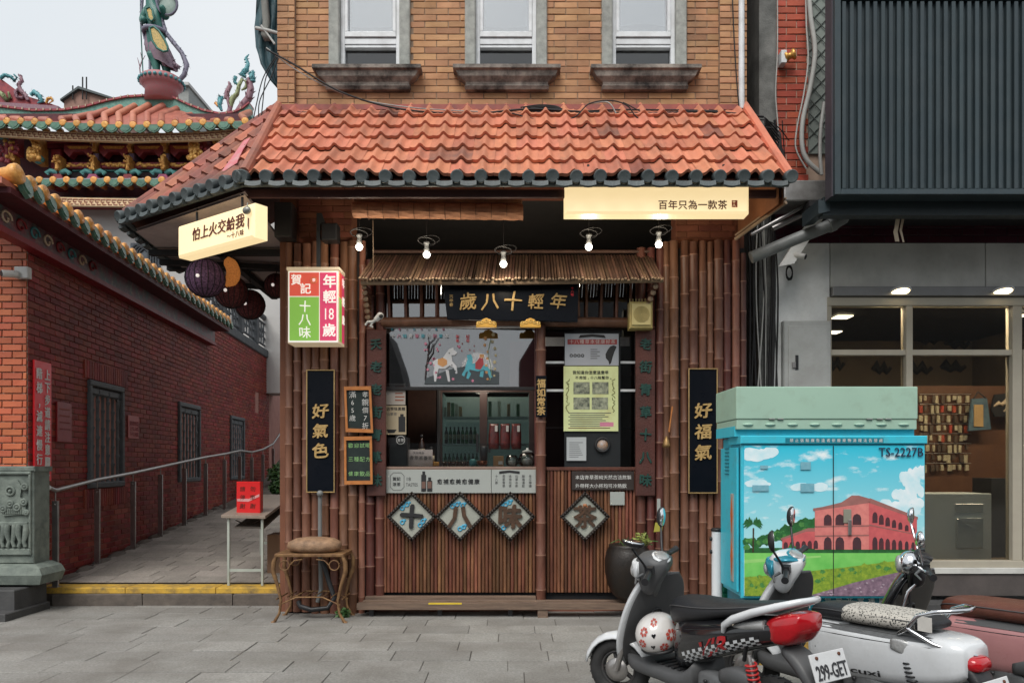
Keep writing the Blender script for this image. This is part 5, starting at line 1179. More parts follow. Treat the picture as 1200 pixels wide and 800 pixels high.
for i in range(4): k = MB(Fx2); k.torus((ax(669.5+i*4.4), az(416.5), .002), .014, .005, 10, 4, (0, 0, 1)); k.build('dot_print', m_ink2, t)
for i in range(5): k = MB(Fx2); k.quad(ax(692), ax(700+i % 2*3), az(409.8+i*2.6), az(409+i*2.6), .0015); k.build('text_line', m_ink2, t)
t, Fx2, ax, az = poster(660.5, 724.5, 429, 505, 8.275, M('yellow_green_poster', (.66, .70, .36), (.56, .62, .31), s=5, r=.5, bump=.02, dirt=.5, dc=(.55, .38, .14), ds=5, d0=.56), 'large yellow green poster with four small pictures behind the right window')
text('lettering', '我知道你怎麼這麼早', Fx2, ax(671), az(438), 4.5*8.275/F, m_ink, t, z=.001, bold=.012); text('lettering', '不用怕，十八味幫你。', Fx2, ax(674), az(444), 4.2*8.275/F, m_ink, t, z=.001, bold=.012)
m_ph = M('grey_photo_print', (.05, .06, .05), (.40, .42, .30), s=24, r=.6, bump=0)
for (a, b) in ((672, 447.5), (694, 447.5), (672, 465.5), (693.5, 465.5)): k = MB(Fx2); k.box(ax(a), ax(a+19), az(b+14), az(b), .001, .003); k.build('picture_print', m_ph, t)
for i in range(9): k = MB(Fx2); k.quad(ax(666+(i % 2)*2), ax(716-(i*7) % 11), az(484.2+i*2.2), az(483.3+i*2.2), .001); k.build('text_line', m_ink2 if i < 8 else m_brown, t)
k = MB(Fx2); k.quad(ax(703), ax(719), az(499.5), az(494.5), .0015); k.build('pink_stamp', m_pk, t)
for sgn in (-1, 1):
    for i in range(7): k = MB(Fx2); xx = 692+sgn*27.5; k.tube([(ax(xx+sgn*r_.uniform(-3, 2)), az(444+i*5.5+j*2), .002) for j in range(4)], .004, 4); k.build('leaf_print', M('olive_print', (.2, .2, .07), r=.7, bump=0), t)
t, Fx2, ax, az = poster(664, 687, 512, 539.5, 8.275, M('white_notice_paper', (.42, .44, .45), (.38, .4, .41), s=3, r=.7, bump=.02), 'small white notice on the black board behind the right window', 'notice', 'notice')
for i in range(8): k = MB(Fx2); k.quad(ax(667), ax(683-(i*5) % 6), az(518.6+i*2.4), az(518+i*2.4), .001); k.build('text_line', m_ink2, t)
t = thing('round_medallion', 'round amber medallion with dark rim on the black board behind the right window', 'medallion', tuple(W(706, 530, 8.33)))
k = MB(FP(8.27)); k.torus((X(706, 8.27), Z(521, 8.27), 0), .072, .014, 24, 6, (0, 0, 1)); k.build('rim', m_ink, t); k = MB(FP(8.27)); k.lathe((X(706, 8.27), Z(521, 8.27), -.01), [(.07, 0), (.07, .008)], 24, (0, 0, 1)); k.build('face', M('amber_picture', (.45, .22, .08), (.35, .36, .38), s=14, r=.5), t)
L = bpy.data.lights.new('room_light', 'POINT'); L.energy = 14; L.color = (1, .86, .7); L.shadow_soft_size = .2; lo = bpy.data.objects.new('room_light', L); COL.objects.link(lo); lo.parent = sf; lo.location = Vector((X(560, 8.7), 8.62, Z(468, 8.7)+.35))-ORG[sf]
# shelves dimly seen behind right window
for i, py in enumerate((424, 457, 500)): bx('shelf', 640, 748, py, py+1.5, 8.9, 9.2, m_dark, 'dark shelf in the room behind the right window, tier %s' % ('highest', 'middle', 'lowest')[i], 'shelf', bev=0)
# tall cloth and door frame items inside at left: dark curtain
bx('inner_partition', 512, 515, 455, 560, 8.8, 9.4, m_dark, 'thin dark partition at the left side of the display fridge', 'partition')
bx('inner_door', 478, 511, 449, 600, 10.5, 10.55, M('brown_inner_door', (.10, .045, .03), (.07, .03, .02), s=5, r=.5), 'brown door at the back of the shop, left of the fridge', 'door')
bx('red_cabinet', 597, 640, 400, 455, 10.2, 10.6, M('wine_cabinet', (.09, .015, .02), (.07, .012, .016), s=3, r=.4), 'wine red cupboard high at the back of the shop', 'cupboard')
# ================================================================ temple behind the wall
YT = 20.0; n20 = YT/F
tmp = thing('temple', 'ornate temple with curved teal ridge, ochre tile caps and carved gilded brackets', 'temple', (X(120, YT), YT, 4))
FT = FP(YT)
def tx(p, Y=YT): return X(p, Y)
def tz(p, Y=YT): return Z(p, Y)
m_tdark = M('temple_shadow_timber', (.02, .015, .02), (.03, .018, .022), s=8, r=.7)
m_tred = M('temple_red_timber', (.36, .06, .06), (.18, .03, .05), s=9, r=.5)
m_tgold = M('temple_gilding', (.85, .50, .14), (.50, .22, .06), s=14, r=.4, metal=.3, bump=.6, bs=30)
m_tteal = M('temple_turquoise_paint', (.14, .42, .38), (.07, .24, .26), s=10, r=.5, bump=.3)
m_tpink = M('temple_pink_paint', (.45, .10, .20), (.30, .08, .14), s=10, r=.5)
m_fret = M('cream_gold_fret', (.80, .62, .40), (.66, .42, .22), s=12, r=.6)
m_fretl = M('fret_red_line', (.28, .06, .04), r=.6, bump=0)
# upper ridge band: a curved teal band with a red brick-like top line
rid = [(-60, 117), (-30, 122), (0, 128), (40, 133), (75, 132.5), (100, 129), (125, 122), (150, 117), (185, 115), (205, 118), (222, 126), (240, 133), (260, 137), (275, 135), (286, 130), (293, 124)]
def band(pts, dy0, dy1, Y0, Y1, m, nm, par, taper=1):
    rings = []
    for i, (a, b) in enumerate(pts):
        rings.append([(tx(a), Y0, tz(b+dy0)), (tx(a), Y0, tz(b+dy1)), (tx(a), Y1, tz(b+dy1)), (tx(a), Y1, tz(b+dy0))])
    k = MB(); k.loft(rings, smooth=False); return k.build(nm, m, par)
troof = band(rid, -1, 11, YT-.05, YT+.25, m_teal, 'curved_ridge', tmp)
band(rid, -3.2, -1, YT-.1, YT+.3, m_tred, 'ridge_coping', tmp)
for i in range(int((293+30)/8.2)):
    px = -28+i*8.2; 
    for (a, b), (c, d) in zip(rid, rid[1:]):
        if a <= px < c: y = b+(d-b)*(px-a)/(c-a); break
    k = MB(FT); k.box(tx(px-.5), tx(px+.5), tz(y-1), tz(y-3.4), .1, .13); k.build('coping_joint', m_cream, troof)
# roof barrels below the ridge
def ridy(px):
    for (a, b), (c, d) in zip(rid, rid[1:]):
        if a <= px < c: return b+(d-b)*(px-a)/(c-a)
    return 124
def eave_y(px): return 143+5*math.exp(-((px-150)/90)**2)
E0, E1 = -40, 296
YE = YT-.95; nE = YE/F
k = MB(); pts = []
rings = []
for px in range(E0, E1, 12):
    rings.append([(X(px, YE), YE, Z(eave_y(px), YE)), (tx(px+4), YT, tz(min(eave_y(px)-1, ridy(px)+11))), (tx(px+4), YT, tz(min(eave_y(px)-2, ridy(px)+9))), (X(px, YE), YE, Z(eave_y(px)-2, YE))])
k.loft(rings, smooth=False); k.build('roof_slope', m_ttile, tmp)
for i in range(20):
    px = -24+i*16.4
    k = MB(); top = 127 if 95 < px < 205 else 137
    sl_ = 20 if 60 < px < 225 else 6
    k.tube([(X(px, YE), YE, Z(eave_y(px)-2.5, YE)), (tx(px+sl_*.5), (YE+YT)/2, Z((eave_y(px)+ridy(px+sl_)+8)/2-2, (YE+YT)/2)), (tx(px+sl_), YT-.06, tz(ridy(px+sl_)+9))], .085, 8); k.build('barrel_tile', m_ttile, tmp)
    o = link('ochre_tile_cap', ca, tmp); o.matrix_local = Matrix.Translation(-ORG[tmp]) @ FP(YE-.02) @ Matrix.Translation((X(px, YE), Z(eave_y(px)-1, YE), 0)) @ Matrix.Scale(1.05, 4)
    o = link('green_drip_tile', cb, tmp); o.matrix_local = Matrix.Translation(-ORG[tmp]) @ FP(YE-.02) @ Matrix.Translation((X(px+8.2, YE), Z(eave_y(px)+1.5, YE), 0)) @ Matrix.Diagonal((1.5, 1.05, 1, 1))
# fret board under the eave
def fretboard(pts, h, Y, nm, step=6.5):
    rings = [[(X(a, Y), Y, Z(b, Y)), (X(a, Y), Y, Z(b+h, Y)), (X(a, Y), Y+.1, Z(b+h, Y)), (X(a, Y), Y+.1, Z(b, Y))] for a, b in pts]
    k = MB(); k.loft(rings, smooth=False); o = k.build(nm, m_fret, tmp)
    k = MB(); px = pts[0][0]; i = 0
    while px < pts[-1][0]-step:
        for (a, b), (c, d) in zip(pts, pts[1:]):
            if a <= px < c: y = b+(d-b)*(px-a)/(c-a); break
        q = .09*h
        for (u0, u1, v0, v1) in ((0, .85, .2, .2+.09), (0, .08, .2, .55), (.0, .6, .5, .58), (.3, .38, .55, .85), (.3, 1.0, .8, .88)):
            k.box(X(px+u0*step, Y-.01), X(px+u1*step, Y-.01), Y-.012, Y-.002, Z(y+v1*h, Y), Z(y+v0*h, Y))
        px += step; i += 1
    tag(k.build('fret_pattern', m_fretl, o), kind='stuff')
fretboard([(-40, 147), (0, 150), (60, 154), (150, 157), (230, 155), (292, 150)], 9.5, YT-.72, 'fret_board')
# dark bracket zone
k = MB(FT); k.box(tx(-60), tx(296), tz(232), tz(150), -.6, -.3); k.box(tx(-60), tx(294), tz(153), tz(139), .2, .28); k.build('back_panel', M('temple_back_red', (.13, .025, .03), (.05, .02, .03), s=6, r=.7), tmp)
for (a, b, c, d, m_) in ((38, 255, 165, 168, m_tred), (85, 225, 191, 199, m_tred), (85, 225, 199, 201, m_tteal)):
    k = MB(FT); k.bb(tx(a), tx(b), tz(d), tz(c), -.3, .02, .02); k.build('beam', m_, tmp)
r_ = random.Random(17)
def ornate(cx, cy, w, h, m, n=14, nm='carved_figure', z=.25):
    k = MB(FT)
    for i in range(n):
        a, b = r_.uniform(-.5, .5), r_.uniform(-.5, .5); s = r_.uniform(.10, .2)
        k.ball((tx(cx+a*w), tz(cy+b*h), z+r_.uniform(-.03, .05)), s*w*n20*1.1, 7, 5, (1, 1.3, .8))
    k.bb(tx(cx-w*.28), tx(cx+w*.28), tz(cy+h*.5), tz(cy-h*.5), 0, z, .03)
    wob(k, .03, 5); return k.build(nm, m, tmp)
for i in range(5):          # upper arches with little figures
    cx = 95+i*41
    k = MB(FT); a0 = [(cx-17, 172), (cx+17, 172), (cx+17, 180), (cx+11, 186), (cx+6, 180), (cx-6, 180), (cx-11, 186), (cx-17, 180)]
    k.prism([(tx(a), tz(b)) for a, b in a0][::-1], -.1, .12); k.build('carved_arch', m_tred, tmp)
    k = MB(FT); k.prism([(tx(cx+a), tz(b)) for a, b in ((-13, 174), (13, 174), (10, 177), (-10, 177))][::-1], .12, .15); k.build('arch_gilding', m_tgold, tmp)
    ornate(cx+20.5, 174, 6, 15, m_tgold)
    k = MB(FT); k.bb(tx(cx+17.5), tx(cx+23.5), tz(190), tz(182), -.2, .15, .03); k.build('bracket_block', M('bracket_mauve', (.20, .13, .20), (.10, .08, .12), s=8, r=.6), tmp)
for i in range(5):
    cx = 75+i*40.5
    ornate(cx+.5, 196, 7, 17, m_tgold, 16, 'gilded_figure', .35)
    k = MB(FT); k.bb(tx(cx+6), tx(cx+34), tz(199), tz(192), .02, .12, .02); o = k.build('gilded_panel', m_tred, tmp)
    k = MB(FT)
    for j in range(12): k.ball((tx(cx+8+j*2.2), tz(195.5+r_.uniform(-1.5, 1.5)), .13), r_.uniform(.03, .06), 6, 4, (1.3, 1, .6))
    k.build('panel_relief', m_tgold, o)
    k = MB(FT); 
    for s_ in (-1, 1): k.tube([(tx(cx+s_*2), tz(206), .2), (tx(cx+s_*9), tz(204.5), .25), (tx(cx+s_*14), tz(207), .25), (tx(cx+s_*11), tz(209), .25)], [.07, .06, .05, .03], 6)
    k.build('scroll_bracket', m_tteal, tmp)
    k = MB(FT); k.prism([(tx(cx+a), tz(b)) for a, b in ((-4, 209), (4, 209), (6, 213), (10, 217), (-10, 217), (-6, 213))][::-1], 0, .3); k.build('lotus_base', m_tpink if i % 2 else m_tred, tmp)
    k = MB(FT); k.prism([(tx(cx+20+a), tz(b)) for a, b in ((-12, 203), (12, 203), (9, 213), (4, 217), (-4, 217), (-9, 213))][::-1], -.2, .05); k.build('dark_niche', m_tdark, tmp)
for cx in (53, 237):          # hanging lantern columns
    ornate(cx, 171, 10, 10, m_tgold, 16, 'pendant_crown', .4); ornate(cx, 186, 15, 20, m_tgold, 26, 'pendant', .45)
    k = MB(FT); k.lathe((tx(cx), tz(197), .3), [(.05, 0), (.12, .05), (.16, .12), (.10, .2), (.06, .25)], 12, (0, 1, 0)); k.build('pendant_body', m_tteal, tmp)
k = MB(FT); k.bb(tx(62), tx(74), tz(222), tz(176), -.2, .1, .02); k.build('red_post', m_red, tmp)
for cx in (15, 25, 245, 258, 20): ornate(cx, 178+r_.uniform(-4, 8), 12, 22, (m_tgold, m_tred)[cx % 2], 18, 'corner_carving', .3)
for (a, b) in ((0, 34), (255, 290)):     # turquoise corner beams
    k = MB(FT); k.prism([(tx(a), tz(157)), (tx(b), tz(163)), (tx(b), tz(168)), (tx(a), tz(170))][::-1] if a == 0 else [(tx(a), tz(170)), (tx(b-10), tz(170)), (tx(b-18), tz(163)), (tx(a), tz(164))], .3, .6); k.build('corner_beam', m_tteal, tmp)
# lower eave
k = MB(FT); k.bb(tx(40), tx(200), tz(220), tz(217), .0, .5, .02); k.build('ledge', M('pale_ledge', (.30, .31, .36), s=4, r=.5), tmp)
for i in range(12):
    px = 52+i*15.3
    o = link('ochre_tile_cap', ca, tmp); o.matrix_local = Matrix.Translation(-ORG[tmp]) @ FT @ Matrix.Translation((tx(px), tz(223.5), .75)) @ Matrix.Scale(1.05, 4)
    o = link('green_drip_tile', cb, tmp); o.matrix_local = Matrix.Translation(-ORG[tmp]) @ FT @ Matrix.Translation((tx(px+7.6), tz(225), .75)) @ Matrix.Diagonal((1.4, 1.0, 1, 1))
    k = MB(FT); k.tube([(tx(px), tz(214), .3), (tx(px), tz(218.5), .3)], .03, 5); k.build('rail_peg', m_cream, tmp)
fretboard([(40, 230), (90, 231.5), (150, 232.5), (200, 232)], 9.5, YT-.6, 'fret_board')
k = MB(FT); k.box(tx(-60), tx(400), 3.5, tz(228), -1, -.2); wl = k.build('pale_wall', m_pale, tmp)
k = MB(FT); k.box(tx(20), tx(215), tz(243), tz(238), -.2, .3); k.build('dark_moulding', m_tred, tmp)
# octagonal fret window
hx = [(150, 284), (184, 284), (184, 310), (150, 310)]
k = MB(FT); k.bb(tx(150), tx(184), tz(312), tz(283), -.19, -.1, .03); hw = k.build('fret_window', M('grey_blue_stone', (.12, .14, .16), (.08, .09, .11), s=8, r=.6), tmp)
k = MB(FT)
for e in (0, 3, 6, 9): 
    c = [(153+e, 290+e*.5), (157+e, 286+e*.5), (177-e, 286+e*.5), (181-e, 290+e*.5), (181-e, 310-e*.5), (153+e, 310-e*.5)]
    for (a, b), (c_, d) in zip(c, c[1:]+c[:1]): k.tube([(tx(a), tz(b), -.08), (tx(c_), tz(d), -.08)], .03, 4)
k.build('lattice', m_bal, hw)
# ridge dragon at the right end and scrollwork roof at the left
drg = thing('ridge_dragon', 'turquoise and violet mosaic dragon on the right end of the temple ridge', 'ornament', (tx(280), YT, tz(135)))
m_dt = M('dragon_turquoise', (.10, .33, .36), (.07, .22, .25), s=20, r=.4, bump=.5, bs=40); m_dv = M('dragon_violet', (.28, .16, .19), (.22, .11, .14), s=20, r=.5, bump=.5)
m_do = M('dragon_olive', (.30, .33, .16), (.22, .26, .14), s=20, r=.5, bump=.5)
def tt(nm, pts, rad, m, par=drg, n=8, Y=YT):
    k = MB(); P_ = [Vector((X(a, Y), Y+(c if len(p) > 2 else 0), Z(b, Y))) for p in pts for a, b, c in [(p[0], p[1], p[2] if len(p) > 2 else 0)]]
    rl = [r*Y/F for r in rad] if hasattr(rad, '__len__') else [rad*Y/F]*len(P_)
    k.tube(P_, rl, n); q_ = random.Random(len(nm)+int(P_[0].x*10))
    if max(rl) > .03:
        for i in range(len(P_)-1):
            for j in range(9):
                u = q_.random(); c = P_[i].lerp(P_[i+1], u); r = rl[i]+(rl[i+1]-rl[i])*u; a = q_.uniform(0, 2*PI)
                t_ = (P_[i+1]-P_[i]).normalized(); o1 = t_.orthogonal().normalized(); o2 = t_.cross(o1); d = o1*math.cos(a)+o2*math.sin(a); w = t_.cross(d)
                k.add([c+d*r*.8-w*r*.4, c+d*r*.8+w*r*.4, c+d*r*1.6+t_*r*.9], [(0, 1, 2)])
    wob(k, .012, 9); return k.build(nm, m, par)
tt('tail', [(292, 64), (288, 68), (291, 75), (289, 82), (283, 88), (288, 90)], [.6, 1.6, 2, 3, 3.2, 2], m_dt)
tt('body', [(276, 134), (284, 124), (291, 116), (294, 104), (292, 92)], [3, 4, 4.5, 4, 3], m_dv); tt('neck', [(296, 96), (295, 86), (298, 84)], [3.5, 3.2, 1.5], m_dt)
tt('curl', [(270, 125), (272, 116), (278, 110), (280, 100), (284, 93), (289, 96), (288, 103), (283, 106)], [3, 3.2, 2.6, 2.2, 2, 2, 1.8, 1], m_do)
tt('mane', [(276, 90), (275, 96), (279, 100), (282, 97)], [2.4, 2, 1.5, 1], m_dt); tt('mane', [(268, 96), (270, 101), (266, 108), (265, 116)], [1, 2.5, 3, 2.5], m_dv)
tt('leg', [(260, 130), (257, 123), (259, 114), (256, 117)], [1.5, 2.6, 3.2, 1.2], m_dt); tt('foot', [(256, 124), (252, 120)], [2, 1.5], m_goldy); tt('leg', [(268, 133), (270, 125), (266, 112)], [3, 3, 2], m_dv)
for i in range(7): tt('scale_spike', [(286+i*.9, 70+i*3.5), (292, 69+i*3.4)], [1, .3], m_dt)
lr_ = thing('scrolled_roof', 'far temple roof with coiled mosaic scrolls at the left edge', 'roof', (X(30, 23), 23, Z(130, 23)))
Y2 = 23
tt('scroll', [(0, 92), (6, 88), (13, 90), (17, 95), (20, 91), (16, 87)], [2, 2.2, 2, 2, 1.2, .8], m_dt, lr_, Y=Y2)
tt('scroll', [(33, 118), (30, 112), (24, 106), (22, 99), (26, 95), (24, 89), (22, 88)], [2, 2.4, 2.4, 2.4, 2.2, 1.6, 1], m_dv, lr_, Y=Y2); tt('scroll', [(22, 104), (18, 108), (20, 114), (26, 115), (30, 111)], [1.5, 2, 2, 1.6, 1], m_dv, lr_, Y=Y2)
tt('scroll', [(0, 108), (4, 112), (8, 118), (12, 115), (10, 108)], [2, 3, 2.5, 2, 1], m_do, lr_, Y=Y2); tt('scroll', [(36, 112), (40, 108), (46, 113), (50, 119), (44, 121)], [2, 3, 3, 2, 1], m_dt, lr_, Y=Y2)
tt('scroll', [(54, 121), (56, 116), (60, 115), (62, 118), (58, 121)], [1.2, 1.8, 1.6, 1, .8], m_goldy, lr_, Y=Y2)
k = MB(FP(Y2)); k.prism([(X(a, Y2), Z(b, Y2)) for a, b in ((-20, 88), (2, 93), (18, 105), (34, 113), (50, 118), (68, 124), (70, 132), (-20, 136))][::-1], -.5, -.05); k.build('gable', m_tred, lr_)
k = MB(FP(Y2)); k.prism([(X(a, Y2), Z(b, Y2)) for a, b in ((-20, 120), (70, 126), (70, 130), (-20, 127))][::-1], -.1, .1); k.build('ridge_line', m_dv, lr_)
# distant brick building and grey block
k = MB(FP(60)); k.prism([(X(a, 60), Z(b, 60)) for a, b in ((75, 150), (75, 117), (94, 105), (135, 117), (135, 150))][::-1], -6, 0); fb = thing('far_brick_building', 'distant red brick building with thin aerials above the temple roof', 'building', (X(105, 60), 60, 0)); k.build('wall', M('far_brick', (.33, .19, .15), (.26, .15, .12), s=3, r=.8), fb)
k = MB(FP(60)); k.prism([(X(a, 60), Z(b, 60)) for a, b in ((73, 118), (94, 103), (137, 117), (137, 119), (94, 106), (73, 120))][::-1], -6, .3); k.build('roof', m_slate, fb)
for px in (87, 98.5, 103): k = MB(); k.tube([(X(px, 60), 59.8, Z(118, 60)), (X(px, 60), 59.8, Z(92 if px > 90 else 102, 60))], .06, 4); k.build('aerial', m_wire, fb)
fg = thing('far_grey_block', 'distant grey concrete rooftop block behind the statue base', 'building', (X(212, 55), 55, 0)); k = MB(FP(55)); k.box(X(195, 55), X(221, 55), Z(140, 55), Z(102, 55), -5, 0); k.build('wall', M('far_grey', (.32, .33, .32), r=.9), fb if False else fg)
k = MB(FP(55)); k.box(X(195, 55), X(223, 55), Z(102, 55), Z(98.5, 55), -5, .3); k.build('cornice', m_pale, fg)
# statue on the ridge
st_ = thing('warrior_statue', 'green and violet robed warrior statue standing on a round pink pedestal on the ridge', 'statue', (tx(188), YT, tz(116)))
k = MB(); k.lathe((tx(187.5), YT+.1, tz(118)), [(.42, 0), (.40, .3), (.47, .38), (.53, .44), (.53, .58), (.48, .62)], 24); ped = k.build('pedestal', M('pink_mosaic', (.42, .13, .15), (.34, .18, .18), s=25, r=.5), st_)
k = MB(); 
for i in range(26): a = 2*PI*i/26; k.ball((tx(187.5)+.54*math.cos(a), YT+.1+.54*math.sin(a), tz(118)+.5), .05, 6, 4)
k.build('pedestal_beads', m_dt, st_)
def sp(px, py, dy=0): return Vector((tx(px), YT+dy, tz(py)))
u1 = n20
m_sg = M('statue_green', (.04, .17, .13), (.03, .12, .11), s=18, r=.4, bump=.4); m_sv = M('statue_mauve', (.27, .19, .23), (.2, .14, .19), s=14, r=.5, bump=.3); m_rib = M('statue_grey_violet', (.20, .19, .26), (.15, .15, .2), s=10, r=.5)
skin('body', [(sp(183, 50), .26), (sp(181, 34), .24), (sp(178, 18), .30), (sp(177, 4), .12), (sp(177, -6), .15), (sp(176, -14), .13),
              (sp(172, 12), .12), (sp(167, 24), .10), (sp(172, 30, -.2), .09), (sp(176, 29, -.3), .08), (sp(187, 12), .12), (sp(196, 22), .10), (sp(193, 12, -.25), .08),
              (sp(181, 64), .15), (sp(183, 78), .11), (sp(184, 91), .08), (sp(181, 93, -.15), .07), (sp(190, 66, .1), .15), (sp(193, 80, .12), .11), (sp(193, 92, .1), .09)],
     [(0, 1), (1, 2), (2, 3), (3, 4), (4, 5), (2, 6), (6, 7), (7, 8), (8, 9), (2, 10), (10, 11), (11, 12), (0, 13), (13, 14), (14, 15), (15, 16), (0, 17), (17, 18), (18, 19)], m_sg, st_)
k = MB(); rings = []
for (cx, cy, a, b) in ((180, 40, 9, 6), (182, 46, 11, 7), (184, 56, 14, 8), (188, 66, 16, 8), (192, 76, 15, 7)):
    rings.append([sp(cx, cy)+Vector((a*u1*math.cos(t)*(1+.14*math.sin(t*9+cy*.1)), b*u1*math.sin(t), -.10*math.cos(t)*(cy-40)/20)) for t in [2*PI*i/28 for i in range(28)]])
k.loft(rings, caps=False); k.build('robe_skirt', m_sv, st_)
m_gp = M('green_gold_brocade', (.70, .45, .14), (.25, .24, .10), s=26, r=.5, bump=.6, bs=30)
def plate(pts, d, nm, rimm):
    F_ = FP(YT+d); k = MB(F_); P2 = [(tx(a), tz(b)) for a, b in pts]; k.prism(P2[::-1], -.05, 0); k.build(nm, m_gp, st_)
    k = MB(F_); k.tube([(a, b, 0) for a, b in P2+P2[:1]], .03, 5); k.build(nm+'_rim', rimm, st_)
plate([(184, 44), (189, 42), (195, 47), (201, 56), (205, 65), (205, 70), (200, 71), (193, 67), (187, 58)], -.42, 'gold_hip_panel', m_sg)
plate([(177, 19), (182, 16), (185, 20), (187, 30), (184, 33), (180, 30)], -.30, 'gold_breastplate', m_sg)
k = MB(); k.torus(sp(181, 38), .26, .06, 20, 6, (0, 0, 1)); k.build('belt', m_rib, st_)
k = MB(); k.ball(sp(199, 9, -.1), .30, 16, 10, (.85, .25, 1)); k.M = Matrix(); k.build('round_shield', M('statue_pale_green', (.30, .38, .34), (.22, .3, .27), s=14, r=.5), st_); k = MB(); k.torus(sp(199, 9, -.16), .26, .035, 20, 6, (0, 1, .2)); k.build('shield_rim', m_rib, st_)
tt('ribbon', [(183, -3), (185, 8), (189, 22), (194, 38), (203, 50), (213, 62), (219, 76), (216, 88), (208, 97)], [3, 3, 2.6, 2.6, 2.4, 2.6, 3, 3, 2.6], m_rib, st_)
tt('ribbon', [(167, -4), (166, 10), (166, 28), (169, 42), (174, 55), (176, 68), (176, 84), (171, 91)], [1.8, 1.8, 1.8, 2, 1.8, 1.6, 1.6, 1.8], m_rib, st_)
tt('halberd_shaft', [(164.5, -20), (165, 30), (168, 90)], .7, m_sg, st_, 6)
tt('flame_branch', [(165, 92), (164, 80), (167, 70), (165, 62)], [.5, .8, .7, .3], m_dv, st_, 5); tt('flame_branch', [(164, 78), (161, 68)], [.6, .3], m_dv, st_, 5); tt('flame_branch', [(165, 74), (170, 65)], [.6, .3], m_dv, st_, 5)
tt('robe_tail', [(193, 72), (203, 76), (210, 79)], [6, 4, 2], m_sv, st_)
k = MB(); k.box(tx(188), tx(196), YT, YT+.2, tz(95), tz(84)); k.build('support_block', M('statue_terracotta', (.38, .18, .11), r=.6), st_)

# ================================================================ lane end greenery and far wall
k = MB(); k.box(-8, -1.5, 24, 24.3, 0, 3.6)
endw = thing('lane_end_wall', 'grey rendered wall closing the far end of the lane', 'wall', (-4, 24, 0)); k.build('render_coat', m_concrete, endw)
def leafmass(c, r, n, m, par, sd, nm='foliage', ls=.06):
    r_ = random.Random(sd); k = MB()
    for i in range(n):
        d = Vector((r_.gauss(0, 1), r_.gauss(0, 1), r_.gauss(0, 1))).normalized()*r*r_.uniform(.35, 1.05); d.z *= .8; p = Vector(c)+d
        u = Vector((r_.uniform(-1, 1), r_.uniform(-1, 1), r_.uniform(-.4, 1))).normalized(); w = u.orthogonal().normalized(); s = ls*r_.uniform(.6, 1.3)
        k.add([p-u*s, p+w*s*.45, p+u*s, p-w*s*.45], [(0, 1, 2, 3)])
    return tag(k.build(nm, m, par), kind='stuff')
m_leaf = M('green_leaf', (.055, .12, .03), (.03, .075, .02), s=8, r=.5, rnd=.35)
for i, (px, py, Y, r) in enumerate(((328, 560, 17.5, .22), (334, 545, 19, .42))):
    c = W(px, py, Y); c.z = rz(Y)+r*.8; t = thing('shrub', ('low green shrub at the far end of the lane beside the handrail', 'taller green shrub at the very end of the lane')[i], 'shrub', (c.x, c.y, rz(Y)))
    leafmass(c, r, 900, m_leaf, t, i); k = MB(); k.tube([(c.x, c.y, rz(Y)), (c.x, c.y, c.z)], .03, 6); k.build('stem', m_kerb, t)
# ================================================================ neighbour building on the right
Y8 = 8.6; F8 = FP(Y8); n8 = Y8/F
def ax8(p): return X(p, Y8)
def az8(p): return Z(p, Y8)
def rect(name, Fr, fx, fz, a, b, c, d, z0, z1, m, par=None, bev=.004, **kw):
    k = MB(Fr); k.bb(fx(a), fx(b), fz(d), fz(c), z0, z1, bev); return k.build(name, m, par, **kw)
nb = thing('neighbour_building', 'neighbouring building at right with red brick pier, grey panels and beige glazed shopfront', 'building', (X(1050, Y8), Y8, 0))
m_obr = M('bright_red_brick', (.42, .075, .035), (.34, .055, .028), s=4, r=.6, bump=.3, rnd=.15, dirt=.3)
k = MB(); k.box(ax8(907), 9.5, Y8, Y8+5, az8(283), 9.5); k.build('upper_wall', m_joint, nb)
k = MB(); k.box(ax8(889), ax8(909), Y8-.02, Y8+5, 0, 9.5); k.build('side_wall', m_concrete, nb)
bricks(nb, F8, ax8(910), ax8(947), az8(212), az8(-20), .215, .066, .012, m_obr, (), 300, .012, name='brick')
rect('mesh_panel', F8, ax8, az8, 946.5, 976, 181, -30, .0, .03, M('grey_green_panel', (.24, .27, .25), (.19, .22, .2), s=3, r=.7, dirt=.3), nb)
k = MB(F8)
for i in range(16):
    z = az8(180)+i*.16; a, b = ax8(946.5), ax8(974)
    k.tube([(a, z, .04), (b, z+.27, .04)], .006, 4); k.tube([(b, z, .045), (a, z+.27, .045)], .006, 4)
k.build('diamond_mesh', M('mesh_wire', (.10, .12, .11), r=.6), nb)
k = MB(); k.box(X(870, 9.6), X(897, 9.6), 9.4, 9.6, 0, 9.5); k.build('gap_shade_board', m_dark, nb)  # dark board added in place of the unlit depth of the gap
# pale fascia panels, each separate
m_fas = M('grey_fascia_panel', (.60, .60, .57), (.54, .54, .51), s=2, r=.55, dirt=.3, dc=(.15, .15, .14), ds=2)
rect('side_panel', F8, ax8, az8, 905, 971, 285, 700, -.3, .03, m_white, nb)
for a, b in ((972, 1152.5), (1153.5, 1330)): rect('fascia_panel', F8, ax8, az8, a, b, 285, 337, -.1, .03, m_fas, nb)
rect('cable_door', F8, ax8, az8, 914, 969, 378, 545, .03, .12, M('meter_box_grey', (.42, .43, .42), (.37, .38, .37), s=3, r=.45, dirt=.35, dc=(.2, .18, .16), ds=4), nb, bev=.012)
rect('door_leaf', F8, ax8, az8, 919, 965, 384, 545, .121, .13, MATS['meter_box_grey'], nb)
rect('latch', F8, ax8, az8, 927, 930.5, 418, 435, .131, .14, m_black, nb); rect('padlock', F8, ax8, az8, 923, 927, 426, 433, .131, .15, m_steel, nb)
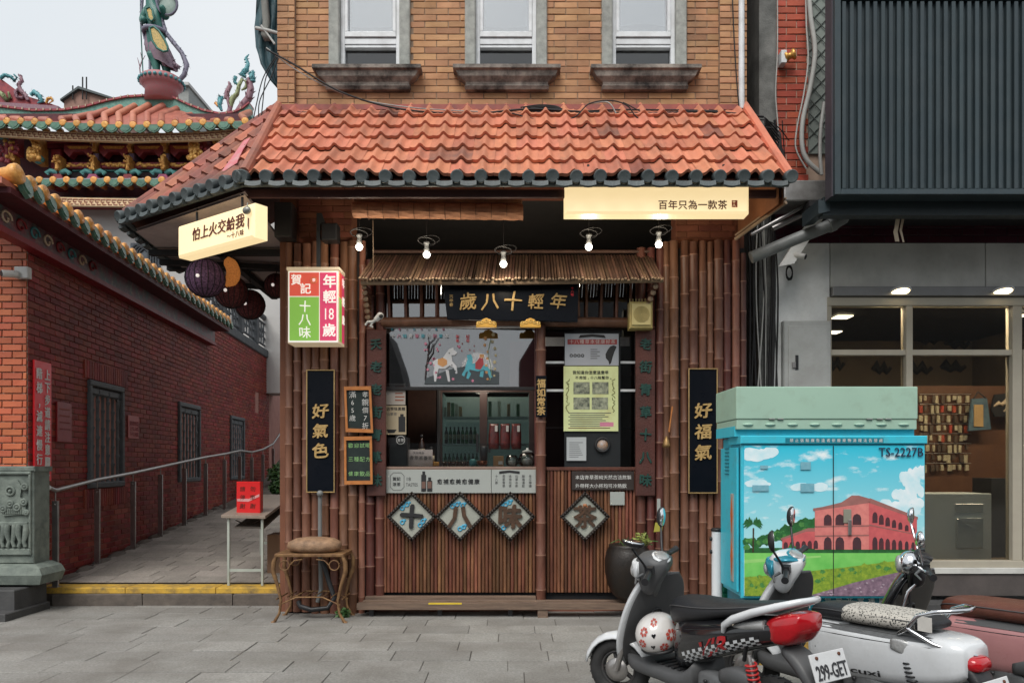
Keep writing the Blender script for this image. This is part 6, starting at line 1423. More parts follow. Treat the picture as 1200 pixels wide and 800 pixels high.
# shopfront frame
m_bei = M('beige_shop_frame', (.42, .385, .31), (.38, .345, .28), s=4, r=.45, bump=.04, dirt=.15)
shop = thing('glazed_shopfront', 'beige framed shopfront windows of the neighbouring shop with a dark interior', 'shopfront', (X(1080, Y8), Y8, .3))
for i, (a, b, c, d, z0, z1) in enumerate(((968, 1340, 349, 359, -.08, .05), (968, 1340, 410, 416.5, -.08, .03), (968, 1340, 656, 664, -.08, .05), (968, 973, 359, 656, -.08, .04), (1060, 1067.5, 359, 656, -.08, .045), (1184, 1195, 359, 656, -.08, .045), (1196, 1202, 410, 656, -.06, .06), (1290, 1300, 359, 656, -.08, .045))):
    rect('frame_bar', F8, ax8, az8, a, b, c, d, z0, z1-(.0005*i), m_bei, shop)
rect('lamp_rail', F8, ax8, az8, 972, 1340, 338, 348.5, -.05, .10, M('grey_metal_rail', (.22, .22, .22), (.18, .18, .18), s=4, r=.4, metal=.3), shop)
m_sg2 = glassmat('shop_glass', (.75, .76, .74), .035)
for a, b, c, d in ((973, 1060, 359, 410), (1067.5, 1184, 359, 410), (973, 1060, 416.5, 656), (1067.5, 1184, 416.5, 656), (1195, 1290, 359, 410), (1202, 1290, 416.5, 656)): rect('pane', F8, ax8, az8, a, b, c, d, -.03, -.024, m_sg2, shop, bev=0.0001)
rect('sill', F8, ax8, az8, 930, 1340, 664, 671, -.1, .07, m_fas, shop); rect('base_wall', F8, ax8, az8, 930, 1340, 671, 697, -.2, .05, M('brown_grey_base', (.10, .085, .08), (.07, .06, .058), s=4, r=.6, dirt=.4), shop)
k = MB(); k.box(X(870, 8.3), 6.5, 8.25, 8.62, 0, .10); k.build('low_step', M('dark_step_stone', (.07, .07, .07)), shop)
for px in (1055, 1175, 1295):
    c = W(px, 340, Y8-.12); t = thing('ceiling_lamp', {1055: 'oval lit lamp over the left shop window of the neighbour', 1175: 'oval lit lamp over the right shop window of the neighbour', 1295: 'oval lit lamp beyond the right edge'}[px], 'lamp', tuple(c), 'lamps over the neighbour shopfront') if px < 1200 else None
    if t: 
        k = MB(); k.lathe(c, [(.11, 0), (.115, .012), (.10, .02)], 20, (0, -.25, -1)); k.build('housing', m_alu, t); k = MB(); k.lathe(c+Vector((0, -.006, -.021)), [(.095, 0), (.08, .008)], 20, (0, -.25, -1)); k.build('lens', MATS['warm_lamp'], t)
# interior of neighbour shop
k = MB(); a, b, c, d = X(965, Y8), X(1340, Y8), az8(664), az8(345)
m_in = M('neighbour_interior_wall', (.14, .105, .075), (.11, .085, .06), s=2, r=.8); YK = Y8+3.2
k.add([(a, Y8+.1, c), (b, Y8+.1, c), (b, YK, c), (a, YK, c)], [(0, 1, 2, 3)]); kc_ = MB(); kc_.add([(a, Y8+.1, d-.004), (b, Y8+.1, d-.004), (b, YK, d-.004), (a, YK, d-.004)], [(3, 2, 1, 0)]); kc_.build('interior_ceiling', m_dark, shop); k.add([(a, YK, c), (b, YK, c), (b, YK, d), (a, YK, d)], [(0, 1, 2, 3)]); k.add([(a, Y8+.1, c), (a, YK, c), (a, YK, d), (a, Y8+.1, d)], [(0, 1, 2, 3)]); k.add([(b, Y8+.1, c), (b, YK, c), (b, YK, d), (b, Y8+.1, d)], [(0, 1, 2, 3)])
k.build('interior_room', m_in, shop)
r_ = random.Random(44)
def inner_lamp(px, py, Y, w):
    c = W(px, py, Y); k = MB(); k.box(c.x-w, c.x+w, c.y-.1, c.y+.1, c.z-.012, c.z); k.build('interior_lamp', M('interior_lamp_glow', (1, .85, .6), r=.5, bump=0, emit=3.5, ec=(1, .85, .6)), shop)
for px, py, Y, w in ((987, 371, 9.8, .1), (1012, 378, 10.4, .07), (977, 389, 11, .08), (1090, 370, 10, .11), (1169, 362, 9.8, .08), (1194, 370, 9.6, .06), (998, 391, 11.4, .04)): inner_lamp(px, py, Y, w)
L = bpy.data.lights.new('shop_light', 'AREA'); L.energy = 85; L.color = (1, .8, .55); L.shape = 'RECTANGLE'; L.size = 3.2; L.size_y = .25; lo = bpy.data.objects.new('shop_light', L); COL.objects.link(lo); lo.parent = shop; lo.location = Vector((X(1110, 10), 8.76, d-.06))-ORG[shop]
# merchandise board with rows of hanging key rings
Yk = 10.4; t = thing('key_ring_board', 'brown display board hung with rows of pale key rings inside the neighbour shop', 'display board', (X(1108, Yk), Yk, Z(545, Yk)))
k = MB(); k.box(X(1070, Yk), X(1192, Yk), Yk, Yk+.05, Z(600, Yk), Z(452, Yk)); k.build('board', M('brown_display_board', (.15, .07, .035), (.11, .05, .028), s=5, r=.6), t)
m_kr = M('pale_charm', (.55, .50, .36), (.35, .30, .2), s=18, r=.5)
for j in range(8):
    k = MB(); z = Z(462+j*11.5, Yk); k.tube([(X(1076, Yk), Yk-.04, z), (X(1136, Yk), Yk-.04, z)], .006, 4); k.build('hook_rail', m_steel, t)
    for i in range(9):
        px = 1077+i*6.6+r_.uniform(-1.8, 1.8); k = MB(); h = r_.uniform(4.5, 9.5)
        k.box(X(px-r_.uniform(1.2, 2.4), Yk), X(px+r_.uniform(1.2, 2.4), Yk), Yk-.06, Yk-.035, Z(464+j*11.5+h, Yk), Z(464+j*11.5, Yk)); wob(k, .008, 30); k.build('key_ring', m_kr if r_.random() < .6 else (M('dark_charm', (.10, .07, .05), r=.6) if r_.random() < .7 else m_obr), t)
Yj = 10.2; t = thing('denim_bag', 'small blue denim bag with a tan patch hanging inside the neighbour shop', 'bag', tuple(W(1146, 505, Yj)))
k = MB(FP(Yj)); k.prism([(X(a, Yj), Z(b, Yj)) for a, b in ((1139, 467), (1157, 466), (1162, 503), (1135, 505))][::-1], -.04, 0); k.build('body', M('denim', (.10, .16, .20), (.06, .10, .14), s=14, r=.9, bump=.5), t, bevel=.01)
k = MB(FP(Yj)); k.bb(X(1141, Yj), X(1152, Yj), Z(500, Yj), Z(474, Yj), .001, .012, .004); k.build('patch', M('tan_patch', (.45, .30, .14), r=.8), t)
k = MB(); k.tube([W(1141, 467, Yj), W(1146, 459, Yj), W(1155, 466, Yj)], .01, 6); k.build('strap', m_black, t)
t = thing('dark_wall_sign', 'dark rounded sign with a white leaping shape inside the neighbour shop', 'sign', tuple(W(1173, 488, Yj))); k = MB(FP(Yj)); k.prism([(X(a, Yj), Z(b, Yj)) for a, b in ((1166, 462), (1195, 459), (1195, 488), (1166, 488), (1162, 480), (1164, 468))][::-1], -.03, 0); k.build('board', m_black, t)
k = MB(FP(Yj)); k.tube([(X(a, Yj), Z(b, Yj), .004) for a, b in ((1164, 476), (1170, 472), (1174, 474), (1181, 466), (1178, 473), (1183, 474), (1176, 482))], [.01, .03, .03, .02, .03, .02, .01], 5); k.build('leaping_shape', m_cream, t)
# painted mural letters on the back wall, awning like valance
for i, (px, py, w, h) in enumerate(((990, 380, 22, 10), (1020, 385, 26, 12), (1045, 388, 20, 9), (1095, 395, 26, 9), (1130, 400, 30, 10), (985, 425, 20, 12), (1040, 430, 22, 10), (1085, 430, 30, 10), (1125, 428, 30, 8))):
    k = MB(FP(11.6)); P_ = [(X(px+a*w/2, 11.6), Z(py+b*h/2, 11.6), .01) for a, b in ((-1, .3), (-.6, -.8), (-.2, .6), (.2, -.7), (.6, .8), (1, -.3))]; k.tube(P_, [.03, .09, .06, .09, .05, .03], 5); k.v = [Vector((v.x, 11.78+(v.y-11.6)*.05, v.z)) for v in k.v]; k.build('wall_brush_stroke', M('dark_stroke', (.03, .028, .026), r=.8), shop)
# white counter block with clear bag behind the glass; yellow, dark shelf items
Yd = 8.95; t = thing('display_box', 'white display box with a creased plastic pouch behind the neighbour window', 'display box', (X(1122, Yd), Yd, Z(656, Yd)))
m_wb = M('blue_white_box', (.62, .68, .70), (.55, .62, .64), s=3, r=.35)
k = MB(); k.box(X(1083, Yd), X(1162, Yd), Yd, Yd+.5, Z(657, Yd), Z(578, Yd)); k.build('box', m_wb, t, bevel=.008)
k = MB(FP(Yd)); k.bb(X(1120, Yd), X(1151, Yd), Z(642, Yd), Z(607, Yd), 0, .03, .01); wob(k, .008, 15); k.build('pouch', M('clear_pouch', (.40, .45, .47), (.34, .39, .41), s=9, r=.15, coat=.5), t)
k = MB(FP(Yd)); k.prism([(X(1120, Yd), Z(607, Yd)), (X(1136, Yd), Z(618, Yd)), (X(1151, Yd), Z(607, Yd))], .031, .036); k.build('flap', MATS['clear_pouch'], t)
k = MB(FP(Yd)); k.bb(X(1119, Yd), X(1152, Yd), Z(600, Yd), Z(590, Yd), 0, .01, .004); k.build('tape_strip', MATS['clear_pouch'], t)
for i in range(9):
    px = 1163+(i % 4)*6; py = 545+(i//4)*0+r_.uniform(0, 14); c = W(px, 577, 9.3); k = MB(); k.ball(W(px, py+10, 9.3), .05, 8, 6); 
bx('dark_shelf_unit', 1162, 1184, 560, 657, 9.5, 9.9, M('dark_shelf_grey', (.035, .035, .036), r=.6), 'dark drawer unit behind the right end of the neighbour window', 'drawers')
# ---- dark ribbed cladding box above
YB2 = 7.3; F7 = FP(YB2); c7 = lambda p: X(p, YB2); d7 = lambda p: Z(p, YB2)
clad = thing('cladding_box', 'large dark teal ribbed metal sign box over the neighbour shop', 'cladding', (c7(1100), YB2, d7(230)))
XE = c7(1420)
k = MB(F7); k.box(c7(977), XE, d7(229), d7(-120), -.17, -.02); k.build('back_sheet', m_corr, clad)
k = MB(); k.box(c7(977)-.012, c7(977), YB2+.02, YB2+.17, d7(229), d7(-120)); k.build('side_flange', M('purple_grey_flange', (.07, .06, .075), (.05, .045, .055), s=3, r=.5), clad)
for q in ((977, 984, 229, -120), (984, 1420, 229, 222.5), (984, 1420, 2, -1)):
    k = MB(F7); k.bb(c7(q[0]), c7(q[1]), d7(q[2]), d7(q[3]), -.02, .03, .004); k.build('frame_rail', m_corr, clad)
px = 986; i = 0
while px < 1400:
    k = MB(F7); w = 4.6; k.bb(c7(px), c7(px+w), d7(222), d7(3), -.02, .022, .004); k.build('rib', m_corr, clad)
    k = MB(F7); k.bb(c7(px), c7(px+w), d7(-2), d7(-120), -.02, .022, .004); k.build('rib', m_corr, clad); px += 9.15
k = MB(F7); k.prism([(c7(968), d7(226)), (c7(982), d7(229)), (c7(982), d7(240)), (c7(968), d7(243))][::-1], -.6, -.18); k.build('corner_cover', m_corr, clad)
m_beam = M('dark_teal_beam', (.02, .03, .034), r=.5)
k = MB(); k.box(X(960, 7.6), XE, 7.5, 7.62, Z(256, 7.6), Z(235, 7.6)); k.build('underside_beam', m_beam, clad)
k = MB(); k.box(X(940, 8.1), 9, 7.9, Y8+.1, Z(251, 8.1)+.02, Z(245, 8.1)+.02); k.build('soffit_board', m_dark, clad)
FT8 = FP(Y8-.04); m_mar = M('maroon_wall_tile', (.05, .008, .016), (.035, .006, .012), s=4, r=.35, rnd=.2)
k = MB(FT8); k.box(ax8(905), 8, az8(286), az8(235), -.1, 0); k.build('tile_backing', m_dark, nb)
bricks(nb, FT8, ax8(905), ax8(1320), az8(285.5), az8(240), .24, .075, .008, m_mar, (), 300, .006, name='wall_tile')
t = thing('torn_tape', 'two pale torn strips hanging under the ribbed sign box', 'strip', tuple(W(1054, 285, 7.7)))
k = MB(); k.loft([[W(a, y, 7.7), W(a+5, y, 7.7), W(a+5, y, 7.705), W(a, y, 7.705)] for a, y in ((1052, 238), (1050, 255), (1047, 272), (1049, 283))], smooth=False); k.build('strip', m_cream, t)
k = MB(); k.loft([[W(a, y, 7.72), W(a+w, y, 7.72), W(a+w, y, 7.725), W(a, y, 7.725)] for a, y, w in ((1059, 238, 4), (1057, 255, 3), (1054, 270, 3), (1058, 284, 2))], smooth=False); k.build('strip', m_cream, t)
# drain pipe, brackets, silver flashing
m_pipe = M('grey_plastic_pipe', (.20, .21, .21), (.15, .16, .16), s=5, r=.45, dirt=.4, ds=4)
t = thing('drain_pipe', 'thick grey drain pipe sloping down left from an elbow under the sign box', 'pipe', tuple(W(935, 275, 7.9)))
k = MB(); k.tube([W(991, 236, 7.9), W(993, 246, 7.9), W(988, 256, 7.9), W(978, 262, 7.9), W(930, 281, 7.95), W(880, 302, 8.0)], .062, 14); k.build('pipe', m_pipe, t)
k = MB(); k.tube([W(978, 262, 7.9), W(971, 265, 7.9)], .072, 14); k.tube([W(991, 240, 7.9), W(992.5, 246, 7.9)], .072, 14); k.build('collar', m_pipe, t)
k = MB(); k.tube([W(975, 252, 7.8), W(988, 246, 7.8)], .03, 8); k.ball(W(976, 252, 7.78), .035, 8, 6); k.build('valve', m_steel, t)
t = thing('diagonal_strut', 'dusty white diagonal board behind the drain pipe', 'strut', tuple(W(920, 312, 8.2))); k = MB(); a, b = W(922, 312, 8.25), W(962, 250, 8.25); k.hexa([a+Vector((-.08, 0, 0)), a+Vector((.08, 0, .03)), a+Vector((.08, .05, .03)), a+Vector((-.08, .05, 0))], [b+Vector((-.08, 0, 0)), b+Vector((.08, 0, .03)), b+Vector((.08, .05, .03)), b+Vector((-.08, .05, 0))]); k.build('board', m_white, t)
t = thing('flashing_box', 'crumpled silver metal flashing box at the end of the tiled roof', 'flashing', tuple(W(945, 235, 8.0))); k = MB(); k.box(X(919, 7.95), X(972, 7.95), 7.95, 8.4, Z(235, 7.95), Z(211, 7.95)); b_ = k.build('box', M('silver_metal', (.42, .41, .40), (.28, .27, .26), s=7, r=.35, metal=.7, dirt=.4, ds=5), t, bevel=.012, sub=0)
t = thing('verge_strip', 'long thin rusty corrugated strip sloping under the right end of the canopy', 'strip', tuple(W(880, 265, 7.7))); k = MB(); a, b = W(862, 280, 7.9), W(921, 237, 7.3); k.tube([a, b], .02, 6); k.tube([a+Vector((0, 0, .04)), b+Vector((0, 0, .04))], .012, 6); k.build('strip', m_rodend, t)
k = MB(); k.tube([W(880, 275, 8.1), W(945, 240, 8.1)], .02, 6); k.tube([W(905, 268, 8.2), W(968, 238, 8.2)], .03, 6); k.build('support_rods', m_steel, t)
c = W(927, 300, 8.3); cctv((c.x, c.y, c.z), 'white bullet camera under the drain pipe on the neighbour wall', (.75, -.6, -.35), .8)
k = MB(); k.tube([W(925, 318+8*math.sin(i*.6)+i*.1, 8.45)+Vector((.035*math.cos(i*.6), 0, 0)) for i in range(34)], .007, 5); k.build('cable_coil', m_wire, None, 'black coil of cable under the bullet camera', 'cable')
# insulator spool
t = thing('insulator', 'ceramic and brass cable insulator on the red brick pier', 'insulator', tuple(W(925, 72, 8.5))); c = W(925, 66, 8.5); k = MB(); k.lathe(c+Vector((-.05, 0, -.02)), [(.05, 0), (.06, .02), (.035, .04), (.035, .07), (.06, .09), (.055, .11)], 14, (1, -.3, .3)); k.build('spool', m_gold, t); k = MB(); k.box(c.x-.1, c.x-.04, c.y-.04, c.y+.08, c.z-.09, c.z+.05); k.build('bracket', m_alu, t, bevel=.006)
# white down pipe
t = thing('down_pipe', 'slim white down pipe at the right edge of the tan brick building', 'pipe', tuple(W(869, 128, 8.25))); k = MB(); k.tube([W(869, 128, 8.24), W(869, -150, 8.24)], .032, 12); k.build('pipe', m_alu, t)
# ---------------------------------------------------------------- cables
def cable(pts, r, m, lab, Yd=8.15, grp=None, name='cable'):
    P_ = [W(p[0], p[1], p[2] if len(p) > 2 else Yd) for p in pts]; Q = []
    for i in range(len(P_)-1):
        p0, p1_, p2, p3 = P_[max(i-1, 0)], P_[i], P_[i+1], P_[min(i+2, len(P_)-1)]
        for j in range(8):
            u = j/8; Q.append(.5*((2*p1_)+(p2-p0)*u+(2*p0-5*p1_+4*p2-p3)*u*u+(3*p1_-p0-3*p2+p3)*u**3))
    Q.append(P_[-1]); k = MB(); k.tube(Q, r, 5); return k.build(name, m, None, lab, 'cable', grp)
g_ = 'cables strung along the brick wall'
cable([(312, 58), (345, 76), (400, 108), (470, 128), (560, 134), (620, 133)], .010, m_wire, 'thick black cable dropping from the teal sheet across the first sill', 8.1, g_)
cable([(312, 56), (350, 84), (410, 113), (480, 126), (560, 131)], .006, m_wirew, 'thin grey cable beside the thick one across the first sill', 8.12, g_)
cable([(560, 134), (620, 128), (680, 131), (760, 133), (830, 131), (895, 137)], .012, m_wire, 'black cable lying along the top of the tiles under the third window', 8.12, g_)
cable([(600, 133), (640, 142), (672, 138), (690, 122), (715, 118), (735, 124), (750, 140), (790, 152), (850, 147), (905, 150, 8.0)], .007, m_wire, 'black cable looping over the upper tiles under the third window', 8.05, g_)
cable([(690, 122), (712, 120), (722, 133)], .008, m_wirew, 'short grey cable tail above the tiles under the third window', 8.1, g_)
cable([(730, 120), (780, 142), (840, 140), (900, 142), (925, 165, 8.2)], .006, m_wire, 'thin black cable crossing the right part of the tiles', 8.1, g_)
cable([(340, 131), (420, 134), (520, 132), (620, 134), (720, 129), (850, 130)], .009, m_wire, 'straight black cable along the roof flashing', 8.15, g_)
for i in range(7): cable([(610+i*3, 126+i), (635, 123+i*1.5), (655+i*2, 126+i), (640, 131), (612+i*2, 130)], .007, m_wire, 'tangled cable bundle lying on the flashing between second and third window', 8.13, 'tangle of cables on the flashing')
cable([(858, -10), (860, 40), (863, 90), (866, 125)], .007, m_wire, 'thin black cable running down the right brick pilaster', 8.2)
for i, (a, b) in enumerate(((303, 301), (306, 308), (312, 304))): cable([(326, 62+i*3), (a+6, 90), (b, 120), (b-6+i*3, 150)], .006, m_wire, 'thin cable hanging by the left edge of the brick building', 8.25, 'cables at the left edge of the building')
cable([(947, -20), (950, 20), (955, 60), (950, 100), (941, 140), (940, 170), (946, 188), (962, 203)], .028, m_wirew, 'thick white cable bundle curving down the red brick pier', 8.45)
cable([(944, -20), (945, 30), (947, 70), (942, 110), (934, 150), (933, 175), (945, 198)], .010, m_wirew, 'thin white cable beside the thick bundle on the red brick pier', 8.48)
cable([(911, -20), (911, 60), (909, 110), (912, 160), (907, 200)], .008, m_wirew, 'grey cable at the left edge of the red brick pier', 8.5)
cable([(963, 205), (961, 180), (962, 150), (966, 120)], .020, m_wirew, 'short white pipe in front of the diamond mesh', 8.4)
r_ = random.Random(51)
for i in range(13):
    px = 878+r_.uniform(0, 30); cable([(905+r_.uniform(-8, 15), 140+r_.uniform(0, 45), 8.3), (px+12, 215+r_.uniform(-10, 10), 8.4), (px, 250, 8.42), (px+r_.uniform(-5, 5), 340, 8.42), (px+r_.uniform(-6, 6), 460, 8.45)], r_.uniform(.005, .014), m_wire if r_.random() < .7 else m_wirew, 'dark cable hanging in the gap right of the bamboo pier', 8.4, 'cables hanging in the dark gap')
for i in range(5): cable([(896, 138+i*2, 8.0), (908, 150+i*4), (915, 160+i*3), (911+i*2, 185), (920, 215)], .009, m_wire, 'black cable tangled beside the right end of the tiles', 8.2, 'cables tangled at the roof end')
# teal tarpaulin at upper left
t = thing('teal_tarpaulin', 'dark teal tarpaulin hanging at the upper left edge of the brick building', 'tarpaulin', tuple(W(315, 95, 8.4)))
k = MB(); rings = []
for (y, a, b) in ((-120, 300, 330), (-30, 301, 330), (0, 300, 330), (20, 299.5, 330), (32, 298.5, 330), (55, 300, 330), (75, 306, 329), (95, 317, 328.5), (104, 325, 328)):
    rings.append([W(a+(b-a)*j/9, y, 8.35+.05*math.sin(j*1.7+y*.05)) for j in range(10)]+[W(a+(b-a)*j/9, y, 8.42) for j in range(9, -1, -1)])
k.loft(rings); wob(k, .02, 4); k.build('sheet', M('dark_teal_sheet', (.035, .085, .10), (.02, .05, .065), s=4, r=.55, bump=.4, bs=12), t)
k = MB(); rings = [[W(a, y, 8.28), W(a+6, y, 8.26), W(a+9, y, 8.3), W(a+4, y, 8.36)] for y, a in ((-100, 305), (0, 306), (25, 309), (40, 307), (48, 311))]; k.loft(rings); wob(k, .02, 5); k.build('grey_cloth', M('grey_cloth', (.22, .22, .20), (.14, .14, .13), s=6, r=.9), t)
k = MB(); k.tube([W(300, 33, 8.3), W(314, 36, 8.25), W(328, 40, 8.28)], .02, 6); k.tube([W(306, 30, 8.26), W(322, 52, 8.25)], .012, 6); k.build('tie_rope', m_wirew, t)

# ================================================================ street cabinet
Yc = 6.1; nc = Yc/F; YcB = 6.66; FC = FP(Yc)
cx = lambda p: X(p, Yc); cz = lambda p: Z(p, Yc)
cab = thing('telecom_cabinet', 'large bright blue street cabinet with a printed picture of a red arcaded house', 'cabinet', (cx(975), Yc, 0))
m_cy = M('cabinet_cyan', (.05, .52, .66), (.045, .46, .60), s=2, r=.38, bump=.05, dirt=.6, dc=(.12, .27, .30), ds=9, d0=.58)
m_cy2 = M('cabinet_deep_teal', (.012, .20, .27), (.010, .16, .22), s=3, r=.4, bump=.05, dirt=.3, dc=(.05, .07, .07), ds=4)
m_cg2 = M('pale_green_enamel', (.34, .50, .40), (.31, .46, .37), s=2, r=.42, bump=.05, dirt=.45, dc=(.22, .27, .20), ds=7, d0=.58)
k = MB(); k.box(cx(870), cx(1081), Yc+.02, YcB, cz(700), cz(512)); k.build('body', m_cy, cab, bevel=.01)
rect('top_lip', FC, cx, cz, 866, 1083.5, 510.5, 520, -.3, .045, m_cy, cab, bev=.006)
k = MB(); k.box(cx(862), cx(1073.5), Yc+.03, YcB+.02, cz(511), cz(499)); k.build('neck', m_cy, cab)
rect('door_frame', FC, cx, cz, 868, 1082.5, 520, 700, -.02, .02, m_cy, cab, bev=.006)
for a, b in ((870.5, 974), (975, 1081)): rect('door', FC, cx, cz, a, b, 522, 697, .0, .028, m_cy, cab, bev=.004)
k = MB(); k.box(cx(874), cx(1078), Yc+.05, YcB-.03, cz(737), cz(699)); k.build('lower_panel', m_cy2, cab, bevel=.008)
k = MB(); k.box(cx(872), cx(1080), Yc+.06, YcB-.02, cz(746), cz(737)); k.build('base_shadow_gap', m_black, cab)
k = MB(); k.box(cx(866), cx(1084), Yc-.02, YcB+.03, 0.0, cz(746)); k.build('concrete_plinth', m_concrete, cab, bevel=.01)
k = MB(FC); u = cx(866)
i = 0
while u < cx(1084)-.02:
    x2 = min(u+.14, cx(1084)); k = MB(FC); k.prism([(u, .01), (min(u+.14, x2), .01), (min(u+.26, cx(1084)), cz(747)), (min(u+.12, cx(1084)), cz(747))], .021, .024); k.build('hazard_stripe', m_yellow if i % 2 else m_black, cab); u += .14; i += 1
# green cover
k = MB(); a, b = cx(862), cx(1074); k.box(a, b, Yc-.02, YcB+.03, cz(491), cz(453)); k.build('green_cover', m_cg2, cab, bevel=.008)
k = MB(); k.box(a+.004, b-.004, Yc-.012, YcB+.02, cz(503), cz(491.5)); k.build('vent_strip', m_cg2, cab, bevel=.006)
for i in range(8): k = MB(FC); c = (cx(876+i*26), cz(497.3)); k.ball((c[0], c[1], .012), .04, 12, 6, (1.1, .32, .5)); k.build('vent_louvre', m_cg2, cab)
for px in (900, 910, 1014, 1026, 1036): k = MB(FC); k.tube([(cx(px), cz(491), .022), (cx(px+7), cz(491), .022)], .006, 6); k.build('hinge', m_steel, cab)
# side panel details
FS_ = frame((cx(868)-.005, 0, 0), (0, -1, 0))       # left face, facing -X ; local x = -Y
k = MB(FS_); k.bb(-YcB+.04, -Yc-.05, cz(694), cz(524), -.004, .012, .003); k.build('side_door', m_cy, cab)
k = MB(FS_); k.bb(-6.30, -6.23, cz(684), cz(579), .013, .02, .002); sp_ = k.build('reflector_strip', M('worn_grey_strip', (.35, .33, .30), r=.6), cab)
for i in range(2): k = MB(FS_); z = cz(605+i*50); k.prism([(-6.265, z-.15), (-6.235, z), (-6.265, z+.15), (-6.295, z)], .021, .023); k.build('orange_diamond', M('reflector_orange', (.65, .14, .03), r=.4), sp_)
k = MB(FS_); [k.box(-6.48+0*i, -6.36, cz(512+6)-.03*i-.05, cz(512+6)-.03*i-.04, .013, .017) for i in range(8)]; tag(k.build('side_louvres', m_cy2, cab), kind='stuff')
# printed picture
def art(pts, m, z, nm='print', par=None):
    k = MB(FC); k.prism([(cx(a), cz(b)) for a, b in pts][::-1], .0281+z*.0008, .0285+z*.0008); return k.build(nm, m, par or pic)
pic = None
m_sky = bpy.data.materials.new('printed_sky'); m_sky.use_nodes = True; N_ = m_sky.node_tree.nodes; L_ = m_sky.node_tree.links
P_ = N_['Principled BSDF']; P_.inputs['Roughness'].default_value = .3
g_n = N_.new('ShaderNodeNewGeometry'); sep = N_.new('ShaderNodeSeparateXYZ'); L_.new(g_n.outputs['Position'], sep.inputs[0])
mr = N_.new('ShaderNodeMapRange'); mr.inputs['From Min'].default_value = cz(645); mr.inputs['From Max'].default_value = cz(522); L_.new(sep.outputs['Z'], mr.inputs['Value'])
cr = N_.new('ShaderNodeValToRGB'); cr.color_ramp.elements[0].color = (.42, .74, .78, 1); cr.color_ramp.elements[1].color = (.03, .52, .70, 1); L_.new(mr.outputs[0], cr.inputs[0]); mpc = N_.new('ShaderNodeMapping'); mpc.inputs['Scale'].default_value = (3.2, 1, 7.5); mpc.inputs['Location'].default_value = (1.7, 0, 2.2); L_.new(g_n.outputs['Position'], mpc.inputs['Vector'])
ncl = N_.new('ShaderNodeTexNoise'); ncl.inputs['Scale'].default_value = 1.0; ncl.inputs['Detail'].default_value = 9; ncl.inputs['Roughness'].default_value = .58; L_.new(mpc.outputs[0], ncl.inputs['Vector'])
crc = N_.new('ShaderNodeValToRGB'); crc.color_ramp.elements[0].position = .545; crc.color_ramp.elements[1].position = .66; L_.new(ncl.outputs['Fac'], crc.inputs[0])
mcl = N_.new('ShaderNodeMix'); mcl.data_type = 'RGBA'; L_.new(crc.outputs[0], mcl.inputs[0]); L_.new(cr.outputs[0], mcl.inputs[6]); mcl.inputs[7].default_value = (.80, .88, .90, 1); L_.new(mcl.outputs[2], P_.inputs['Base Color'])
pic = art([(870.5, 522), (1081, 522), (1081, 697), (870.5, 697)], m_sky, 0, 'picture_print', cab)
m_clo = M('printed_cloud', (.80, .87, .90), (.50, .76, .83), s=9, r=.35, bump=0)
def cloud(cx_, cy_, w, h, sd):
    r_ = random.Random(sd); 
    for i in range(7):
        a = cx_+r_.uniform(-.42, .42)*w; b = cy_+r_.uniform(-.25, .25)*h; rw = w*r_.uniform(.18, .3); rh = h*r_.uniform(.3, .5)
        art([(min(max(a+rw*math.cos(t), 871), 1080.5), max(b+rh*math.sin(t)*(1+.15*math.sin(3*t+i)), 523)) for t in [2*PI*j/14 for j in range(14)]], m_clo, 1+i*.1+sd*.0035, 'cloud_print')
cloud(893, 533, 40, 14, 1); cloud(886, 567, 30, 8, 3); cloud(948, 571, 36, 9, 4)
for i_, (a_, b_, w_, h_) in enumerate(((1064, 560, 20, 18), (1070, 575, 22, 18), (1056, 582, 26, 16), (1046, 592, 26, 14), (1066, 592, 30, 16), (1040, 602, 22, 9), (1074, 552, 12, 12))): cloud(a_, b_, w_, h_, 20+i_)
m_pg = M('printed_green', (.03, .16, .045), (.015, .08, .02), s=26, r=.5, bump=0, stretch=(1, 1, 1)); m_lawn = M('printed_lawn', (.22, .60, .14), (.14, .50, .10), s=9, r=.4, bump=0); m_hedge = M('printed_hedge', (.30, .40, .04), (.12, .24, .03), s=40, r=.5, bump=0)
m_pst = M('printed_stone_bank', (.30, .20, .26), (.14, .09, .13), s=34, r=.5, bump=0); m_pb = M('printed_red_brick', (.62, .13, .13), (.50, .10, .11), s=20, r=.4, bump=0); m_pb2 = M('printed_light_brick', (.70, .24, .21), (.58, .17, .16), s=20, r=.4, bump=0); m_par = M('printed_dark_arch', (.10, .03, .035), (.05, .03, .04), s=14, r=.5, bump=0); m_prf = M('printed_roof', (.36, .15, .13), (.28, .12, .11), s=20, r=.5, bump=0)
r_ = random.Random(77)
def clump(a, b, rad, sd, m=m_pg, z=3, nm='tree_print'):
    q = random.Random(sd); art([(a+rad*(1+.25*q.uniform(-1, 1))*math.cos(t), b+rad*.8*(1+.3*q.uniform(-1, 1))*math.sin(t)) for t in [2*PI*j/16 for j in range(16)]], m, z, nm)
for i, (a, b, r__) in enumerate(((885, 636, 7), (894, 632, 8), (903, 628, 8), (913, 626, 9), (922, 621, 9), (932, 617, 9), (942, 613, 8), (950, 612, 7), (873, 634, 5), (1075, 630, 5), (1076, 640, 5), (927, 628, 8), (938, 624, 8))): clump(a, b, r__, i, z=2.5+i*.12)
m_pg2 = M('printed_light_green', (.10, .30, .07), (.04, .16, .04), s=40, r=.5, bump=0)
for i in range(34): a_ = r_.uniform(873, 950); clump(a_, 641-(a_-873)*.30-r_.uniform(0, 8), r_.uniform(2, 4), 300+i, (m_pg2, m_pg)[i % 2], 4.05+i*.004)
k = MB(FC); k.tube([(cx(881), cz(646), .032), (cx(881.5), cz(618), .032)], .006, 4); k.build('palm_trunk_print', m_chr, pic)
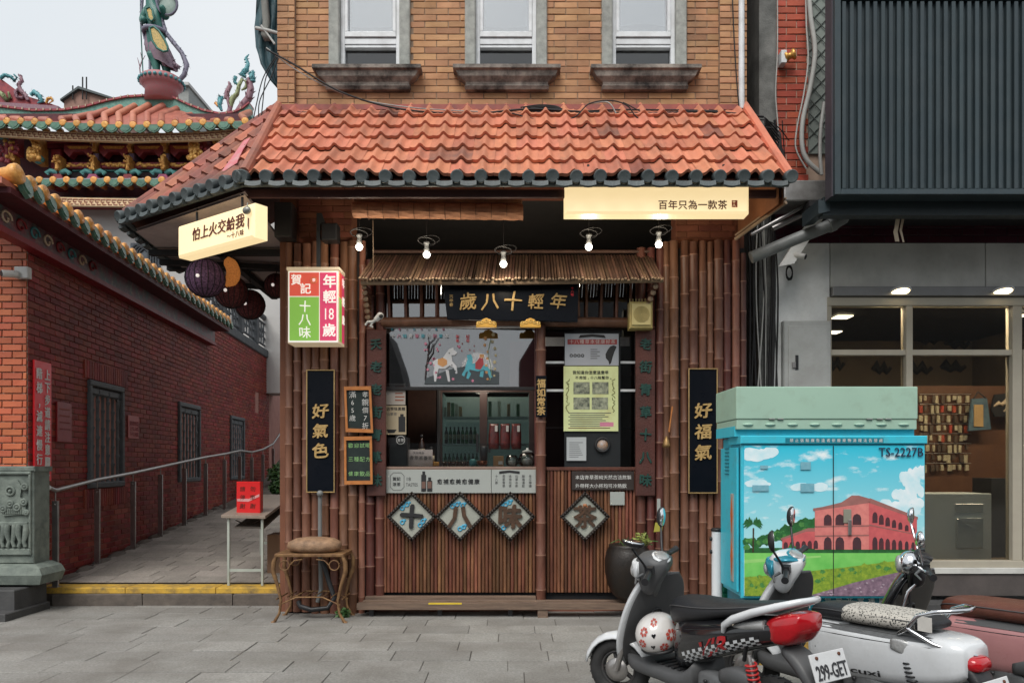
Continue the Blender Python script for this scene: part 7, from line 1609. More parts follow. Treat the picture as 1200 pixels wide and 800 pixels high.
for i in range(19): a = -.5+(PI+1)*i/18; l_ = 1+.2*math.sin(i*3); art([(881, 613), (881+8*l_*math.cos(a), 612-7*l_*math.sin(a)), (881+11*l_*math.cos(a), 613-7*l_*math.sin(a)+3), (881+7*l_*math.cos(a), 613.5-5*l_*math.sin(a)+1)], m_pg, 4+i*.05, 'palm_frond_print')
art([(871, 641), (1081, 641), (1081, 652), (871, 652)], m_pg, 3.6, 'hedge_row_print'); art([(871, 647), (1081, 647), (1081, 690), (871, 690)], m_lawn, 4.2, 'lawn_print')
art([(915, 642), (915, 630), (943, 619), (958, 619), (958, 642)], m_pb, 5, 'wing_print'); art([(913, 630), (945, 618), (958, 618), (958, 622), (943, 622), (914, 632)], m_prf, 5.4, 'roof_print')
art([(953, 643), (953, 597), (1016, 588), (1016, 643)], m_pb2, 5.6, 'front_wall_print'); art([(1016, 643), (1016, 587), (1072, 607), (1072, 643)], m_pb, 5.6, 'side_wall_print')
art([(951, 598), (951, 595), (1016, 585), (1017, 588.5)], m_prf, 6, 'cornice_print'); art([(1016, 588.5), (1017, 583), (1073, 605), (1073, 608)], m_prf, 6, 'cornice_print'); art([(953, 595.5), (984, 588), (996, 580), (1004, 580), (1018, 584), (1016, 586.5)], m_prf, 5.9, 'roof_print')
def arch(a, b, w, h, z=7): art([(a-w/2, b), (a-w/2, b-h*.6), (a-w*.36, b-h*.87), (a, b-h), (a+w*.36, b-h*.87), (a+w/2, b-h*.6), (a+w/2, b)], m_par, z, 'arch_print')
for a, w in ((968, 9), (982, 10), (1002, 10)): arch(a, 615-.02*(a-960), w, 13); arch(a, 643, w, 15)
for i in range(7): a = 1023+i*7.4; w = 6-i*.35; arch(a, 613+i*1.9-1, w, 13-i*1.1); arch(a, 643, w, 15-i*1.0)
for i in range(6): arch(919+i*7, 642, 5, 8+i*.4)
for y0_, m_ in ((616, m_prf), (627, m_pb2)): art([(953, y0_+1), (953, y0_-.5), (1016, y0_-1.5), (1016, y0_)], m_prf, 7.3, 'string_course_print')
art([(1016, 615), (1016, 613.5), (1072, 625), (1072, 626)], m_prf, 7.3, 'string_course_print')
art([(871, 675), (900, 673), (985, 664), (1081, 652), (1081, 664), (1000, 682), (945, 697), (871, 697)], m_hedge, 7.6, 'hedge_print')
art([(945, 697), (1000, 681), (1081, 662), (1081, 670), (1081, 697)], m_pst, 7.7, 'stone_bank_print')
for i in range(90): a_ = r_.uniform(873, 1079); b_ = 675-(a_-872)*.108+r_.uniform(1, 14)*(1 if a_ < 985 else .6); clump(a_, b_, r_.uniform(2, 3.6), 500+i, (m_hedge, m_pg2, m_hedge)[i % 3], 7.75+.002*i, 'hedge_leaf_print')
art([(871, 655), (960, 650), (960, 652), (871, 659)], M('printed_lawn_light', (.34, .66, .20), (.26, .56, .16), s=12, r=.4, bump=0), 4.5, 'lawn_light_print')
for i in range(60): a = r_.uniform(955, 1080); b = r_.uniform(max(668, 697-(a-945)*.24), 696); art([(a-1.6, b), (a-.4, b-1.2), (a+1.5, b-.4), (a+1, b+1)], (m_pst, M('printed_pale_stone', (.45, .36, .42), r=.5, bump=0))[i % 2], 8+(i % 5)*.1, 'stone_print')
clump(926, 641, 5, 71, M('printed_bush', (.05, .20, .05), (.03, .12, .03), s=30, r=.5, bump=0), 7.2, 'bush_print')
k = MB(FC); k.box(cx(974.2), cx(974.9), cz(697), cz(522), .026, .036); k.build('door_gap', m_black, cab)
rect('small_card', FC, cx, cz, 986, 995, 596, 612, .037, .042, M('khaki_label', (.25, .25, .20), r=.6), cab, bev=.001); rect('padlock', FC, cx, cz, 991, 995, 608, 626, .042, .052, m_steel, cab)
for a, b, c, d in ((889, 898, 545, 549), (936, 948, 541, 550), (880, 899, 568, 575), (936, 952, 566, 576)): rect('worn_sticker', FC, cx, cz, a, b, c, d, .037, .038, M('blue_grey_sticker', (.20, .42, .50), (.14, .36, .45), s=30, r=.5, bump=0), cab, bev=.0003)
text('lettering', 'TS-2227B', FC, cx(1079), cz(534.5), 14.6*nc, M('navy_lettering', (.02, .03, .07), r=.5, bump=0), cab, bold=.004, z=.037, align='r', width=cx(1079)-cx(1027))
rect('text_strip', FC, cx, cz, 918, 1032, 513, 518.5, .0455, .047, m_cy2, cab, bev=.0003)
text('lettering', '禁止張貼廣告違者依廢棄物清理法告發處', FC, cx(923), cz(517.6), 4.3*nc, m_wtxt, cab, z=.047, gap=1.42)
FL_ = FP(Yc+.05)
lx = lambda p: X(p, Yc+.05); lz = lambda p: Z(p, Yc+.05); nl = (Yc+.05)/F
text('lettering', '中華電信台北營運處', FL_, lx(928), lz(705), 8.2*nl, m_wtxt, cab, z=.002, gap=1.55, bold=.012)
text('lettering', 'Taipei Telecom Operation Department', FL_, lx(928), lz(712), 7.0*nl, m_wtxt, cab, z=.002, width=lx(1070)-lx(928)); text('lettering', 'Chunghwa Telecom Co., Ltd.', FL_, lx(928), lz(720), 7.0*nl, m_wtxt, cab, z=.002, width=lx(1040)-lx(928))
text('lettering', '電話', FL_, lx(948), lz(730), 8.5*nl, m_wtxt, cab, z=.002, gap=1.15, bold=.012); text('lettering', 'TEL:', FL_, lx(969), lz(730.5), 11*nl, m_wtxt, cab, z=.002)
# white bollard with black cap and green mesh panel
t = thing('bollard', 'slim white post with black cap left of the blue cabinet', 'post', (X(840, 6.7), 6.7, 0)); k = MB(); k.tube([(X(840, 6.7), 6.7, 0), (X(840, 6.7), 6.7, Z(621, 6.7))], .045, 16); k.build('pole', M('white_painted_post', (.66, .68, .70), (.6, .62, .64), s=4, r=.35), t); k = MB(); k.lathe((X(840, 6.7), 6.7, Z(622, 6.7)), [(.05, 0), (.05, .02), (.04, .028)], 16); k.build('cap', m_black, t)
for py in (631, 646): k = MB(); k.lathe((X(840, 6.7)-.05, 6.7, Z(py, 6.7)), [(.018, -.01), (.018, .01)], 8, (1, 0, 0)); k.build('bolt', m_black, t)
t = thing('green_board', 'green louvred board between the white post and the blue cabinet', 'board', (X(853, 6.9), 6.9, .2)); k = MB(FP(6.9)); k.box(X(846, 6.9), X(866, 6.9), Z(712, 6.9), Z(624, 6.9), -.03, 0); k.build('panel', M('green_enamel', (.02, .22, .12), (.015, .17, .10), s=4, r=.4), t)
for i in range(11): k = MB(FP(6.9)); z = Z(630+i*7.5, 6.9); k.bb(X(847, 6.9), X(866, 6.9), z-.02, z+.015, .001, .015, .004); k.build('louvre', MATS['green_enamel'], t)

# ================================================================ small street things on the left
def stool():
    Y0 = 7.92; t = thing('metal_stool', 'rusty gold scroll legged metal stool in front of the left bamboo pier', 'stool', (X(368, Y0), Y0, 0)); m_ = M('rusty_gold_metal', (.28, .16, .07), (.12, .06, .03), s=16, r=.55, metal=.35, bump=.4)
    x0, x1, ya, yb, zt = X(331, Y0), X(406, Y0), 7.72, 8.10, Z(648, 7.9)
    for x, y, s_ in ((x0, ya, -1), (x1, ya, 1), (x0, yb, -1), (x1, yb, 1)):
        k = MB(); k.tube([(x, y, zt), (x+s_*.03, y, zt-.07), (x+s_*.035, y, zt-.16), (x-s_*.01, y, zt-.30), (x-s_*.045, y, zt-.45), (x-s_*.03, y, zt-.58), (x+s_*.02, y, .03), (x+s_*.045, y, .015)], [.018, .024, .024, .018, .014, .013, .017, .020], 8); k.build('leg', m_, t)
        k = MB(); k.torus((x-s_*.08, y, zt-.10), .05, .007, 14, 5, (0, 1, 0)); k.tube([(x-s_*.13, y, zt-.1), (x-s_*.18, y, zt-.05), (x-s_*.26, y, zt-.04)], .007, 5); k.build('scroll', m_, t)
    k = MB(); k.box(x0-.02, x1+.02, ya-.02, yb+.02, zt-.015, zt+.018); k.build('seat_frame', m_, t, bevel=.008)
    k = MB()
    for y in (ya, yb): k.tube([(x0+.02, y, zt-.5), (x0+.2, y, zt-.42), (x1-.2, y, zt-.42), (x1-.02, y, zt-.5)], .008, 5)
    k.tube([(x0, ya, zt-.44), (x0, yb, zt-.44)], .008, 5); k.tube([(x1, ya, zt-.44), (x1, yb, zt-.44)], .008, 5)
    for i in range(6): k.tube([(x0+.1+i*.09, ya, zt-.42), (x0+.1+i*.09, yb, zt-.42)], .006, 5)
    k.build('stretcher', m_, t); return zt
zt = stool()
c = Vector((X(369, 7.9), 7.9, zt+.02)); k = MB(); rings = []
for (z, a, b) in ((0, .20, .13), (.012, .25, .17), (.05, .28, .19), (.10, .27, .185), (.135, .20, .14), (.15, .08, .05)): rings.append([c+Vector((a*math.cos(t)*(abs(math.cos(t))**-.15 if abs(math.cos(t)) > .05 else 1), b*math.sin(t), z)) for t in [2*PI*i/28 for i in range(28)]])
k.loft(rings); wob(k, .007, 9); k.build('round_cushion', M('mottled_tan_leather', (.36, .22, .13), (.20, .12, .07), s=18, r=.65, bump=.5, dirt=.5, ds=8), None, 'flat mottled tan cushion lying on the rusty gold stool', 'cushion')
# folding table
tb = thing('folding_table', 'long folding table with pale steel legs standing on the lane', 'table', (-3.1, 8.8, rz(8.8)))
m_leg = M('pale_green_steel', (.42, .45, .40), (.34, .37, .32), s=6, r=.45, dirt=.3); m_tt = M('grey_brown_laminate', (.30, .235, .19), (.24, .19, .15), s=4, r=.4, stretch=(6, .6, 1))
za, zb_ = Z(603, 8.75), Z(603, 8.75)+.16
f = [Vector((X(259, 8.75), 8.75, za)), Vector((X(311, 8.75), 8.75, za-.01)), Vector((X(345, 10.7), 10.7, zb_)), Vector((X(304, 10.7), 10.7, zb_))]
k = MB(); k.hexa([p-Vector((0, 0, .035)) for p in f], f); k.build('table_top', m_tt, tb, bevel=.004)
for q, Yl in ((0, 8.80), (1, 10.55)):
    x0_, x1_ = (X(268, 8.8), X(307.5, 8.8)) if q == 0 else (f[3].x+.07, f[2].x-.07); zb0 = rz(Yl); zt_ = za-.03+q*.15
    for x in (x0_, x1_): k = MB(); k.box(x-.014, x+.014, Yl-.014, Yl+.014, zb0, zt_); k.build('leg', m_leg, tb, bevel=.004)
    k = MB(); k.box(x0_, x1_, Yl-.01, Yl+.01, zb0+.16, zb0+.19); k.build('cross_bar', m_leg, tb)
    k = MB(); k.tube([((x0_+x1_)/2-.12, Yl, zt_-.03), ((x0_+x1_)/2-.05, Yl+.25, zt_-.12), ((x0_+x1_)/2+.1, Yl+.5, zt_)], .008, 5); k.build('brace', m_steel, tb)
k = MB(); k.hexa([f[0]+Vector((.12, .1, -.16)), f[1]+Vector((-.05, .1, -.16)), f[2]+Vector((-.05, -.1, -.16)), f[3]+Vector((.12, -.1, -.16))], [f[0]+Vector((.12, .1, -.14)), f[1]+Vector((-.05, .1, -.14)), f[2]+Vector((-.05, -.1, -.14)), f[3]+Vector((.12, -.1, -.14))]); k.build('under_shelf', m_kerb, tb)
Y9 = 8.95; t = thing('red_notice_stand', 'bright red notice box standing on the folding table', 'notice', (X(291, Y9), Y9, Z(601.5, Y9))); k = MB(FP(Y9)); k.bb(X(277, Y9), X(305, Y9), Z(601.5, Y9), Z(564, Y9), -.10, 0, .006); k.build('box', M('bright_red_acrylic', (.72, .03, .03), (.66, .025, .028), s=3, r=.15, bump=.02, coat=.5), t)
for i, s_ in enumerate(('請勿', '停車', '謝謝')): text('lettering', s_[0], FP(Y9), X(281, Y9), Z(575+i*10, Y9), 6.5*Y9/F, m_brown, t, z=.001, jit=.1); text('lettering', s_[1], FP(Y9), X(293, Y9), Z(575+i*10, Y9), 6.5*Y9/F, m_brown, t, z=.001, jit=.1)
k = MB(FP(Y9)); k.prism([(X(278, Y9), Z(584, Y9)), (X(278, Y9), Z(587, Y9)), (X(291, Y9), Z(587.5, Y9)), (X(304, Y9), Z(581.5, Y9)), (X(304, Y9), Z(578.5, Y9)), (X(292, Y9), Z(584, Y9))], .001, .003); k.build('pale_streak', M('pink_streak', (.75, .35, .35), r=.3, bump=0), t)
k = MB(); k.box(X(313, 9.4), X(336, 9.4), 9.4, 9.75, rz(9.4)+.0, Z(626, 9.4)); k.build('cardboard_box', M('brown_cardboard', (.22, .13, .08), (.18, .105, .065), s=5, r=.85), None, 'brown cardboard box under the folding table', 'box', bevel=.004)
# pipe and hose on left pier
k = MB(); k.tube([W(375, 577, 8.1), W(375, 640, 8.1), W(376, 690, 8.1), W(372, 705, 8.1)], .022, 10); k.ball(W(375, 578, 8.08), .035, 10, 7); k.build('grey_conduit', m_pipe, None, 'thin grey conduit below the left black sign', 'pipe')
k = MB(); k.tube([W(378, 655, 8.05), W(385, 680, 8.0), W(392, 700, 7.98), W(384, 712, 7.95), W(365, 714, 7.93), W(352, 710, 7.95), W(350, 705, 8.0)], .026, 8); k.build('black_hose', m_black, None, 'black hose curled on the ground behind the stool', 'hose')
t = thing('weed_tuft', 'small green weed at the foot of the left pier', 'plant', (X(402, 7.98), 7.98, 0)); leafmass((X(402, 7.98), 7.98, .06), .07, 120, m_leaf, t, 4, ls=.025)
# dark jar on the deck with plants
Yj2 = 8.04; cj = Vector((X(736, Yj2), Yj2, Z(701, Yj2))); t = thing('ceramic_jar', 'big round black ceramic jar standing on the right end of the plank deck', 'jar', tuple(cj))
k = MB(); k.lathe(cj, [(.11, 0), (.16, .05), (.215, .15), (.242, .28), (.245, .40), (.225, .50), (.20, .545), (.205, .565), (.18, .57), (.16, .53)], 32); k.build('jar', M('black_brown_glaze', (.012, .010, .009), (.02, .014, .010), s=12, r=.4, bump=.3), t)
t = thing('jar_plant', 'thin twigs and yellow green leaves growing out of the black jar', 'plant', (cj.x, cj.y, cj.z+.5))
for i in range(6): k = MB(); a = i*1.1; k.tube([cj+Vector((0, 0, .5)), cj+Vector((.1*math.cos(a), .05*math.sin(a), .62)), cj+Vector((.25*math.cos(a)+.06, .1*math.sin(a)-.03, .60+.05*math.sin(i*2)))], .005, 4); k.build('twig', m_leaf, t)
leafmass(cj+Vector((.12, -.05, .61)), .12, 90, M('yellow_green_leaf', (.22, .24, .05), (.14, .18, .04), s=9, r=.6, rnd=.3), t, 3, 'leaves', .03)
m_brass = M('aged_brass', (.32, .20, .08), (.2, .12, .05), s=14, r=.45, metal=.6)
t = thing('hanging_bell', 'small brass bell with a bamboo stick hanging on the right bamboo pier', 'bell', tuple(W(781, 524, 8.1))); k = MB(); k.lathe(W(781, 524, 8.1), [(.045, 0), (.04, .03), (.03, .07), (.02, .09), (.008, .12)], 14); k.build('bell', m_brass, t); k = MB(); k.tube([W(784, 506, 8.1), W(788, 476, 8.1)], .008, 6); k.build('stick', m_oak, t)
k = MB(FP(8.12)); k.bb(X(770, 8.12), X(774, 8.12), Z(610, 8.12), Z(584, 8.12), -.01, 0, .002); t = thing('grey_tag', 'narrow grey tag with a yellow slip fixed low on the right bamboo pier', 'tag', tuple(W(772, 622, 8.12))); k.build('tag', m_ban, t); k = MB(FP(8.05)); k.prism([(X(768, 8.05), Z(612, 8.05)), (X(777, 8.05), Z(611, 8.05)), (X(776, 8.05), Z(622, 8.05)), (X(766, 8.05), Z(623, 8.05))][::-1], -.004, 0); k.build('yellow_slip', M('yellow_slip', (.42, .38, .06), r=.6), t)

# ================================================================ the other side of the street (seen only in reflections)
ob = thing('opposite_building', 'low dark shop row across the street mirrored in the windows', 'building', (-4, -21, 0))
k = MB(); k.box(-16, 2.2, -26, -21, 0, 5.4); k.build('wall', M('opposite_wall', (.10, .10, .10), (.07, .07, .07), s=2, r=.8), ob)
ob = thing('opposite_building', 'tall dark building across the street mirrored in the right window', 'building', (9, -21, 0))
k = MB(); k.box(2.9, 44, -27, -20, 0, 9.5); k.build('wall', MATS['opposite_wall'], ob)
k = MB(); k.prism([(0.35, 0), (2.7, 0), (2.7, 9.2), (1.9, 9.2), (.35, 6.6)], 0, 3)
k.v = [Vector((v.x, -20.5-v.z, v.y)) for v in k.v]
ob = thing('opposite_building', 'wine red house with a sloping roof across the street mirrored in the serving window', 'building', (1.5, -21, 0)); k.build('wall', M('opposite_red_wall', (.05, .015, .018), r=.8), ob)
k = MB(); k.prism([(-7.1, 5.2), (-6.7, 8.0), (-6.3, 8.3), (-5.7, 6.6), (-5.4, 5.2)], 0, 3)
k.v = [Vector((v.x, -22.5-v.z, v.y)) for v in k.v]; k.build('stepped_roof', MATS['opposite_wall'], ob)
# ================================================================ scooters
m_tyre = M('tyre_rubber', (.018, .018, .019), (.03, .03, .03), s=12, r=.8, bump=.3)
m_pw = M('white_scooter_paint', (.62, .64, .66), (.56, .58, .60), s=3, r=.28, bump=.02, coat=.6, dirt=.25, dc=(.3, .29, .27), ds=5)
m_pg_ = M('grey_scooter_plastic', (.075, .077, .08), (.055, .057, .06), s=5, r=.5, bump=.08, dirt=.3, dc=(.14, .135, .13), ds=5)
m_pk_ = M('black_scooter_paint', (.010, .011, .013), (.014, .014, .016), s=3, r=.15, bump=.02, coat=.8)
m_pink = M('dusty_pink_scooter_paint', (.42, .20, .20), (.36, .165, .17), s=3, r=.3, bump=.02, coat=.5, dirt=.15)
m_seatb = M('black_vinyl', (.016, .017, .020), (.022, .023, .026), s=9, r=.5, bump=.25, bs=120)
m_seatr = M('brown_leather_seat', (.13, .045, .03), (.09, .032, .022), s=6, r=.42, bump=.3, bs=90)
m_chrome = M('chrome', (.75, .76, .78), (.6, .61, .63), s=4, r=.12, metal=1, bump=0)
m_alloy = M('grey_alloy', (.16, .165, .17), (.11, .115, .12), s=9, r=.5, metal=.4, bump=.3, dirt=.4)
m_tl = M('red_tail_lens', (.42, .006, .012), (.34, .005, .01), s=20, r=.12, bump=.1, bs=60, coat=.7)
m_ml = M('mirror_glass', (.80, .82, .84), (.78, .8, .82), s=2, r=.03, metal=1, bump=0)
m_lens = M('clear_lens', (.45, .46, .46), (.28, .28, .28), s=20, r=.12, metal=.3, bump=.3, bs=80, coat=.6)
m_spr = M('red_coil_spring', (.45, .03, .03), r=.4, bump=0)
m_sblue = M('metallic_blue_paint', (.02, .26, .36), (.015, .21, .3), s=3, r=.25, metal=.3, bump=0, coat=.6)
def sell(cx_, cz_, hw, hh, x, n=20, e=.75, y0=0):
    o = []
    for i in range(n):
        a = 2*PI*i/n; c, s_ = math.cos(a), math.sin(a)
        o.append(Vector((x+cx_, y0+hw*math.copysign(abs(c)**e, c), cz_+hh*math.copysign(abs(s_)**e, s_))))
    return o
def smooth_rings(rings, k=4):
    out = []
    for i in range(len(rings)-1):
        p0, p1, p2, p3 = rings[max(i-1, 0)], rings[i], rings[i+1], rings[min(i+2, len(rings)-1)]
        for j in range(k):
            u = j/k; out.append([.5*((2*b)+(c-a)*u+(2*a-5*b+4*c-d)*u*u+(3*b-a-3*c+d)*u**3) for a, b, c, d in zip(p0, p1, p2, p3)])
    out.append(rings[-1]); return out
COWL = [(.16, .47, .09, .15), (.08, .50, .14, .175), (-.10, .55, .168, .145), (-.32, .61, .172, .115), (-.52, .665, .155, .092), (-.68, .705, .13, .075), (-.78, .73, .10, .05)]
CE = .75
COWL_A = COWL
COWL_B = [(.13, .47, .14, .13), (.09, .475, .178, .165), (-.18, .485, .192, .17), (-.42, .50, .192, .16), (-.64, .525, .178, .145), (-.78, .545, .15, .12), (-.84, .555, .11, .085)]
def cowl_at(x):
    for a, b in zip(COWL, COWL[1:]):
        if a[0] >= x >= b[0]:
            u = (a[0]-x)/(a[0]-b[0]); return [a[i]+(b[i]-a[i])*u for i in range(4)]
    return COWL[-1]
def cowl_pt(x, v, off=.004):      # v -1..1 from bottom to top on the left side
    _, cz_, hw, hh = cowl_at(x); a = v*PI/2*.95; c, s_ = math.cos(a), math.sin(a)
    return Vector((x, hw*abs(c)**CE+off, cz_+hh*math.copysign(abs(s_)**CE, s_)))
def scooter(name, label, loc, yaw, roll, kind, steer=30):
    global COWL, CE
    CE = .75 if kind == 'A' else .5
    COWL = COWL_A if kind == 'A' else COWL_B
    t = thing(name, label, 'scooter')
    ST = Matrix.Translation((.42, 0, 0)) @ Matrix.Rotation(R(steer), 4, 'Z') @ Matrix.Rotation(R(-10), 4, 'X') @ Matrix.Translation((-.42, 0, 0))
    STw = Matrix.Translation((.42, 0, 0)) @ Matrix.Rotation(R(steer), 4, 'Z') @ Matrix.Translation((-.42, 0, 0))
    body = {'A': m_pk_, 'B': m_pw, 'D': m_pink}[kind]; shell = {'A': m_pw, 'B': m_pw, 'D': m_pk_}[kind]; inner = {'A': m_pg_, 'B': m_pg_, 'D': m_pk_}[kind]
    # wheels
    for (x, m0, nm) in ((.70, STw, 'front_wheel'), (-.60, Matrix(), 'rear_wheel')):
        k = MB(m0); k.torus((x, 0, .215), .165, .052, 36, 10, (0, 1, 0)); w = k.build(nm, m_tyre, t)
        k = MB(m0); k.torus((x, 0, .215), .118, .014, 30, 8, (0, 1, 0), 2.5); 
        for i in range(5): a = 2*PI*i/5; k.tube([(x, 0, .215), (x+.115*math.cos(a), 0, .215+.115*math.sin(a))], [.022, .014], 8)
        k.lathe((x, -.05, .215), [(.03, 0), (.035, .02), (.035, .08), (.03, .1)], 14, (0, 1, 0)); k.build('rim', M('dark_wheel_alloy', (.05, .05, .052), (.035, .035, .037), s=9, r=.5, metal=.3, dirt=.5, dc=(.13, .11, .1), ds=9), w)
        k = MB(m0); k.lathe((x, .058, .215), [(.08, 0), (.08, .004), (.03, .005)], 24, (0, 1, 0)); k.build('brake_disc', m_steel, w)
        k = MB(m0)     # tread grooves
        for i in range(30): a = 2*PI*i/30; k.box(0, 0, 0, 0, 0, 0) if False else k.tube([(x+.214*math.cos(a), -.025, .215+.214*math.sin(a)), (x+.2165*math.cos(a+.05), 0, .215+.2165*math.sin(a+.05)), (x+.214*math.cos(a), .025, .215+.214*math.sin(a))], .003, 4)
        tag(k.build('tread', m_black, w), kind='stuff')
    k = MB(STw); rings = []
    for i in range(11):
        a = R(10+i*15); c = Vector((.70+.235*math.cos(a), 0, .215+.235*math.sin(a))); d = Vector((math.cos(a), 0, math.sin(a)))
        rings.append([c+d*(.02-.035*(abs(q)/1.0)**2)+Vector((0, .078*q, 0)) for q in (-1, -.6, -.2, .2, .6, 1)]+[c+d*(.01-.035*(abs(q))**2)+Vector((0, .074*q, 0)) for q in (1, .6, .2, -.2, -.6, -1)])
    k.loft(rings); k.build('front_fender', shell, t)
    k = MB(STw); 
    for s_ in (-1, 1): k.tube([(.70, s_*.075, .215), (.62, s_*.075, .45)], .020, 10)
    k.build('fork', m_steel, t)
    # body shells
    rings = smooth_rings([sell(0, c, hw, hh, x, 28, CE) for x, c, hw, hh in COWL]); k = MB(); k.loft(rings); k.build('rear_cowl', body, t)
    k = MB(); rings = smooth_rings([sell(0, .27+dz, w, h, x, e=.45) for x, dz, w, h in ((.60, .06, .13, .04), (.50, .01, .175, .05), (.25, .0, .17, .05), (.05, .0, .165, .055), (-.05, .05, .14, .09))]); k.loft(rings); k.build('floorboard', m_pg_, t)
    def shield(off, dep, sc, zz, m, nm):
        rg = []
        for z, hw in zz:
            x = .60-(z-.30)*.43+off; n = 24
            rg.append([Vector((x+dep*math.cos(2*PI*i/n)*(1 if math.cos(2*PI*i/n) > 0 else .25), sc*hw*math.copysign(abs(math.sin(2*PI*i/n))**.8, math.sin(2*PI*i/n)), z)) for i in range(n)])
        k = MB(); k.loft(smooth_rings(rg, 3)); return k.build(nm, m, t)
    shield(.0, .10, 1.0, ((.25, .16), (.34, .215), (.46, .25), (.60, .255), (.72, .235), (.82, .19), (.88, .13)), shell, 'front_shield')
    shield(-.026, .03, .90, ((.27, .17), (.35, .22), (.46, .25), (.60, .255), (.72, .235), (.82, .19), (.89, .12)), inner, 'leg_shield')
    k = MB(); k.torus((.437, .0, .60), .045, .010, 20, 6, (1, 0, .43)); k.ball((.435, 0, .60), .03, 12, 8, (.4, 1, 1)); k.build('fuel_lock', m_black, t)
    # steering head
    if kind != 'D':
        k = MB(ST); k.loft(smooth_rings([sell(0, .985, .03, .02, .50), sell(0, .93, .085, .12, .46, e=.6), sell(0, .925, .12, .135, .39, e=.6), sell(0, .96, .115, .085, .33, e=.6), sell(0, .99, .08, .035, .28, e=.6)])); hd = k.build('handlebar_cowl', m_pg_ if kind == 'A' else m_pw, t)
        k = MB(ST); k.loft(smooth_rings([sell(0, .98, .05, .03, .515), sell(0, .955, .115, .06, .485), sell(0, .955, .14, .07, .455)], 3)); k.build('head_shell', m_pw if kind == 'A' else m_sblue, t)
        k = MB(ST); k.ball((.50, 0, .945), .075, 16, 10, (.5, 1.1, .7)); k.build('headlight', m_lens, t)
        k = MB(ST @ Matrix.Translation((.33, 0, 1.03)) @ Matrix.Rotation(R(-25), 4, 'Y')); k.ball((0, 0, 0), .085, 18, 8, (.75, 1.05, .22)); k.build('dash_surround', m_pw if kind == 'A' else m_sblue, t)
        k = MB(ST @ Matrix.Translation((.325, 0, 1.042)) @ Matrix.Rotation(R(-25), 4, 'Y')); k.ball((0, 0, 0), .065, 18, 8, (.75, 1.05, .2)); k.build('dash_dial', m_lens, t)
        if kind == 'B': k = MB(ST); k.loft(smooth_rings([sell(0, 1.02, .05, .012, .47), sell(0, 1.03, .12, .018, .42), sell(0, 1.035, .13, .018, .36), sell(0, 1.02, .08, .01, .30)])); k.build('blue_top_cover', m_sblue, t)
        k = MB(ST); k.loft([sell(0, .86, .05, .05, .40), sell(0, .86, .06, .10, .385), sell(0, .86, .05, .05, .36)]); k.build('steering_neck', m_pg_, t)
    else:
        k = MB(ST); k.tube([(.36, -.28, .99), (.39, -.12, .97), (.40, 0, .955), (.39, .12, .97), (.36, .28, .99)], .014, 10); hd = k.build('handlebar', m_chrome, t)
        k = MB(ST); k.ball((.44, 0, .96), .085, 18, 12, (.9, 1, 1)); k.build('headlight_shell', m_chrome, t); k = MB(ST); k.ball((.50, 0, .955), .06, 16, 10, (.5, 1, 1)); k.build('headlight', m_lens, t)
        k = MB(ST); k.lathe((.37, 0, .99), [(.045, 0), (.06, .02), (.06, .04), (.05, .045)], 18, (-.5, 0, 1)); k.lathe((.37, .10, 1.0), [(.03, 0), (.04, .02), (.035, .03)], 14, (-.5, 0, 1)); k.build('dials', m_black, t)
        for i in range(5): k = MB(ST); k.tube([(.37, .17-.02*i, .98), (.44, .12-.03*i, .93), (.45, .05, .80), (.44, .02*i, .7)], .008, 6); k.build('brake_cable', m_wire, t)
        k = MB(ST); k.ball((.40, 0, .88), .075, 14, 10, (.8, 1.1, 1.2)); k.build('steering_neck', m_black, t)
    for s_ in (-1, 1):
        k = MB(ST); k.tube([(.365, s_*.13, .985), (.355, s_*.20, .985), (.35, s_*.22, .985)], .018, 10); k.build('bar_end', m_black, t)
        k = MB(ST); k.tube([(.35, s_*.215, .985), (.335, s_*.33, .98), (.333, s_*.345, .98)], [.019, .019, .023], 12); g_ = k.build('grip', m_black, t)
        k = MB(ST); k.tube([(.395, s_*.19, .975), (.425, s_*.24, .965), (.40, s_*.33, .96)], [.010, .008, .006], 8); k.build('brake_lever', m_alloy, g_)
        k = MB(ST); k.box(.335, .385, s_*.16-.025, s_*.16+.025, .965, 1.015); k.build('switch_block', m_black, g_)
        mx_, my_, mz_ = (.40, s_*.30, 1.20)
        k = MB(ST); k.tube([(.375, s_*.17, 1.0), (.385, s_*.20, 1.05), (.40, s_*.26, 1.12), (mx_+.01, my_, mz_-.03)], [.009, .008, .007, .008], 8); ms = k.build('mirror_stem', m_black if kind != 'D' else m_chrome, t)
        fold = (kind == 'A' and s_ == 1)
        Mm = ST @ Matrix.Translation((mx_, my_, mz_+.015)) @ Matrix.Rotation(R(14*s_), 4, 'Z') @ (Matrix.Rotation(R(75), 4, 'Y') if fold else Matrix.Rotation(R(12), 4, 'X'))
        rd = (.055, .055) if kind == 'D' else (.042, .068)
        k = MB(Mm); k.loft(smooth_rings([[Vector((x, q*rd[0]*math.cos(a), q*rd[1]*math.sin(a))) for a in [2*PI*i/22 for i in range(22)]] for x, q in ((.03, .3), (.022, .75), (.006, 1), (-.006, 1))], 2)); k.build('mirror_shell', m_chrome if kind == 'D' else m_black, ms)
        k = MB(Mm); k.loft([[Vector((x, q*rd[0]*math.cos(a), q*rd[1]*math.sin(a))) for a in [2*PI*i/22 for i in range(22)]] for x, q in ((-.0062, .92), (-.0075, .9))]); k.build('mirror_face', m_ml, ms)
    # seat
    sm_ = {'A': m_seatb, 'B': m_seatb, 'D': m_seatr}[kind]
    fat = 1.25 if kind == 'D' else 1
    rg = [(.20, .66, .05, .04), (.17, .68, .105, .085), (.06, .70, .145, .085), (-.12, .725, .155, .065), (-.30, .758, .150, .045), (-.46, .79, .135, .036), (-.60, .82, .11, .028), (-.68, .835, .07, .014)]
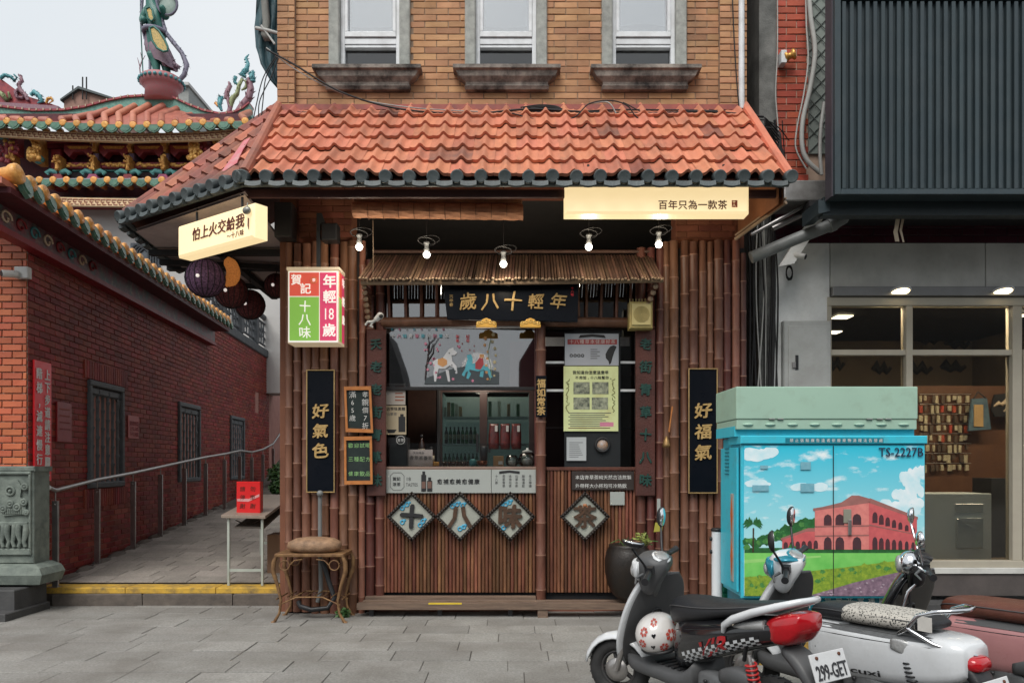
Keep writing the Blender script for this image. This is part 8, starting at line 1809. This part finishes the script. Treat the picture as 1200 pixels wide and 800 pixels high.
    if kind != 'A': rg = [(.18, .645, .045, .03), (.14, .67, .10, .05), (.02, .69, .14, .052), (-.15, .70, .155, .05), (-.30, .705, .16, .05), (-.45, .71, .155, .048), (-.58, .715, .135, .042), (-.66, .715, .08, .02)]
    k = MB(); k.loft(smooth_rings([sell(0, c, w, h*fat, x, 22, .7) for x, c, w, h in rg])); seat = k.build('seat', sm_, t)
    k = MB(); rr_ = smooth_rings([sell(0, c, w, h*fat, x, 22, .7) for x, c, w, h in rg]); k.tube([r_[1]+Vector((0, .002, 0)) for r_ in rr_[2:-2]], .0035, 5); k.build('seat_piping', m_pg_, seat)
    if kind == 'B':
        m_leo = bpy.data.materials.new('leopard_cloth'); m_leo.use_nodes = True; N_ = m_leo.node_tree.nodes; L_ = m_leo.node_tree.links; vo = N_.new('ShaderNodeTexVoronoi'); vo.inputs['Scale'].default_value = 75; vo.feature = 'F1'; g_n = N_.new('ShaderNodeNewGeometry'); L_.new(g_n.outputs['Position'], vo.inputs['Vector'])
        cr_ = N_.new('ShaderNodeValToRGB'); cr_.color_ramp.elements[0].position = .30; cr_.color_ramp.elements[0].color = (.03, .03, .03, 1); cr_.color_ramp.elements[1].position = .42; cr_.color_ramp.elements[1].color = (.42, .40, .36, 1); L_.new(vo.outputs['Distance'], cr_.inputs[0]); L_.new(cr_.outputs[0], N_['Principled BSDF'].inputs['Base Color']); N_['Principled BSDF'].inputs['Roughness'].default_value = .9
        k = MB(); k.loft(smooth_rings([sell(0, c, w*1.03, h*1.06, x, 22, .7) for x, c, w, h in [(-.06, .695, .13, .047)]+rg[3:7]])); k.build('seat_cover', m_leo, seat)
    # tail
    if kind == 'A':
        k = MB(); k.loft(smooth_rings([sell(0, .715, .125, .06, -.64, e=.5), sell(0, .715, .132, .085, -.69, e=.5), sell(0, .735, .12, .085, -.77, e=.5), sell(0, .77, .09, .05, -.83, e=.5)])); tl = k.build('tail_light', m_tl, t)
        k = MB(); rr_ = [cowl_pt(x, .30, -.008) for x in (-.40, -.46, -.52, -.58, -.63)]; k.tube(rr_, [.006, .018, .024, .028, .03], 8, flat=1); k.build('turn_signal', m_lens, t)
        k = MB(); P_ = [(-.36, .168, .655), (-.38, .178, .70), (-.45, .178, .745), (-.58, .165, .80), (-.72, .125, .85), (-.82, .07, .885), (-.84, .0, .89), (-.82, -.07, .885), (-.72, -.125, .85), (-.58, -.165, .80), (-.45, -.178, .745), (-.38, -.178, .70), (-.36, -.168, .655)]; k.tube(P_, [.012, .020, .024, .024, .022, .018, .016, .018, .022, .024, .024, .020, .012], 10); k.build('grab_rail', m_pw, t)
        # checker band with red script
        k1, k2 = MB(), MB(); n = 22
        for i in range(n):
            for j in range(4):
                x0, x1 = .02-.62*i/n, .02-.62*(i+1)/n; v0, v1 = -.62+.11*j+i*.006, -.62+.11*(j+1)+i*.006
                q = [cowl_pt(x0, v0), cowl_pt(x1, v0), cowl_pt(x1, v1), cowl_pt(x0, v1)]; (k1 if (i+j) % 2 else k2).poly(q)
        tag(k1.build('white_checks', m_pw, t), kind='stuff'); tag(k2.build('black_checks', m_pk_, t), kind='stuff')
        vs, fs = glyphs('VJR', 0.02, 0); mbt = MB(); 
        mbt.add([cowl_pt(-.12-v.x*.17-v.y*.07, -.46+v.y*.62+v.x*.06, .009) for v in vs], fs); mbt.build('red_script', m_tl, t)
    elif kind == 'B':
        for x0 in (-.60, -.80):
            pass
        k = MB(); k.loft(smooth_rings([sell(0, .60, .012, .030, -.47, 14, .6, .185), sell(0, .59, .016, .042, -.53, 14, .6, .174), sell(0, .575, .012, .036, -.60, 14, .6, .150)], 3)); k.build('turn_signal', m_lens, t)
        k = MB(); k.loft(smooth_rings([sell(0, .545, .09, .04, -.78, 14, .6), sell(0, .54, .08, .04, -.86, 14, .6), sell(0, .535, .05, .025, -.89, 14, .6)], 3)); k.build('tail_light', m_tl, t)
        k = MB(); P_ = [(-.50, .16, .66), (-.56, .17, .70), (-.62, .165, .78), (-.70, .14, .81), (-.78, .08, .82), (-.80, 0, .82), (-.78, -.08, .82), (-.70, -.14, .81), (-.62, -.165, .78), (-.56, -.17, .70), (-.50, -.16, .66)]; k.tube(P_, .013, 10); k.tube([(-.56, .175, .70), (-.70, .165, .64), (-.80, .10, .60), (-.84, 0, .58)], .011, 10); k.build('grab_rail', m_chrome, t)
        vs, fs = glyphs('cuxi', 0.02, 0); mbt = MB(); mbt.add([cowl_pt(-.20-v.x*.125, -.30+v.y*.26, .008) for v in vs], fs); mbt.build('model_lettering', m_black, t)
        k = MB(); k.tube([cowl_pt(x, .62, .002) for x in (.06, -.1, -.3, -.5, -.66)], .006, 6); k.build('panel_seam', m_pg_, t)
        k = MB(); k.box(-.70, -.62, .165, .17, .70, .78); k.build('paper_tag', M('paper_tag', (.6, .58, .54), r=.7), t)
    else:
        k = MB(); k.loft(smooth_rings([sell(0, .58, .10, .05, -.78, 14, .6), sell(0, .58, .08, .04, -.87, 14, .6)], 3)); k.build('tail_light', m_tl, t)
        k = MB(); k.tube([(.30, .19, .45), (.36, .215, .60), (.32, .19, .76), (.26, .12, .86)], .012, 8); k.build('shield_trim', m_chrome, t)
    for (v_, xs_) in ((.25, (.08, -.1, -.3, -.5, -.68, -.8)), (-.75, (.06, -.1, -.3, -.5, -.66))):
        k = MB(); k.tube([cowl_pt(x, v_, .0005) for x in xs_], .0028, 5); k.build('panel_seam', m_black, t)
    k = MB(); k.tube([cowl_pt(.055, v_, .0005) for v_ in (-.9, -.5, 0, .5, .9)], .003, 5); k.build('panel_seam', m_black, t)
    if kind != 'A':
        k = MB(); n_ = 12; rings = [[cowl_pt(x, v_, .005) for v_ in (.42, .58, .74, .9)] for x in [.02-.70*i/n_ for i in range(n_+1)]]; k.loft(rings, caps=False, closed=False); k.build('grey_side_trim', m_pg_ if kind == 'D' else m_alloy, t)
    for (x_, z_) in ((.30, .70), (.40, .48)):
        k = MB(); k.lathe((x_+.105, .10, z_), [(.009, 0), (.008, .004)], 8, (-1, 0, .2)); k.build('screw', m_black, t)
    k = MB()
    for q in range(6): k.box(.02+q*.055, .05+q*.055, -.12, .12, .322, .331)
    tag(k.build('footboard_ribs', m_black, t), kind='stuff')
    k = MB(); k.tube([(.335, .17, .99), (.40, .12, .93), (.43, .08, .80), (.43, .05, .62), (.42, .05, .5)], .007, 6); k.build('control_cable', m_wire, t)
    # rear fender, plate, engine, shock, exhaust
    k = MB(); k.loft(smooth_rings([sell(0, .60, .08, .03, -.70, 14, .6), sell(0, .54, .085, .05, -.79, 14, .6), sell(0, .44, .08, .05, -.88, 14, .6), sell(0, .33, .07, .03, -.95, 14, .6)], 3)); k.build('rear_fender', m_pg_ if kind != 'B' else m_black, t)
    FPl = frame((-.945, 0, .565 if kind == 'A' else .40), (0, -1, 0), (.35, 0, 1))
    k = MB(FPl); k.bb(-.13, .13, -.075, .075, -.004, .004, .003); pl_ = k.build('number_plate', M('white_plate', (.62, .63, .64), (.56, .57, .58), s=6, r=.35, dirt=.2), t)
    for s_ in (-.085, .085): k = MB(FPl); k.lathe((s_, .052, .004), [(.010, 0), (.009, .006), (.004, .007)], 8, (0, 0, 1)); k.build('bolt', M('rusty_bolt', (.12, .04, .02), r=.7), pl_)
    o = text('plate_lettering', '299-GET' if kind == 'A' else '735-KHT', FPl, -.115, -.058, .105, M('plate_black', (.03, .03, .035), r=.5, bump=0), pl_, bold=.009, z=.005, width=.23) if kind == 'A' else None
    k = MB(); k.loft(smooth_rings([sell(0, .30, .05, .07, -.12, 14, .5, .10), sell(0, .29, .055, .10, -.25, 14, .5, .12), sell(0, .26, .055, .085, -.45, 14, .5, .13), sell(0, .22, .05, .07, -.62, 14, .5, .13), sell(0, .215, .04, .04, -.70, 14, .5, .13)])); en = k.build('engine_case', m_alloy, t)
    for x, z in ((-.22, .34), (-.4, .3), (-.58, .25), (-.3, .22), (-.5, .19)): k = MB(); k.lathe((x, .178, z), [(.012, 0), (.012, .012)], 8, (0, 1, 0)); k.build('bolt', m_black, en)
    if kind != 'B': k = MB(); k.loft(smooth_rings([sell(0, .40, .045, .04, -.34, 12, .6, .15), sell(0, .42, .055, .055, -.45, 12, .6, .15), sell(0, .41, .05, .05, -.56, 12, .6, .14)], 3)); k.build('air_box', m_pg_, t)
    a, b = Vector((-.62, .165, .27)), Vector((-.54, .155, .56)); d = (b-a)
    k = MB(); k.tube([a, b], .012, 8); sh = k.build('shock_rod', m_steel, t)
    k = MB(); k.tube([a+d*(.15+.7*i/110)+Vector((math.cos(i*.5)*.03, math.sin(i*.5)*.03, 0)) for i in range(111)], .0065, 6); k.build('shock_spring', m_spr if kind == 'A' else m_black, sh)
    k = MB(); k.tube([(-.15, -.13, .25), (-.35, -.16, .24), (-.45, -.17, .27), (-.80, -.17, .36)], [.02, .025, .045, .05], 12); k.build('exhaust', m_alloy, t)
    for s_ in (-1, 1): k = MB(); k.tube([(-.18, s_*.09, .22), (-.24, s_*.16, .03), (-.28, s_*.20, .015)], .012, 8); k.build('stand_leg', m_black, t)
    k = MB(); k.tube([(-.45, .10, .50), (-.50, .13, .62), (-.6, .12, .66)], .012, 6); k.build('frame_tube', m_black, t)
    t.location = loc; t.rotation_mode = 'XYZ'; t.rotation_euler = (R(-roll), 0, R(yaw))
    return t
YAW = 119
sA = scooter('scooter', 'grey and white scooter with checkered side stripe and big red tail light', (1.20, 4.80, 0), YAW, 2, 'A', 33)
sB = scooter('scooter', 'white scooter with a blue handlebar cover and a leopard cloth seat cover', (2.10, 4.86, 0), YAW, 2, 'B', 30)
sD = scooter('scooter', 'dusty pink scooter with brown leather seat, black front shield and chrome headlight', (3.0, 4.98, 0), YAW, 2, 'D', 38)
# helmet resting on the first scooter's footboard
Rm = Matrix.Translation((1.20, 4.80, 0)) @ Matrix.Rotation(R(YAW), 4, 'Z')
hc = Rm @ Vector((.30, .12, .50)); ht = thing('helmet', 'white helmet with red flowers and black hearts hanging before the seat of the grey scooter', 'helmet', tuple(hc-Vector((0, 0, .13))))
HM = Matrix.Translation(hc) @ Matrix.Rotation(R(35), 4, 'Z') @ Matrix.Rotation(R(-12), 4, 'Y')
k = MB(HM); rings = []
for i in range(13):
    a = -.75+i*(PI/2+.75)/12; rings.append([Vector((.145*math.cos(a)*math.cos(b)*1.08, .132*math.cos(a)*math.sin(b), .135*math.sin(a)+.01)) for b in [2*PI*j/28 for j in range(28)]])
k.loft(rings); k.build('shell', M('helmet_white', (.66, .64, .62), (.62, .60, .58), s=4, r=.22, bump=0, coat=.8), ht)
k = MB(HM); k.torus((0, 0, -.085), .11, .012, 28, 8, (0, 0, 1)); k.build('rim', m_black, ht)
k = MB(HM); rings = []
for i in range(5):
    a = -.62+i*.2; rings.append([Vector((.152*math.cos(a)*math.cos(b)*1.08, .138*math.cos(a)*math.sin(b), .140*math.sin(a)+.01)) for b in [-.8+1.6*j/14 for j in range(15)]])
k.loft(rings, caps=False, closed=False); k.build('visor', M('dark_visor', (.06, .05, .055), r=.08, bump=0, coat=.8), ht)
m_hf = M('helmet_flower_red', (.50, .08, .05), (.38, .05, .04), s=60, r=.3, bump=0)
def on_h(az_, el, off=.002): return Vector(((.145*1.08+off)*math.cos(el)*math.cos(az_), (.132+off)*math.cos(el)*math.sin(az_), (.135+off)*math.sin(el)+.01))
def mark(az0, el0, shape, m, nm):
    k = MB(HM)
    for pts in shape: k.add([on_h(az0+a, el0+b, .002+.0004*len(pts) % .003) for a, b in pts], [tuple(range(len(pts)))])
    return k.build(nm, m, ht)
base_az = R(-90-35)   # faces the camera
for i, (a, e, s_) in enumerate(((.55, .12, .30), (.15, -.38, .24), (-.75, .45, .24), (-.85, -.1, .22), (1.1, .5, .2), (-.2, .9, .25))):
    petals = []
    for q in range(7):
        b = 2*PI*q/7; petals.append([(s_*(.95*math.cos(b+t_))*r__, s_*math.sin(b+t_)*r__) for t_, r__ in ((-.3, .35), (-.35, .85), (0, 1.0), (.35, .85), (.3, .35))])
    mark(base_az+a, e, petals, m_hf, 'red_flower')
for a, e in ((-.25, .25), (-.35, -.3), (.9, -.2)): mark(base_az+a, e, [[(0, -.12), (.10, .02), (.09, .09), (.045, .10), (0, .06), (-.045, .10), (-.09, .09), (-.10, .02)]], m_pk_, 'black_heart')
